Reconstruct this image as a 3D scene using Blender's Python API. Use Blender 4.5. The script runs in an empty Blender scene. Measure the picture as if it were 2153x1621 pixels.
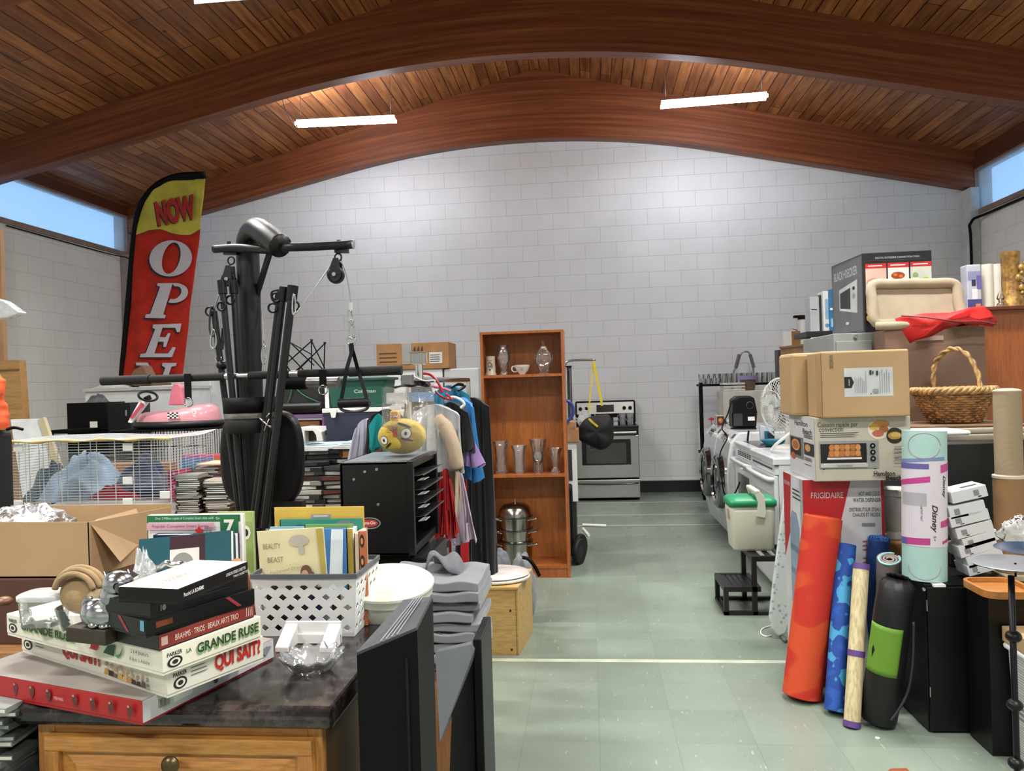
import bpy, bmesh, math, random
from mathutils import Vector, Matrix
R = math.radians; PI = math.pi
scn = bpy.context.scene; col = scn.collection
random.seed(7)
# ---------------------------------------------------------------- camera
F = 1600.0; YAW = R(5.78); ROL = R(1.7); CH = 1.43
FW = Vector((-math.sin(YAW), math.cos(YAW), 0)); R0 = Vector((math.cos(YAW), math.sin(YAW), 0)); U0 = Vector((0, 0, 1))
RT = R0*math.cos(ROL) - U0*math.sin(ROL); UP = R0*math.sin(ROL) + U0*math.cos(ROL)
cd = bpy.data.cameras.new('camera'); cam = bpy.data.objects.new('camera', cd); col.objects.link(cam)
cd.sensor_width = 36; cd.lens = F*36/2153; cd.clip_start = .05
m = Matrix((RT, UP, -FW)).transposed().to_4x4(); m.translation = Vector((0, 0, CH)); cam.matrix_world = m
scn.camera = cam
def ray(x, y): return FW + RT*((x-1076.5)/F) + UP*((810.5-y)/F)
def at(x, y, Y): d = ray(x, y); return Vector((0, 0, CH)) + d*(Y/d.y)
def az(x, y, z): d = ray(x, y); return Vector((0, 0, CH)) + d*((z-CH)/d.z)
# ---------------------------------------------------------------- world, exposure
w = bpy.data.worlds.new('sky'); scn.world = w; w.use_nodes = True
bg = w.node_tree.nodes['Background']; bg.inputs[0].default_value = (.42, .68, 1, 1); bg.inputs[1].default_value = 2.9
vs = scn.view_settings; vs.view_transform = 'Standard'; vs.look = 'None'; vs.exposure = 0.12; vs.gamma = 1; vs.use_curve_mapping = False
TUBE = 105.0      # emission of the fluorescent tubes
DOWN = 112.0      # watts of each downward fixture behind the camera
# ---------------------------------------------------------------- materials
def hexc(c):
    if isinstance(c, str):
        c = c.lstrip('#'); c = [int(c[i:i+2], 16)/255 for i in (0, 2, 4)]
        c = [v/12.92 if v <= .04045 else ((v+.055)/1.055)**2.4 for v in c]
    return (c[0], c[1], c[2], 1)
_mc = {}
class NT:
    def __init__(s, name):
        s.m = bpy.data.materials.new(name); s.m.use_nodes = True; s.t = s.m.node_tree; s.n = s.t.nodes
        s.b = s.n['Principled BSDF']; s.out = s.n['Material Output']
    def new(s, ty, **k):
        n = s.n.new(ty)
        for a, b in k.items():
            if hasattr(n, a): setattr(n, a, b)
        return n
    def l(s, a, b): s.t.links.new(a, b)
    def coord(s, scale=(1, 1, 1), rot=(0, 0, 0), kind='Object', loc=(0, 0, 0)):
        c = s.new('ShaderNodeTexCoord'); mp = s.new('ShaderNodeMapping'); mp.inputs['Scale'].default_value = scale; mp.inputs['Rotation'].default_value = rot; mp.inputs['Location'].default_value = loc
        s.l(c.outputs[kind], mp.inputs[0]); return mp.outputs[0]
    def noise(s, vec, scale=5, detail=4, rough=.5):
        n = s.new('ShaderNodeTexNoise'); n.inputs['Scale'].default_value = scale; n.inputs['Detail'].default_value = detail; n.inputs['Roughness'].default_value = rough
        s.l(vec, n.inputs['Vector']); return n.outputs['Fac']
    def ramp(s, fac, stops):
        r = s.new('ShaderNodeValToRGB'); e = r.color_ramp.elements
        while len(e) < len(stops): e.new(.5)
        for i, (p, c) in enumerate(stops): e[i].position = p; e[i].color = hexc(c)
        s.l(fac, r.inputs[0]); return r.outputs[0]
    def mix(s, a, b, fac, mode='MIX'):
        x = s.new('ShaderNodeMix'); x.data_type = 'RGBA'; x.blend_type = mode
        for i, v in ((0, fac), (6, a), (7, b)):
            if hasattr(v, 'links'): s.l(v, x.inputs[i])
            elif i == 0: x.inputs[i].default_value = v
            else: x.inputs[i].default_value = hexc(v)
        return x.outputs[2]
    def bump(s, h, st=.3, d=.01):
        b = s.new('ShaderNodeBump'); b.inputs['Strength'].default_value = st; b.inputs['Distance'].default_value = d
        s.l(h, b.inputs['Height']); s.l(b.outputs[0], s.b.inputs['Normal'])
    def base(s, c, rough=.5, metal=0, spec=.5):
        if hasattr(c, 'links'): s.l(c, s.b.inputs['Base Color'])
        else: s.b.inputs['Base Color'].default_value = hexc(c)
        s.b.inputs['Roughness'].default_value = rough; s.b.inputs['Metallic'].default_value = metal; s.b.inputs['Specular IOR Level'].default_value = spec
        return s.m
def mat(c, rough=.5, metal=0, var=.06, sc=8, bump=0, bs=60, coat=0, spec=.5):
    k = ('m', str(c), rough, metal, var, sc, bump, bs, coat, spec)
    if k in _mc: return _mc[k]
    t = NT('surface_'+str(c).strip('#'))
    v = t.coord(); h = hexc(c)
    n = t.noise(v, sc, 3)
    lo = [max(0, x*(1-2*var)) for x in h[:3]]; hi = [min(1, x*(1+2*var)) for x in h[:3]]
    t.base(t.ramp(n, [(.3, lo), (.7, hi)]), rough, metal, spec)
    if bump: t.bump(t.noise(v, bs, 3), bump, .004)
    if coat: t.b.inputs['Coat Weight'].default_value = coat; t.b.inputs['Coat Roughness'].default_value = .1
    _mc[k] = t.m; return t.m
def cloth(c, var=.1, rough=.9): 
    k = ('c', c)
    if k in _mc: return _mc[k]
    t = NT('fabric'); v = t.coord(); h = hexc(c)
    n = t.noise(v, 6, 4); lo = [x*(1-2*var) for x in h[:3]]; hi = [min(1, x*(1+2*var)) for x in h[:3]]
    t.base(t.ramp(n, [(.3, lo), (.7, hi)]), rough, 0, .2); t.bump(t.noise(v, 350, 2), .35, .002)
    t.b.inputs['Sheen Weight'].default_value = .15
    _mc[k] = t.m; return t.m
def metal(c='#c9c9c6', rough=.28, scale=(1, 1, 60)):
    k = ('me', c, rough, scale)
    if k in _mc: return _mc[k]
    t = NT('brushed_metal'); v = t.coord(scale)
    n = t.noise(v, 12, 3); h = hexc(c); t.base(t.ramp(n, [(.3, [x*.82 for x in h[:3]]), (.7, h[:3])]), rough, 1); _mc[k] = t.m; return t.m
def glass(tint=(1, 1, 1), alpha=.08, ior=1.45, name='clear_glass', rough=.03, wave=0, fmul=1.0):
    k = ('g', tint, alpha, ior, rough, wave, fmul)
    if k in _mc: return _mc[k]
    t = NT(name); t.n.remove(t.b)
    tr = t.new('ShaderNodeBsdfTransparent'); tr.inputs[0].default_value = (*tint, 1)
    gl = t.new('ShaderNodeBsdfGlossy'); gl.inputs['Roughness'].default_value = rough; gl.inputs[0].default_value = (1, 1, 1, 1)
    fr = t.new('ShaderNodeFresnel'); fr.inputs['IOR'].default_value = ior
    df = t.new('ShaderNodeBsdfDiffuse'); df.inputs[0].default_value = (.75, .78, .78, 1)
    m1 = t.new('ShaderNodeMixShader'); m1.inputs[0].default_value = alpha; t.l(tr.outputs[0], m1.inputs[1]); t.l(df.outputs[0], m1.inputs[2])
    mu = t.new('ShaderNodeMath', operation='MULTIPLY'); mu.inputs[1].default_value = fmul; t.l(fr.outputs[0], mu.inputs[0])
    m2 = t.new('ShaderNodeMixShader'); t.l(mu.outputs[0], m2.inputs[0]); t.l(m1.outputs[0], m2.inputs[1]); t.l(gl.outputs[0], m2.inputs[2])
    if wave:
        b = t.new('ShaderNodeBump'); b.inputs['Strength'].default_value = wave; b.inputs['Distance'].default_value = .02
        t.l(t.noise(t.coord(), 22, 4), b.inputs['Height'])
        for x in (gl, fr, df): t.l(b.outputs[0], x.inputs['Normal'])
    t.l(m2.outputs[0], t.out.inputs[0]); _mc[k] = t.m; return t.m
def wood(c1, c2, axis='z', rough=.4, sc=1.0, knots=0, coat=.15, kind='Object'):
    k = ('w', c1, c2, axis, rough, sc, knots)
    if k in _mc: return _mc[k]
    t = NT('wood'); s = {'z': (14, 14, 1.1), 'x': (1.1, 14, 14), 'y': (14, 1.1, 14)}[axis]
    v = t.coord(tuple(a*sc for a in s), kind=kind); n = t.noise(v, 2.2, 7, .6)
    c = t.ramp(n, [(.3, c1), (.52, c2), (.72, c1)])
    n2 = t.noise(t.coord(tuple(a*sc*4 for a in s), kind=kind), 5, 2)
    c = t.mix(c, t.ramp(n2, [(.35, '#8a8a8a'), (.6, '#ffffff')]), .35, 'MULTIPLY')
    t.base(c, rough); t.b.inputs['Coat Weight'].default_value = coat
    t.bump(n2, .08, .002); _mc[k] = t.m; return t.m
def emit(c, s, name='lit_tube'):
    t = NT(name); t.base(c, .5); t.b.inputs['Emission Color'].default_value = hexc(c); t.b.inputs['Emission Strength'].default_value = s; return t.m
# common ones
BLK = mat('#09090a', .6, var=.12, spec=.15); BLKM = mat('#101113', .38, var=.15, bump=.05, spec=.25); BLKG = mat('#08080a', .25, coat=.2, spec=.4)
WHT = mat('#dfe0dd', .35, var=.02); WHM = mat('#d9dbda', .55, var=.03); CARD = mat('#a88a66', .85, var=.05, sc=3, bump=.05); CARD2 = mat('#9a7148', .85, var=.07)
PAPER = mat('#e8e6df', .8, var=.02); STEEL = metal(); CHROME = metal('#d8d8d6', .12, (1, 1, 1)); DKG = mat('#3b3d40', .6)
GLS = glass(alpha=.07, wave=.12, fmul=1.6); CLR = glass(alpha=.07, name='clear_film', rough=.1, wave=.9, fmul=2.2); RED = mat('#b3161a', .5)
# ---------------------------------------------------------------- mesh builder
class M:
    def __init__(s, *, w=True): s.v = []; s.f = []; s.mi = []; s.mats = []; s.sm = []; s.w = w; s.uv = None
    def _m(s, mt):
        if mt not in s.mats: s.mats.append(mt)
        return s.mats.index(mt)
    def add(s, vs, fs, mt, sm=False):
        o = len(s.v); i = s._m(mt); s.v += [Vector(a) for a in vs]
        for f in fs: s.f.append([a+o for a in f]); s.mi.append(i); s.sm.append(sm)
        return s
    def box(s, a, b, mt):
        x0, y0, z0 = [min(p, q) for p, q in zip(a, b)]; x1, y1, z1 = [max(p, q) for p, q in zip(a, b)]
        return s.add([(x0, y0, z0), (x1, y0, z0), (x1, y1, z0), (x0, y1, z0), (x0, y0, z1), (x1, y0, z1), (x1, y1, z1), (x0, y1, z1)],
              [(0, 3, 2, 1), (4, 5, 6, 7), (0, 1, 5, 4), (1, 2, 6, 5), (2, 3, 7, 6), (3, 0, 4, 7)], mt)
    def fbox(s, o, u, v, n, mt):     # corner + three edge vectors
        o, u, v, n = map(Vector, (o, u, v, n)); P = [o, o+u, o+u+v, o+v]; P += [p+n for p in P]
        fs = [(0, 3, 2, 1), (4, 5, 6, 7), (0, 1, 5, 4), (1, 2, 6, 5), (2, 3, 7, 6), (3, 0, 4, 7)]
        if u.cross(v).dot(n) < 0: fs = [f[::-1] for f in fs]
        return s.add(P, fs, mt)
    def bar(s, p, q, w_, h, mt, up=(0, 0, 1)):
        p, q = Vector(p), Vector(q); d = q-p; up = Vector(up)
        sd = d.cross(up)
        if sd.length < 1e-6: sd = d.cross(Vector((1, 0, 0)))
        sd.normalize(); u2 = sd.cross(d).normalized()
        return s.fbox(p-sd*w_/2-u2*h/2, sd*w_, u2*h, d, mt)
    def prism(s, poly, ext, mt, sm=False):
        poly = [Vector(p) for p in poly]; ext = Vector(ext); n = len(poly)
        nr = Vector((0, 0, 0))
        for i in range(n): nr += poly[i].cross(poly[(i+1) % n])
        if nr.dot(ext) > 0: poly = poly[::-1]
        return s.add(poly+[p+ext for p in poly], [tuple(range(n)), tuple(range(2*n-1, n-1, -1))]+[(i, i+n, (i+1) % n+n, (i+1) % n) for i in range(n)], mt, sm)
    def cyl(s, p, q, r, mt, r2=None, n=16, cap=True, sm=True):
        p, q = Vector(p), Vector(q); d = (q-p).normalized(); a = d.orthogonal().normalized(); b = d.cross(a); r2 = r if r2 is None else r2
        ring = lambda c, rr: [c+(a*math.cos(2*PI*i/n)+b*math.sin(2*PI*i/n))*rr for i in range(n)]
        s.add(ring(p, r)+ring(q, r2), [(i, (i+1) % n, (i+1) % n+n, i+n) for i in range(n)], mt, sm)
        if cap:
            s.add(ring(p, r), [tuple(range(n-1, -1, -1))], mt); s.add(ring(q, r2), [tuple(range(n))], mt)
        return s
    def tube(s, pts, r, mt, n=8, closed=False, smooth=0):
        pts = [Vector(p) for p in pts]
        if smooth: pts = spline(pts, smooth, closed)
        N = len(pts); rings = []; a = None
        for i, p in enumerate(pts):
            if closed: d = pts[(i+1) % N]-pts[i-1]
            else: d = pts[min(i+1, N-1)]-pts[max(i-1, 0)]
            d.normalize()
            if a is None: a = d.orthogonal().normalized()
            else: a = (a-d*a.dot(d)).normalized() if (a-d*a.dot(d)).length > 1e-6 else d.orthogonal().normalized()
            b = d.cross(a); rr = r[i] if isinstance(r, (list, tuple)) else r
            rings.append([p+(a*math.cos(2*PI*k/n)+b*math.sin(2*PI*k/n))*rr for k in range(n)])
        vs = [v for g in rings for v in g]; fs = []
        for i in range(N if closed else N-1):
            j = (i+1) % N
            for k in range(n): fs.append((i*n+k, i*n+(k+1) % n, j*n+(k+1) % n, j*n+k))
        if not closed: fs += [tuple(range(n-1, -1, -1)), tuple((N-1)*n+k for k in range(n))]
        return s.add(vs, fs, mt, True)
    def lathe(s, prof, c, mt, n=28, flute=0, nf=12, sx=1, sy=1, ax=None):
        for i in range(1, len(prof)-1):     # split at sharp corners of the profile
            a, b, d = prof[i-1:i+2]; a1 = math.atan2(b[1]-a[1], b[0]-a[0]); a2 = math.atan2(d[1]-b[1], d[0]-b[0])
            if abs((a2-a1+PI) % (2*PI)-PI) > .75:
                s.lathe(prof[:i+1], c, mt, n, flute, nf, sx, sy, ax); return s.lathe(prof[i:], c, mt, n, flute, nf, sx, sy, ax)
        c = Vector(c); vs = []; Q = Vector((0, 0, 1)).rotation_difference(Vector(ax)).to_matrix() if ax else None
        for r, z in prof:
            for i in range(n):
                a = 2*PI*i/n; rr = r*(1+flute*math.cos(nf*a)); p = Vector((rr*math.cos(a)*sx, rr*math.sin(a)*sy, z))
                vs.append(c+(Q @ p if Q else p))
        fs = [(j*n+i, j*n+(i+1) % n, (j+1)*n+(i+1) % n, (j+1)*n+i) for j in range(len(prof)-1) for i in range(n)]
        return s.add(vs, fs, mt, True)
    def sph(s, c, r, mt, n=20, m_=12, ax=None):
        if not isinstance(r, (tuple, list)): r = (r, r, r)
        pr = [(max(1e-4, math.cos(-PI/2+PI*j/m_)), math.sin(-PI/2+PI*j/m_)) for j in range(m_+1)]
        vs = []; c = Vector(c); Q = Vector((0, 0, 1)).rotation_difference(Vector(ax)).to_matrix() if ax else Matrix.Identity(3)
        for q, z in pr:
            for i in range(n): a = 2*PI*i/n; vs.append(c+Q @ Vector((q*math.cos(a)*r[0], q*math.sin(a)*r[1], z*r[2])))
        fs = [(j*n+i, j*n+(i+1) % n, (j+1)*n+(i+1) % n, (j+1)*n+i) for j in range(m_) for i in range(n)]
        return s.add(vs, fs, mt, True)
    def grid(s, fn, nu, nv, mt, sm=True):
        vs = [fn(i/nu, j/nv) for j in range(nv+1) for i in range(nu+1)]; k = nu+1
        return s.add(vs, [(j*k+i, j*k+i+1, (j+1)*k+i+1, (j+1)*k+i) for j in range(nv) for i in range(nu)], mt, sm)
    def raw(s, mesh_data, fr, mt, off=0):
        O, U, V, N = fr; vs, fs = mesh_data
        return s.add([O+U*x+V*y+N*off for x, y in vs], fs, mt)
    def build(s, name, parent=None, bev=0, solid=0, sub=0, seg=2, origin=None):
        me = bpy.data.meshes.new(name)
        if parent is not None:
            inv = parent_inv(parent) if s.w else Matrix.Identity(4); vs = [inv @ v for v in s.v]; loc = Vector((0, 0, 0))
        else:
            xs, ys, zs = zip(*s.v); loc = Vector(origin) if origin else Vector(((min(xs)+max(xs))/2, (min(ys)+max(ys))/2, min(zs)))
            if origin is not None and tuple(origin) == (0, 0, 0): loc = Vector((0, 0, 0))
            vs = [v-loc for v in s.v]
        me.from_pydata(vs, [], s.f); me.polygons.foreach_set('material_index', s.mi); me.polygons.foreach_set('use_smooth', s.sm)
        for x in s.mats: me.materials.append(x)
        if s.uv:
            l = me.uv_layers.new(name='UVMap')
            for lo in me.loops: l.data[lo.index].uv = s.uv(s.v[lo.vertex_index])
        me.update(); o = bpy.data.objects.new(name, me); col.objects.link(o); o.location = loc
        if parent is not None: o.parent = parent
        if sub: md = o.modifiers.new('sub', 'SUBSURF'); md.levels = sub; md.render_levels = sub
        if solid: md = o.modifiers.new('solid', 'SOLIDIFY'); md.thickness = solid; md.offset = 0
        if bev: md = o.modifiers.new('bev', 'BEVEL'); md.width = bev; md.segments = seg; md.limit_method = 'ANGLE'; md.angle_limit = R(40); md.harden_normals = False
        return o
def parent_inv(p):
    mt = Matrix.Identity(4); q = p; ch = []
    while q: ch.append(Matrix.LocRotScale(q.location, q.rotation_euler, q.scale)); q = q.parent
    for x in reversed(ch): mt = mt @ x
    return mt.inverted()
def spline(pts, k=6, closed=False):
    pts = [Vector(p) for p in pts]; out = []; N = len(pts)
    g = (lambda i: pts[i % N]) if closed else (lambda i: pts[max(0, min(N-1, i))])
    for i in range(N if closed else N-1):
        a, b, c, d = g(i-1), g(i), g(i+1), g(i+2)
        for j in range(k):
            t = j/k; out.append(.5*((2*b)+(c-a)*t+(2*a-5*b+4*c-d)*t*t+(3*b-a-3*c+d)*t**3))
    if not closed: out.append(pts[-1])
    return out
def tag(o, label=None, cat=None, group=None, kind=None):
    for k, v in (('label', label), ('category', cat), ('group', group), ('kind', kind)):
        if v: o[k] = v
    return o
def thing(name, label, cat, loc=(0, 0, 0), rz=0, group=None):
    o = bpy.data.objects.new(name, None); col.objects.link(o); o.location = loc; o.rotation_euler = (0, 0, rz); o.empty_display_size = .05
    return tag(o, label, cat, group)
def struct(mb, name, **k): return tag(mb.build(name, **k), kind='structure')
def dup(root, loc=None, rot=None, label=None, group=None):
    r = root.copy(); col.objects.link(r)
    if loc is not None: r.location = loc
    if rot is not None: r.rotation_euler = rot if isinstance(rot, (tuple, list)) else (0, 0, rot)
    if label: r['label'] = label
    if group: r['group'] = group
    for ch in [c for c in bpy.data.objects if c.parent == root]:
        c = ch.copy(); col.objects.link(c); c.parent = r
        for g in [x for x in bpy.data.objects if x.parent == ch]: d = g.copy(); col.objects.link(d); d.parent = c
    return r
_tc = {}
def text(st, bold=0, shear=0):          # outlines of a word, height of capitals = 1, centred
    k = (st, bold, shear)
    if k in _tc: return _tc[k]
    cu = bpy.data.curves.new('t', 'FONT'); cu.body = st; cu.size = 1; cu.offset = bold; cu.shear = shear; cu.resolution_u = 5; cu.align_x = 'CENTER'
    o = bpy.data.objects.new('t', cu); col.objects.link(o); bpy.context.view_layer.update()
    me = bpy.data.meshes.new_from_object(o); vs = [(v.co.x/.7, v.co.y/.7) for v in me.vertices]; fs = [tuple(p.vertices) for p in me.polygons]
    bpy.data.objects.remove(o); bpy.data.curves.remove(cu); bpy.data.meshes.remove(me)
    if vs:
        cx = (min(v[0] for v in vs)+max(v[0] for v in vs))/2; cy = (min(v[1] for v in vs)+max(v[1] for v in vs))/2; wd = max(v[0] for v in vs)-min(v[0] for v in vs)
        vs = [(a-cx, b-cy) for a, b in vs]
    else: wd = 1
    _tc[k] = (vs, fs, wd); return _tc[k]
class Sheet:     # prints on one flat face; u, v run 0..1 over the face
    def __init__(s, O, U, V, m_=None, off=.0006):
        s.O, s.U, s.V = Vector(O), Vector(U), Vector(V); s.N = s.U.cross(s.V).normalized(); s.m = m_ or M(); s.k = 0; s.off = off
        s.w, s.h = s.U.length, s.V.length
    def P(s, u, v): return s.O+s.U*u+s.V*v+s.N*(s.off*(1+s.k))
    def poly(s, pts, mt, up=True):
        s.m.add([s.P(*p) for p in pts], [tuple(range(len(pts)))], mt); s.k += .5 if up else 0; return s
    def rect(s, a, b, c, d, mt): return s.poly([(a, b), (c, b), (c, d), (a, d)], mt)
    def ell(s, cx, cy, rx, ry, mt, n=20): return s.poly([(cx+rx*math.cos(2*PI*i/n), cy+ry*math.sin(2*PI*i/n)) for i in range(n)], mt)
    def text(s, st, cx, cy, h, mt, width=None, bold=0, shear=0, rot=0, adv=True):  # h = cap height as fraction of face height, width fraction of face width
        vs, fs, wd = text(st, bold, shear); H = h*s.h; sx = H if width is None else width*s.w/wd
        u, v = s.U.normalized(), s.V.normalized(); c, sn = math.cos(rot), math.sin(rot); O = s.P(cx, cy)
        if rot and width is not None: sx = width*s.h/wd
        s.m.add([O+u*((x*sx)*c-(y*H)*sn)+v*((x*sx)*sn+(y*H)*c) for x, y in vs], fs, mt); s.k += .5 if adv else 0; return s
    def lines(s, x0, x1, ys, h, mt, jit=.3):
        for y in ys: s.m.add([s.P(x0, y), s.P(x1-(x1-x0)*random.random()*jit, y), s.P(x1-(x1-x0)*random.random()*jit, y+h), s.P(x0, y+h)], [(0, 1, 2, 3)], mt)
        s.k += .5; return s
    def build(s, name, parent): return s.m.build(name, parent)
# ================================================================= ROOM
XL, XR, YB, YF = -6.2, 4.75, 9.95, -4.0
WZ0, WZ1 = 3.36, 3.90
def ceil_z(x): return 5.5-.263*abs(x+.57)
def arch_z(x):
    d = abs(x+.72)
    return 4.60-d*d/22.2 if d < 2.41 else 4.60-2.41**2/22.2-.222*(d-2.41)
# floor: green vinyl tiles with pale flecks
t = NT('vinyl_tile'); v = t.coord()
br = t.new('ShaderNodeTexBrick'); br.offset = 0; br.inputs['Scale'].default_value = 1; br.inputs['Brick Width'].default_value = .305; br.inputs['Row Height'].default_value = .305
br.inputs['Mortar Size'].default_value = .0014; br.inputs['Color1'].default_value = hexc('#7f8d80'); br.inputs['Color2'].default_value = hexc('#89978a'); br.inputs['Mortar'].default_value = hexc('#74826f'); t.l(v, br.inputs['Vector'])
c = t.mix(br.outputs['Color'], t.ramp(t.noise(t.coord((1, 1, 1)), 1.1, 5), [(.3, '#b9b4ad'), (.7, '#ffffff')]), .6, 'MULTIPLY')
c = t.mix(c, '#c9cbb9', t.ramp(t.noise(t.coord((60, 14, 1), (0, 0, .5)), 1.0, 2), [(.68, '#000000'), (.72, '#999999')]))
c = t.mix(c, '#5f6b5c', t.ramp(t.noise(t.coord((9, 30, 1), (0, 0, -.7)), 1.0, 2), [(.70, '#000000'), (.80, '#1c1c1c')]))
t.base(c, .33, 0, .5); t.l(t.ramp(t.noise(v, 2.5, 4), [(.3, (.22,)*3), (.7, (.42,)*3)]), t.b.inputs['Roughness'])
FLOOR = t.m
struct(M().box((XL-.2, YF-.2, -.1), (XR+.2, YB+.2, 0), FLOOR), 'floor', origin=(0, 0, 0))
LINE = mat('#b6bea9', .5, var=.08)
for i, (y, wd) in enumerate(((3.94, .042), (7.67, .03), (8.28, .022), (9.13, .022))):
    struct(M().box((-4.5, y-wd/2, 0), (3.2, y+wd/2, .0012), LINE), 'trim_%d' % (i+1))
struct(M().box((-1.05, 3.3, 0), (-.60, 3.93, .0012), LINE), 'trim_5')
def blockmat(ax, c1, c2):
    t = NT('painted_block'); tc = t.new('ShaderNodeTexCoord'); sp = t.new('ShaderNodeSeparateXYZ'); cb = t.new('ShaderNodeCombineXYZ')
    t.l(tc.outputs['Object'], sp.inputs[0]); t.l(sp.outputs[ax], cb.inputs[0]); t.l(sp.outputs[2], cb.inputs[1])
    br = t.new('ShaderNodeTexBrick'); br.offset = .5; br.inputs['Scale'].default_value = 1; br.inputs['Brick Width'].default_value = .4064; br.inputs['Row Height'].default_value = .2032
    br.inputs['Mortar Size'].default_value = .0028; br.inputs['Mortar Smooth'].default_value = .3; t.l(cb.outputs[0], br.inputs['Vector'])
    br.inputs['Color1'].default_value = hexc(c1); br.inputs['Color2'].default_value = hexc(c1); br.inputs['Mortar'].default_value = hexc(c2)
    c = t.mix(br.outputs['Color'], t.ramp(t.noise(tc.outputs['Object'], 1.5, 3), [(.3, '#f2f2f0'), (.7, '#ffffff')]), .8, 'MULTIPLY')
    t.base(c, .5); inv = t.new('ShaderNodeMath', operation='SUBTRACT'); inv.inputs[0].default_value = 1; t.l(br.outputs['Fac'], inv.inputs[1]); t.bump(inv.outputs[0], .35, .004); return t.m
BW = blockmat(0, '#e6e8e8', '#c2c4c4'); SW = blockmat(1, '#efefe8', '#cfcfc8')
pts = [(XL, YB, 0), (XR, YB, 0), (XR, YB, ceil_z(XR)), (-.57, YB, 5.5), (XL, YB, ceil_z(XL))]
struct(M().prism(pts, (0, .2, 0), BW), 'wall_back', origin=(0, 0, 0))
pts = [(XL, YF, 0), (XR, YF, 0), (XR, YF, ceil_z(XR)), (-.57, YF, 5.5), (XL, YF, ceil_z(XL))]
struct(M().prism(pts, (0, -.2, 0), BW), 'wall_front', origin=(0, 0, 0))
struct(M().box((XL-.2, YF, 0), (XL, YB, WZ0), SW), 'wall_left', origin=(0, 0, 0))
struct(M().box((XR, YF, 0), (XR+.2, YB, WZ0), SW), 'wall_right', origin=(0, 0, 0))
struct(M().box((XL, YB-.012, 0), (XR, YB, .15), mat('#17181a', .5)), 'baseboard_back')
struct(M().box((XL, YB-.03, .15), (XR, YB, .16), mat('#c9c9c2', .6)), 'trim_6')
struct(M().box((XL, 9.62, 0), (XL+.13, YB, WZ0-.02), mat('#b0a6a2', .7)), 'trim_7', bev=.01)
struct(M().box((XR-.11, 9.7, 0), (XR, YB, WZ0+.3), mat('#c3c6c6', .6)), 'trim_8', bev=.01)
# ceiling boards
t = NT('ceiling_board'); tc = t.new('ShaderNodeTexCoord'); sp = t.new('ShaderNodeSeparateXYZ'); cb = t.new('ShaderNodeCombineXYZ')
t.l(tc.outputs['Object'], sp.inputs[0]); t.l(sp.outputs[1], cb.inputs[0]); t.l(sp.outputs[0], cb.inputs[1])
br = t.new('ShaderNodeTexBrick'); br.offset = .37; br.inputs['Scale'].default_value = 1; br.inputs['Brick Width'].default_value = 1.7; br.inputs['Row Height'].default_value = .128
br.inputs['Mortar Size'].default_value = .005; br.inputs['Color1'].default_value = hexc('#8d5632'); br.inputs['Color2'].default_value = hexc('#b87a45'); br.inputs['Mortar'].default_value = hexc('#2a120a'); t.l(cb.outputs[0], br.inputs['Vector'])
c = t.mix(br.outputs['Color'], t.ramp(t.noise(t.coord((9, .8, 9)), 2.5, 6), [(.3, '#9c7a66'), (.65, '#ffffff')]), .8, 'MULTIPLY')
vo = t.new('ShaderNodeTexVoronoi'); vo.inputs['Scale'].default_value = 2.6; t.l(t.coord((1, .8, 1)), vo.inputs['Vector'])
c = t.mix(c, '#2c120a', t.ramp(vo.outputs['Distance'], [(.03, '#cccccc'), (.07, '#000000')]))
t.base(c, .42); t.bump(br.outputs['Fac'], -.6, .01); CEIL = t.m
struct(M().prism([(XL-.3, YF-.2, ceil_z(XL-.3)), (-.57, YF-.2, 5.5), (XR+.3, YF-.2, ceil_z(XR+.3)), (XR+.3, YF-.2, ceil_z(XR+.3)+.15), (-.57, YF-.2, 5.65), (XL-.3, YF-.2, ceil_z(XL-.3)+.15)], (0, YB-YF+.4, 0), CEIL), 'ceiling', origin=(0, 0, 0))
# glue-laminated arched beams
t = NT('laminated_beam'); tc = t.new('ShaderNodeTexCoord'); mp = t.new('ShaderNodeMapping'); mp.inputs['Scale'].default_value = (.55, 26, 1); t.l(tc.outputs['UV'], mp.inputs[0])
n = t.noise(mp.outputs[0], 1.0, 3); c = t.ramp(n, [(.28, '#6b3821'), (.5, '#82482a'), (.75, '#9c6038')])
mp2 = t.new('ShaderNodeMapping'); mp2.inputs['Scale'].default_value = (3, 120, 1); t.l(tc.outputs['UV'], mp2.inputs[0])
c = t.mix(c, t.ramp(t.noise(mp2.outputs[0], 1.0, 3), [(.3, '#b8a89c'), (.6, '#ffffff')]), .5, 'MULTIPLY')
t.base(c, .42, 0, .4); BEAM = t.m
def beam(y0, y1, n_):
    m = M(); N = 72; xs = [XL+(XR-XL)*i/N for i in range(N+1)]
    for y, fl in ((y0, 0), (y1, 1)):
        vs = [(x, y, arch_z(x)) for x in xs]+[(x, y, ceil_z(x)) for x in xs]
        fs = [(i, i+1, i+N+2, i+N+1) for i in range(N)]
        m.add(vs, [f[::-1] for f in fs] if fl else fs, BEAM)
    vs = [(x, y0, arch_z(x)) for x in xs]+[(x, y1, arch_z(x)) for x in xs]
    m.add(vs, [(i+N+1, i+N+2, i+1, i) for i in range(N)], BEAM)
    vs = [(x, y0, ceil_z(x)) for x in xs]+[(x, y1, ceil_z(x)) for x in xs]
    m.add(vs, [(i, i+1, i+N+2, i+N+1) for i in range(N)], BEAM)
    for i in (0, N):
        x = xs[i]; q = [(x, y0, arch_z(x)), (x, y1, arch_z(x)), (x, y1, ceil_z(x)), (x, y0, ceil_z(x))]
        m.add(q, [(0, 1, 2, 3) if i else (3, 2, 1, 0)], BEAM)
    m.uv = lambda p: (p.x, p.z-arch_z(p.x)+p.y*.37)
    struct(m, 'trim_%d' % n_, origin=(0, 0, 0))
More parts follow.
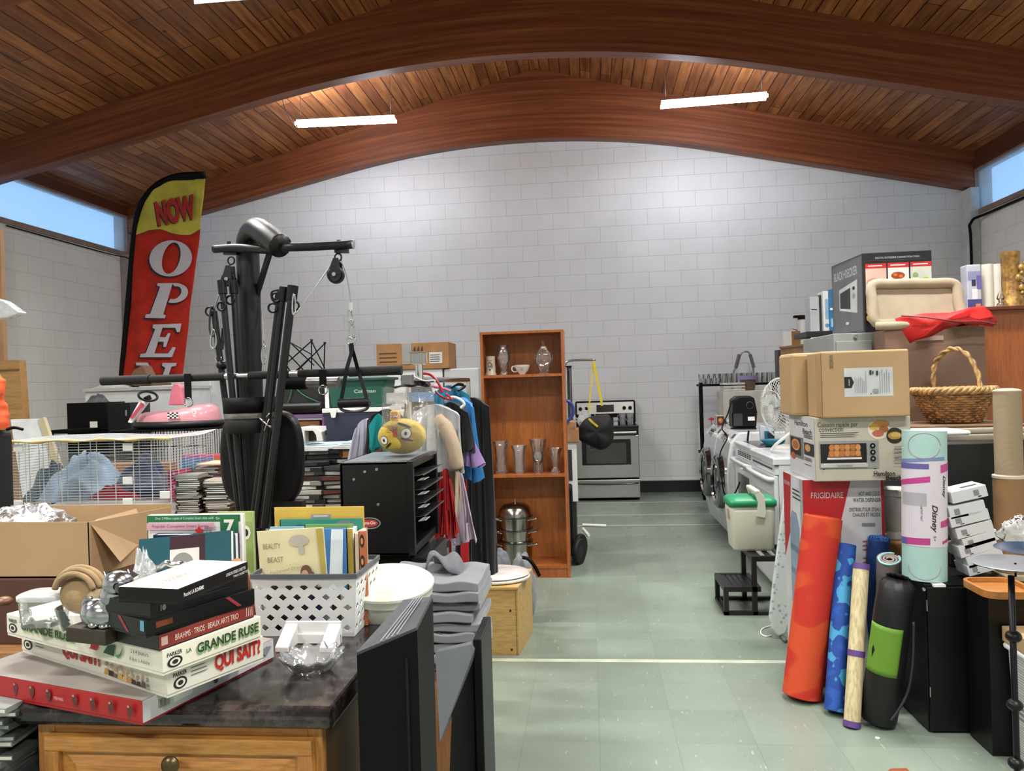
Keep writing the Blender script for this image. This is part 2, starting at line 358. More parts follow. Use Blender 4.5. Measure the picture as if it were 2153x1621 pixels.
for i, (a, b) in enumerate(((9.79, 9.95), (7.25, 7.39), (4.78, 4.92), (2.3, 2.44), (-.2, -.06), (-2.7, -2.56))): beam(a, b, 10+i)
DW = wood('#4c2415', '#5e3019', 'y', .5)
FRM = mat('#8b7468', .6, var=.1)
PANE = glass((.80, .9, .97), .30, 1.35, 'frosted_pane', .25, 0, .6)
for sgn, X0, nm in ((-1, XL, 'left'), (1, XR, 'right')):
    struct(M().box((X0, YF, WZ1), (X0+sgn*.2, YB, ceil_z(X0)), DW).box((X0-sgn*.02, YF, WZ1-.01), (X0+sgn*.04, YB, WZ1+.03), DW), 'trim_%d' % (20+(sgn > 0)), origin=(0, 0, 0))
    ys = [YB-.09, 7.32, 4.85, 2.37, -.13, -2.6]
    for i in range(5):
        y1, y0 = ys[i]-.05, ys[i+1]+.05
        f = M().box((X0-sgn*.02, y0, WZ0-.03), (X0+sgn*.12, y1, WZ0+.03), FRM).box((X0-sgn*.01, y0, WZ1-.035), (X0+sgn*.1, y1, WZ1), FRM)
        f.box((X0-sgn*.01, y0, WZ0+.03), (X0+sgn*.1, y0+.03, WZ1-.035), FRM).box((X0-sgn*.01, y1-.03, WZ0+.03), (X0+sgn*.1, y1, WZ1-.035), FRM)
        W_ = struct(f, 'window_%d' % (i+1+(5 if sgn > 0 else 0)), origin=(0, 0, 0))
        g = M()
        g.box((X0+sgn*.03, y0+.03, WZ0+.03), (X0+sgn*.036, y1-.03, WZ1-.035), PANE).build('pane', W_)
    m = M()
    for i in range(6): m.box((X0, ys[i]-.05, WZ0-.03), (X0+sgn*.2, ys[i]+.05 if i else YB, WZ1), FRM)
    struct(m, 'trim_%d' % (24+(sgn > 0)), origin=(0, 0, 0))
# cable along the window sill corners
tag(M().tube([(XL+.02, 7.6, 3.31), (XL+.03, 9.3, 3.30), (XL+.15, 9.58, 3.27), (XL+.16, 9.64, 3.1), (XL+.16, 9.64, 2.2)], .008, BLK, 6, smooth=5).build('cable'), 'thin dark cable running under the left windows and down the corner', 'cable')
tag(M().tube([(XR-.02, 7.6, 3.29), (XR-.03, 9.4, 3.29), (XR-.13, 9.66, 3.22), (XR-.13, 9.67, 2.9), (XR-.13, 9.67, .9)], .016, BLK, 6, smooth=5).build('cable'), 'dark cable running under the right window and down the corner', 'cable')
# fluorescent lights
TU = emit('#eef2ff', TUBE)
def light(a, b, label, wires, grp='hanging tube lights'):
    a, b = Vector(a), Vector(b); t_ = thing('ceiling_light', label, 'ceiling light', ((a+b)/2), 0, grp); d = (b-a).normalized(); s_ = Vector((0, 1, 0))
    m = M()
    m.bar(a+Vector((0, 0, .035)), b+Vector((0, 0, .035)), .05, .03, WHT).build('housing', t_, bev=.004)
    for k in (-.045, .045): M().cyl(a+s_*k+Vector((0, 0, 0)), b+s_*k, .018, TU, n=12).build('tube', t_)
    for k in (a+d*.05, b-d*.05):
        M().tube([k+Vector((0, 0, .05)), (k.x, k.y, ceil_z(k.x)-.005)], .002, DKG, 5).build('hanging_wire', t_)
    return t_
la, lb = at(624, 262, 8.3), at(831, 252, 8.3)
light(la, lb, 'lit double tube light hanging under the boards, left of the pair', 1)
la, lb = at(1390, 222, 8.3), at(1612, 204, 8.3)
light(la, lb, 'lit double tube light hanging under the boards, right of the pair', 1)
a = at(640, 190, 8.25); a.z = ceil_z(a.x)
pl = thing('junction_plate', 'round white ceiling plate with a dark centre above left light', 'junction box', (a.x, 7.65, ceil_z(a.x)))
M().cyl((a.x, 7.62, a.z-.02), (a.x, 7.62, a.z+.01), .075, WHT).build('plate', pl); M().cyl((a.x, 7.62, a.z-.03), (a.x, 7.62, a.z-.02), .02, BLK).build('socket', pl)
M().tube([(a.x, 7.62, a.z-.02), (a.x-.08, 7.8, a.z-.3), (a.x-.05, 8.1, a.z-.5), at(650, 255, 8.28)], .004, DKG, 6, smooth=5).build('cord', pl)
# recessed-reflector fixtures further back (they light the room from above and behind the camera)
def downlight(x, y, z, watts, label):
    t_ = thing('ceiling_light', label, 'ceiling light', (x, y, z), 0, 'reflector lights over the near half of the hall')
    m = M(w=False); m.prism([(-.6, -.12, 0), (.6, -.12, 0), (.6, .12, 0), (-.6, .12, 0)], (0, 0, .05), WHT).build('housing', t_)
    for s_ in (-1, 1): M(w=False).box((-.6, s_*.12, -.07), (.6, s_*.13, .05), WHT).build('reflector', t_)
    for s_ in (-1, 1): M(w=False).tube([(s_*.5, 0, .05), (s_*.5, 0, ceil_z(x+s_*.5)-z-.004)], .003, DKG, 5).build('hanging_wire', t_)
    ld = bpy.data.lights.new('lamp', 'AREA'); ld.shape = 'RECTANGLE'; ld.size = 1.15; ld.size_y = .2; ld.energy = watts; ld.color = (1, .97, .93); ld.spread = R(165)
    lo = bpy.data.objects.new('lamp', ld); col.objects.link(lo); lo.parent = t_; lo.location = (0, 0, -.02)
for i, (x, y) in enumerate(((-2.9, 3.6), (1.4, 3.6), (-2.9, 1.0), (1.4, 1.0), (-2.9, -1.4), (1.4, -1.4))):
    downlight(x, y, 4.05, DOWN, 'white reflector tube light over the near part of the hall')
a = at(391, 8, 5.3)
downlight(a.x+.6, 5.3, a.z+.13, DOWN*.6, 'white reflector tube light, its end showing at the top of the view')
downlight(1.6, 5.3, 4.35, DOWN*.6, 'white reflector tube light between the two arched beams near the aisle')
# ================================================================= FRONT LEFT: vanity cabinet and what stands on it
CT = .86
OAK = wood('#a56b2c', '#c48a45', 'x', .35, 1.0); OAKV = wood('#9c6229', '#bb8040', 'z', .35)
t = NT('granite_laminate'); v = t.coord()
c = t.ramp(t.noise(v, 16, 9, .7), [(.36, '#0c0b0c'), (.5, '#262020'), (.62, '#4a403e'), (.75, '#141213')])
t.base(c, .16, 0, .6); GRAN = t.m
cb_ = thing('base_cabinet', 'oak base cabinet with raised panel drawer front under the dark counter', 'cabinet', (-.78, 1.66, 0))
M().box((-1.055, 1.36, .09), (-.505, 1.98, .819), mat('#6b4a2a', .5)).box((-1.03, 1.40, 0), (-.53, 1.98, .09), BLK).build('body', cb_)
m = M(); y = 1.345
m.box((-1.06, y, .09), (-1.025, y+.02, .819), OAKV).box((-.53, y, .09), (-.503, y+.02, .819), OAKV).box((-1.025, y, .785), (-.53, y+.02, .819), OAK).box((-1.025, y, .62), (-.53, y+.02, .64), OAK)
m.build('face_frame', cb_, bev=.0015)
def raised(x0, x1, z0, z1, name, yf, rail=.035):
    o = M(); f = .018
    o.box((x0, yf, z1-rail), (x1, yf+f, z1), OAK).box((x0, yf, z0), (x1, yf+f, z0+rail), OAK).box((x0, yf, z0+rail), (x0+rail, yf+f, z1-rail), OAKV).box((x1-rail, yf, z0+rail), (x1, yf+f, z1-rail), OAKV)
    o.box((x0+rail, yf+.011, z0+rail), (x1-rail, yf+f, z1-rail), OAK)
    a0, a1, b0, b1, g, s_ = x0+rail+.008, x1-rail-.008, z0+rail+.006, z1-rail-.006, .011, .028
    lo = [(a0, yf+g, b0), (a1, yf+g, b0), (a1, yf+g, b1), (a0, yf+g, b1)]; hi = [(a0+s_, yf+.001, b0+s_*.7), (a1-s_, yf+.001, b0+s_*.7), (a1-s_, yf+.001, b1-s_*.7), (a0+s_, yf+.001, b1-s_*.7)]
    o.add(lo+hi, [(0, 1, 5, 4), (1, 2, 6, 5), (2, 3, 7, 6), (3, 0, 4, 7), (4, 5, 6, 7)], OAK)
    return o.build(name, cb_, bev=.002)
dr = raised(-1.035, -.517, .64, .80, 'drawer_front', y-.019, .028)
kz = at(362, 1605, y-.03)
M().lathe([(.001, 0), (.006, .002), (.006, .010), (.0155, .014), (.017, .019), (.013, .025), (.004, .028), (.0005, .028)], (kz.x, y-.019, kz.z), metal('#6b5e42', .35, (1, 1, 1)), 20, ax=(0, -1, 0)).build('knob', dr)
dd = raised(-1.035, -.517, .1, .615, 'door', y-.019, .05)
# worktop with rolled front edge
pr = [(1.98, .82), (1.98, CT), (1.335, CT), (1.322, CT-.006), (1.316, CT-.018), (1.320, CT-.034), (1.33, CT-.040)]
tag(M().prism([(-1.095, a, b) for a, b in pr], (.617, 0, 0), GRAN).build('worktop', bev=.006), 'dark speckled stone-look worktop with rolled edge on oak cabinet', 'worktop')

def pixbox(P, Rr, L, z, h, lr=None, ll=None):   # box lying at height z from its near, right and left bottom corners in the photo
    p, r, l = az(*P, z), az(*Rr, z), az(*L, z); u = r-p; v_ = l-p; lu = lr or u.length; lv = ll or v_.length
    a1 = math.atan2(u.y, u.x); a2 = math.atan2(v_.y, v_.x)-PI/2
    if a2-a1 > PI: a2 -= 2*PI
    if a1-a2 > PI: a2 += 2*PI
    a = (a1+a2)/2; u = Vector((math.cos(a), math.sin(a), 0)); v_ = Vector((-math.sin(a), math.cos(a), 0))
    return p, u*lu, v_*lv, Vector((0, 0, h))
INK = mat('#1d1c1c', .7); GRN = mat('#2f6b3c', .6); REDI = mat('#b3221d', .6); CREAM = mat('#e0dccb', .6, var=.02); CREAM2 = mat('#d9d6c8', .6, var=.02); PGRN = mat('#7fa65f', .6)
def flatbox(name, label, cat, P, Rr, L, z, h, top, side, base=None, lr=None, ll=None, grp=None, bev=.0015):
    p, u, v_, n = pixbox(P, Rr, L, z, h, lr, ll)
    t_ = thing(name, label, cat, (p+(u+v_)/2)[:], 0, grp)
    M().fbox(p, u, v_, n*.93, side).build('box_base', t_)
    m = M(); m.fbox(p-u*.004-v_*.004+n*.10, u*1.008, v_*1.008, n*.90, side); m.build('lid', t_, bev=bev)
    return t_, p-u*.004-v_*.004+n*.10, u*1.008, v_*1.008, n*.90
# bottom red game box
t_, p, u, v_, n = flatbox('game_box', 'red board game box, lowest in the stack on the worktop', 'board game', (300, 1525), (580, 1390), (0, 1478), CT, .043, None, mat('#a3161a', .4), ll=.46, lr=.335, grp='stacked board games')
s = Sheet(p+v_, -v_, n)     # left-facing long side: runs left to right as seen
LG = mat('#b9bdbc', .5)
s2 = Sheet(p, u, n); s2.rect(0, 0, 1, 1, LG); s2.rect(.20, .25, .33, .85, mat('#d6d8d4', .6)); 
for k in range(9): s2.rect(.10+k*.008, .3, .103+k*.008, .72, INK)
s2.poly([(.47, .85), (.53, .9), (.51, .2), (.49, .2)], DKG); s2.text('trivial pursuit', .68, .5, .10, DKG); s2.poly([(.86, .7), (.92, .8), (.97, .7), (.92, .3)], mat('#7d7f80', .6)); s2.build('side_print', t_)
for k in range(7):
    cx = .30+k*.10+(.05 if k > 2 else 0); s.ell(cx, .55, .014, .22, mat('#5a2a26', .5), 12); s.poly([(cx-.012, .45), (cx+.012, .45), (cx, .12)], mat('#5a2a26', .5)); s.ell(cx-.006, .72, .006, .06, mat('#a98d84', .5), 8)
s.text('TRIVIAL', .57, .5, .14, mat('#e0b9b4', .6), shear=.2); s.build('front_print', t_)
M().add([p+n*1.012, p+u+n*1.012, p+u+v_+n*1.012, p+v_+n*1.012], [(0, 1, 2, 3)], mat('#8d857e', .5)).build('top_print', t_)
# Qui sait?
t_, p, u, v_, n = flatbox('game_box', 'cream QUI SAIT board game box, middle of the stack', 'board game', (352, 1468), (568, 1393), (2, 1393), CT+.043, .049, None, CREAM2, ll=.50, grp='stacked board games')
s = Sheet(p+v_, -v_, n)
def parker(s, x, w_, y0=0, k=1):
    s.text('PARKER', x, .70+y0, .17*k, INK, width=w_, bold=.02)
    for j, rr in enumerate((1, .7, .4)):
        s.ell(x, .34+y0, w_*.5*rr, .24*rr, INK if j % 2 == 0 else CREAM2, 20)
parker(s, .055, .07, 0); s.lines(.12, .19, (.4, .55), .03, DKG)
s.text('QUI SAIT?', .46, .62, .58, REDI, width=.27, bold=.045)
for k, cc in enumerate(('#b58a3a', '#2a2320', '#6a5a44', '#c9a35a', '#d8b070', '#b98a4a', '#3a2a22', '#2c2626', '#5a4a3a')):
    x = .63+k*.031; hh = .30+.22*random.random(); s.poly([(x-.012, .12), (x+.02, .12), (x+.015, hh*.8+.05), (x-.005, hh*.8+.05)], mat(cc, .6)); s.ell(x+.004, hh+.16, .009, .10, mat('#b08a6c', .6), 10)
s.build('front_print', t_)
s = Sheet(p, u, n); parker(s, .12, .13); s.lines(.22, .40, (.45, .6, .75), .03, DKG); s.text('QUI SAIT?', .71, .55, .55, REDI, width=.50, bold=.045); s.build('side_print', t_)
# La grande ruse
t_, p, u, v_, n = flatbox('game_box', 'cream LA GRANDE RUSE board game box, topmost of the three games', 'board game', (342, 1421), (562, 1346), (2, 1358), CT+.092, .044, None, CREAM, ll=.50, grp='stacked board games')
s = Sheet(p+v_, -v_, n); parker(s, .05, .06)
s.text('LA', .115, .80, .16, GRN, bold=.03); s.text('GRANDE RUSE', .30, .56, .40, PGRN, width=.37, bold=.04); s.text('GRANDE RUSE', .298, .60, .36, mat('#23372a', .6), width=.36, bold=.02)
s.poly([(.56, .35), (.60, .7), (.64, .62), (.63, .3)], REDI); s.ell(.575, .5, .018, .18, CREAM); s.poly([(.67, .3), (.70, .7), (.74, .75), (.735, .25)], mat('#1f4a34', .6)); s.poly([(.74, .3), (.78, .45), (.79, .8), (.76, .2)], mat('#4f8a55', .6))
s.text('2 à 4 Joueurs', .885, .68, .17, DKG); s.text('8 Ans à Adulte', .885, .36, .17, DKG); s.build('front_print', t_)
s = Sheet(p, u, n); parker(s, .11, .14); s.text('LA', .24, .62, .16, GRN, bold=.03); s.text('GRANDE RUSE', .64, .52, .46, PGRN, width=.66, bold=.04); s.text('GRANDE RUSE', .638, .56, .42, mat('#23372a', .6), width=.64, bold=.015); s.build('side_print', t_)
# boxed cassette sets
Z = CT+.136
BRN = mat('#7e2f25', .5)
t_, p, u, v_, n = flatbox('cassette_box', 'dark cassette box with brown red spine reading BRAHMS TRIOS', 'cassette box', (335, 1369), (545, 1300), (222, 1350), Z, .027, None, mat('#1d1a1a', .4), ll=.17, grp='boxed cassette sets on the games')
s = Sheet(p, u, n); s.rect(0, 0, 1, 1, BRN); s.rect(.02, .2, .08, .8, mat('#c9a59a', .6)); s.text('BRAHMS · TRIOS · BEAUX ARTS TRIO', .48, .48, .42, mat('#e0c9bf', .6), width=.66)
for k in range(4): s.rect(.90+k*.02, .15, .906+k*.02, .85, mat('#d9bfb4', .6))
s.build('spine_print', t_)
BX = mat('#09090a', .3, coat=.1, spec=.35); PK = mat('#8e2731', .5)
t_, p, u, v_, n = flatbox('cassette_box', 'black cassette box with dark red diagonal stripe, second from below', 'cassette box', (308, 1342), (545, 1272), (224, 1325), Z+.027, .030, None, BX, ll=.125, grp='boxed cassette sets on the games')
s = Sheet(p, u, n); s.rect(.08, .35, .22, .72, mat('#8e4526', .6)); s.poly([(.70, .95), (.74, .95), (.86, .1), (.82, .1)], PK); s.ell(-.0, .5, .0, .0, BX); s.build('spine_print', t_)
s = Sheet(p+v_, -v_, n); s.poly([(.35, .95), (.42, .95), (.62, .05), (.55, .05)], PK); s.rect(.88, .3, .97, .95, mat('#5d96a8', .5)); s.build('end_print', t_)
t_, p, u, v_, n = flatbox('cassette_box', 'plain black cassette box, third from below in its stack', 'cassette box', (318, 1303), (528, 1238), (226, 1289), Z+.057, .027, None, BX, ll=.13, grp='boxed cassette sets on the games')
s = Sheet(p, u, n); s.ell(.12, .5, .018, .22, mat('#9a9a98', .6), 10).rect(.085, .3, .095, .7, mat('#9a9a98', .6)); s.lines(.3, .9, (.45,), .12, mat('#2a2a2c', .5)); s.build('spine_print', t_)
t_, p, u, v_, n = flatbox('cassette_box', 'black LA BOHEME cassette box with sketch cover, topmost of the stack', 'cassette box', (375, 1272), (556, 1208), (235, 1272), Z+.084, .026, None, BX, lr=.20, grp='boxed cassette sets on the games')
s = Sheet(p, u, n); s.text('Puccini: LA BOHEME', .20, .45, .28, PAPER, width=.26, bold=.01); s.text('LONDON STEREO CASSETTES', .80, .62, .24, PAPER, width=.30); s.text('TWO CASSETTES', .87, .28, .18, PAPER); s.build('spine_print', t_)
s = Sheet(p+n*1.01, u, v_); t2 = NT('sketch_cover'); c = t2.ramp(t2.noise(t2.coord((18, 40, 1)), 2, 6), [(.3, '#8b8380'), (.45, '#d8cfc4'), (.6, '#e6ddd2'), (.75, '#b9a596')]); t2.base(c, .4)
s.rect(.0, .0, .985, .985, t2.m); s.text('La Bohème', .30, .5, .16, mat('#b98a80', .6), shear=.3, width=.4); s.build('cover_print', t_)
# low brown cassette box with tin figure
t_, p, u, v_, n = flatbox('cassette_box', 'small dark brown box under the silver figurine', 'cassette box', (222, 1358), (262, 1340), (150, 1345), Z, .026, None, mat('#33291f', .6), grp='boxed cassette sets on the games', lr=.08)
SILV = metal('#b9babd', .22, (3, 3, 3)); SILD = metal('#8e9095', .3, (4, 4, 4))
q = at(226, 1320, 1.28); q.z = Z+.026
pig = thing('animal_figurine', 'silver metal animal figurine with curled snout sitting on the brown box', 'figurine', q[:])
k = 1330/1600
def pp(x, y, dy=0): return at(x, y, q.y+dy)
M().sph(pp(222, 1290), (.036, .026, .024), SILV, ax=None).sph(pp(200, 1288, .005), (.024, .024, .026), SILV).sph(pp(245, 1250, .0), (.028, .026, .026), SILV).sph(pp(248, 1225, -.01), (.026, .024, .022), SILV).cyl(pp(252, 1234, -.015), pp(254, 1237, -.037), .011, SILD, .009).cyl(pp(234, 1280), pp(240, 1245), .022, SILV, .02).build('body', pig, sub=0)
for a, b, d in ((218, 1205, 0), (268, 1200, .01)): M().cyl(pp(a+14, b+16, d), pp(a+1, b-4, d), .010, SILV, .001, n=10).build('ear', pig)
for a, b in ((200, 1314), (222, 1316), (243, 1314)): M().sph(pp(a, b-1, -.012), (.012, .012, .006), SILV, 12, 8).build('foot', pig)
M().tube([pp(185, 1290), pp(176, 1278), pp(180, 1262), pp(192, 1258)], .004, SILV, 8, smooth=5).build('tail', pig)
M().tube([pp(246+9*math.cos(a)*(1-a/16), 1233+9*math.sin(a)*(1-a/16), -.036) for a in [i*.5 for i in range(20)]], .0012, BLK, 5).build('snout_mark', pig)
# lidded plastic tub + fluted glass bowl + wicker coil
GZ = CT+.092+.044
q = az(80, 1318, GZ); lt = thing('food_container', 'clear plastic container with frosted lid on the games, far left', 'container', q[:])
def sq(r, z, e=.35): return [(q.x+r*math.copysign(abs(math.cos(a))**.6, math.cos(a)), q.y+.5*r+r*.8*math.copysign(abs(math.sin(a))**.6, math.sin(a)), z) for a in [2*PI*i/28 for i in range(28)]]
m = M(); L = [sq(.036, GZ+.001), sq(.041, GZ+.03), sq(.043, GZ+.052)]; m.add([v for l in L for v in l], [(j*28+i, j*28+(i+1) % 28, (j+1)*28+(i+1) % 28, (j+1)*28+i) for j in range(2) for i in range(28)]+[tuple(range(27, -1, -1))], glass(alpha=.22, name='clear_plastic', rough=.1, wave=.3), True); m.build('tub', lt)
m = M(); L = [sq(.046, GZ+.05), sq(.047, GZ+.058), sq(.040, GZ+.062), sq(.001, GZ+.0615)]; m.add([v for l in L for v in l], [(j*28+i, j*28+(i+1) % 28, (j+1)*28+(i+1) % 28, (j+1)*28+i) for j in range(3) for i in range(28)], glass(alpha=.55, name='frosted_lid', rough=.3, tint=(.9, .95, .97)), True); m.build('lid', lt)
q = az(142, 1336, GZ)+Vector((0, .03, 0)); bw = M().lathe([(.024, 0), (.026, .004), (.033, .03), (.037, .046), (.0355, .046), (.031, .028), (.022, .006), (.001, .005)], q, GLS, 40, flute=.03, nf=20).build('glass_bowl')
tag(bw, 'fluted clear glass bowl between the lidded tub and silver figurine', 'bowl')
WK = mat('#a08662', .85, bump=.3, bs=150, var=.2)
q2 = at(178, 1238, q.y+.045); wc = thing('wicker_turtle', 'round coiled tan wicker figure resting on the glass bowl', 'figurine', (q2.x, q2.y, GZ+.03))
m = M().sph(q2+Vector((0, 0, -.008)), (.046, .035, .040), WK)
m.build('body', wc)
for k_, rr in enumerate((.050, .047, .040)):
    M().tube([q2+Vector((rr*math.cos(a)*.98, -.010-.010*k_, .002+rr*.85*math.sin(a))) for a in [PI*.05+PI*.9*i/18 for i in range(19)]], .0055, WK, 8).build('rim_band', wc)
M().sph(q2+Vector((.040, -.02, -.012)), (.02, .018, .02), mat('#8c7a5f', .8, bump=.3, var=.25)).build('head', wc)
# silver garland and crumpled film behind the cassette boxes
pts = [at(300+a*10, 1212-26*math.sin(a/12*PI)+3*math.sin(a*2.2), 1.62) for a in range(13)]
pts = [at(298, 1345, 1.66)]+pts+[at(430, 1330, 1.66)]
for p_ in (pts[0], pts[-1]): p_.z = CT+.006
tag(M().tube(pts, .0075, metal('#bdbfc0', .25, (60, 60, 60)), 8, smooth=4).build('silver_garland'), 'twisted silver garland arched behind the black cassette boxes', 'garland')
def crumple(name, label, cat, c, r, seed, mt=CLR, n=16):
    rnd = random.Random(seed); ph = [rnd.random()*6 for _ in range(8)]
    def f(u, v):
        a, b = u*2*PI, v*PI; k = 1+.16*math.sin(3*a+ph[0])*math.sin(4*b+ph[1])+.10*math.sin(7*a+ph[2]+3*b)+.07*math.sin(11*b+ph[3]+4*a)
        return Vector(c)+Vector((r[0]*math.cos(a)*math.sin(b)*k, r[1]*math.sin(a)*math.sin(b)*k, r[2]*math.cos(b)*k))
    return tag(M().grid(f, n*2, n, mt).build(name), label, cat)
cp_ = at(302, 1200, 1.6); crumple('plastic_wrap', 'crumpled clear wrap standing between figurine and teal book', 'plastic wrap', (cp_.x, cp_.y, (CT+cp_.z+.03)/2), (.030, .024, (cp_.z+.03-CT)/2), 3, glass(alpha=.35, name='foil_wrap', rough=.25, wave=.5, tint=(.9, .93, .94), fmul=.6))
# ---------- upright books behind the games
def book(label, a, b, ytop, Y, th, cover, tilt=0, back=0, grp=None, hgt=None, name='book', z0=CT, pages=PAPER, rx=None):
    p, q = at(a, ytop, Y), at(b, ytop, Y); w_ = q.x-p.x; h = hgt or p.z-z0; rz = math.atan2(back, w_) if back else 0
    t_ = thing(name, label, 'book', (p.x, Y, z0), 0, grp); t_.rotation_euler = (rx or 0, tilt, rz)
    M(w=False).box((0, 0, 0), (w_, .002, h), cover).box((0, th-.002, 0), (w_, th, h), cover).box((0, 0, 0), (.002, th, h), cover).build('cover', t_)
    M(w=False).box((.002, .0021, .002), (w_-.003, th-.0021, h-.002), pages).build('pages', t_)
    return t_, Sheet((0, 0, 0), (w_, 0, 0), (0, 0, h), M(w=False)), w_, h
GC = mat('#1f6b3f', .5); YEL = mat('#d8cf35', .5)
t_, s, w_, h = book('green patterned book, rearmost of the upright books, showing a dark dot', 455, 531, 1077, 1.955, .012, mat('#9bb068', .5))
s.ell(.80, .78, .13, .075, PAPER).ell(.80, .78, .07, .04, INK); 
for k, cc in enumerate(('#e0ddc9', '#c96a3a', '#6f9a4a', '#d8d4c0')): s.ell(.72, .22, .22-.045*k, .22-.05*k, mat(cc, .6))
s.build('cover_print', t_)
t_, s, w_, h = book('white workbook with green band reading Grade 7 Enriched', 309, 507, 1084, 1.90, .022, mat('#e6e7e6', .4))
s.rect(0, .93, .99, 1, GC); s.text('Over 2 Million copies of Complete Smart titles sold!', .40, .965, .026, mat('#cfe0d0', .6), width=.62); s.text('Grade', .78, .965, .026, PAPER); s.rect(.78, .72, .97, 1, GC); s.rect(.78, .68, .97, .75, INK)
s.text('7', .875, .87, .15, PAPER, bold=.03); s.text('Enriched', .875, .755, .03, YEL, width=.15, bold=.02); s.text('Edition', .875, .715, .02, YEL)
s.rect(0, .85, .72, .92, mat('#d5a3b2', .6)); s.text('Popular Complete Smart Series', .36, .885, .028, mat('#8c3f6a', .6), width=.60)
s.text('Complete', .245, .745, .085, INK, width=.35, bold=.06); s.text('Complete', .243, .748, .08, YEL, width=.34, bold=.02)
ml = [(0, -1), (.1, -.35), (.7, -.45), (.55, -.1), (1, .25), (.75, .35), (.8, .6), (.4, .35), (.35, .85), (.15, .7), (0, 1)]; ml = ml+[(-a, b) for a, b in ml[::-1]]
s.poly([(.56+a*.045, .83+b*.06) for a, b in ml], mat('#c0261f', .5)); s.text('2002601', .665, .87, .02, DKG); s.text('$1.99', .665, .83, .02, DKG)
s.build('cover_print', t_)
t_, s, w_, h = book('dark blue cookbook showing round yellow baked food', 322, 494, 1125, 1.83, .024, mat('#1c2340', .3))
s.rect(.0, 0, 1, .80, mat('#2b2a24', .5)); s.rect(.02, .78, .09, .93, mat('#cfe0ea', .5))
for x, y_, r in ((.78, .66, .12), (.86, .50, .12), (.72, .42, .12), (.88, .30, .12), (.74, .2, .1)): s.ell(x, y_, r*.9, r*.75, mat('#b9813c', .6)).ell(x-.01, y_+.02, r*.6, r*.45, mat('#d3a35a', .6))
s.build('cover_print', t_)
t_, s, w_, h = book('teal and maroon book leaning with a sketched animal on its cover', 285, 484, 1157, 1.735, .020, mat('#17505a', .4), rx=R(-12), tilt=R(-5), hgt=.222)
s.rect(.34, 0, .72, .99, mat('#3a1a24', .4)); s.rect(.34, .35, .66, .85, mat('#d9d8d2', .5)); s.ell(.48, .68, .12, .13, mat('#8a8680', .6)).ell(.48, .62, .09, .09, mat('#d9d8d2', .5)).rect(.37, .45, .41, .7, mat('#8a8680', .6)).rect(.58, .42, .61, .7, mat('#8a8680', .6)); s.build('cover_print', t_)
tag(M().sph(at(498, 1181, 1.76), (.013, .012, .008), mat('#a8774a', .4)).cyl(at(498, 1183, 1.76), (at(498, 1183, 1.76).x, 1.76, CT), .007, mat('#8a5c36', .5)).build('wooden_finial'), 'small turned wooden knob showing above the cassette boxes', 'knob')
# ---------- white basket with diamond holes
BP, BR_ = az(545, 1338, CT), az(748, 1335, CT); BW_ = (BR_.x-BP.x); BD = .175; BH = at(548, 1207, BP.y).z-CT
bk = thing('storage_basket', 'white plastic basket with diamond holes and grey rim on the worktop', 'basket', ((BP.x+BR_.x)/2, BP.y+BD/2, CT))
BWH = mat('#cfd1d0', .45, var=.02)
def holed(fn, nu, nv, mt):   # a wall of cells, each cell a square with a diamond opening
    m = M(); 
    for j in range(nv):
        for i in range(-1, nu+1):
            u0 = (i+(.5 if j % 2 else 0))/nu; u1 = u0+1/nu; v0 = .06+j*.88/nv; v1 = v0+.88/nv
            a0, a1 = max(0, u0), min(1, u1)
            if a1-a0 < 1e-4: continue
            cu, cv = (u0+u1)/2, (v0+v1)/2; du, dv = .30/nu, .34*.88/nv
            if a0 > u0+1e-6 or a1 < u1-1e-6:
                q = [(a0, v0), (a1, v0), (a1, v1), (a0, v1)]; m.add([fn(*p) for p in q], [(0, 1, 2, 3)], mt); continue
            o = [(u0, v0), (cu, v0), (u1, v0), (u1, cv), (u1, v1), (cu, v1), (u0, v1), (u0, cv)]; d = [(cu, cv-dv), (cu+du, cv), (cu, cv+dv), (cu-du, cv)]
            m.add([fn(*p) for p in o+d], [(0, 1, 8), (1, 2, 8), (2, 3, 9), (2, 9, 8), (3, 4, 9), (4, 5, 10), (4, 10, 9), (5, 6, 10), (6, 7, 11), (6, 11, 10), (7, 0, 11), (0, 8, 11)], mt)
    for v0, v1 in ((0, .06), (.94, 1)): m.add([fn(0, v0), fn(1, v0), fn(1, v1), fn(0, v1)], [(0, 1, 2, 3)], mt)
    return m
X0, Y0, ex = BP.x, BP.y, .010
def wallfn(a, b):   # a,b bottom corners; flare outward at the top
    a, b = Vector(a), Vector(b); c_ = Vector((X0+BW_/2, Y0+BD/2, CT))
    def f(u, v_):
        p = a.lerp(b, u); o = p-c_; o.z = 0
        return p+Vector((o.x*.09*v_, o.y*.09*v_, BH*.93*v_))
    return f
c4 = [(X0, Y0, CT+.001), (X0+BW_, Y0, CT+.001), (X0+BW_, Y0+BD, CT+.001), (X0, Y0+BD, CT+.001)]
for i, n_ in enumerate((7, 6, 7, 6)): holed(wallfn(c4[i], c4[(i+1) % 4]), n_, 5, BWH).build('side_wall', bk, solid=.002)
M().add(c4, [(0, 1, 2, 3)], BWH).build('base', bk, solid=.002)
rim = [wallfn(c4[i], c4[(i+1) % 4])(u, 1) for i in range(4) for u in (.06, .5, .94)]
m = M(); N_ = len(rim); RG = mat('#4d5157', .5)
rp = spline(rim, 4, True); m2 = []
for p in rp:
    o = p-Vector((X0+BW_/2, Y0+BD/2, 0)); o.z = 0; o.normalize(); m2.append((p-o*.001, p+o*.005))
vs = [a for p, q in m2 for a in (p, q, q+Vector((0, 0, .011)), p+Vector((0, 0, .011)))]; n_ = len(m2)
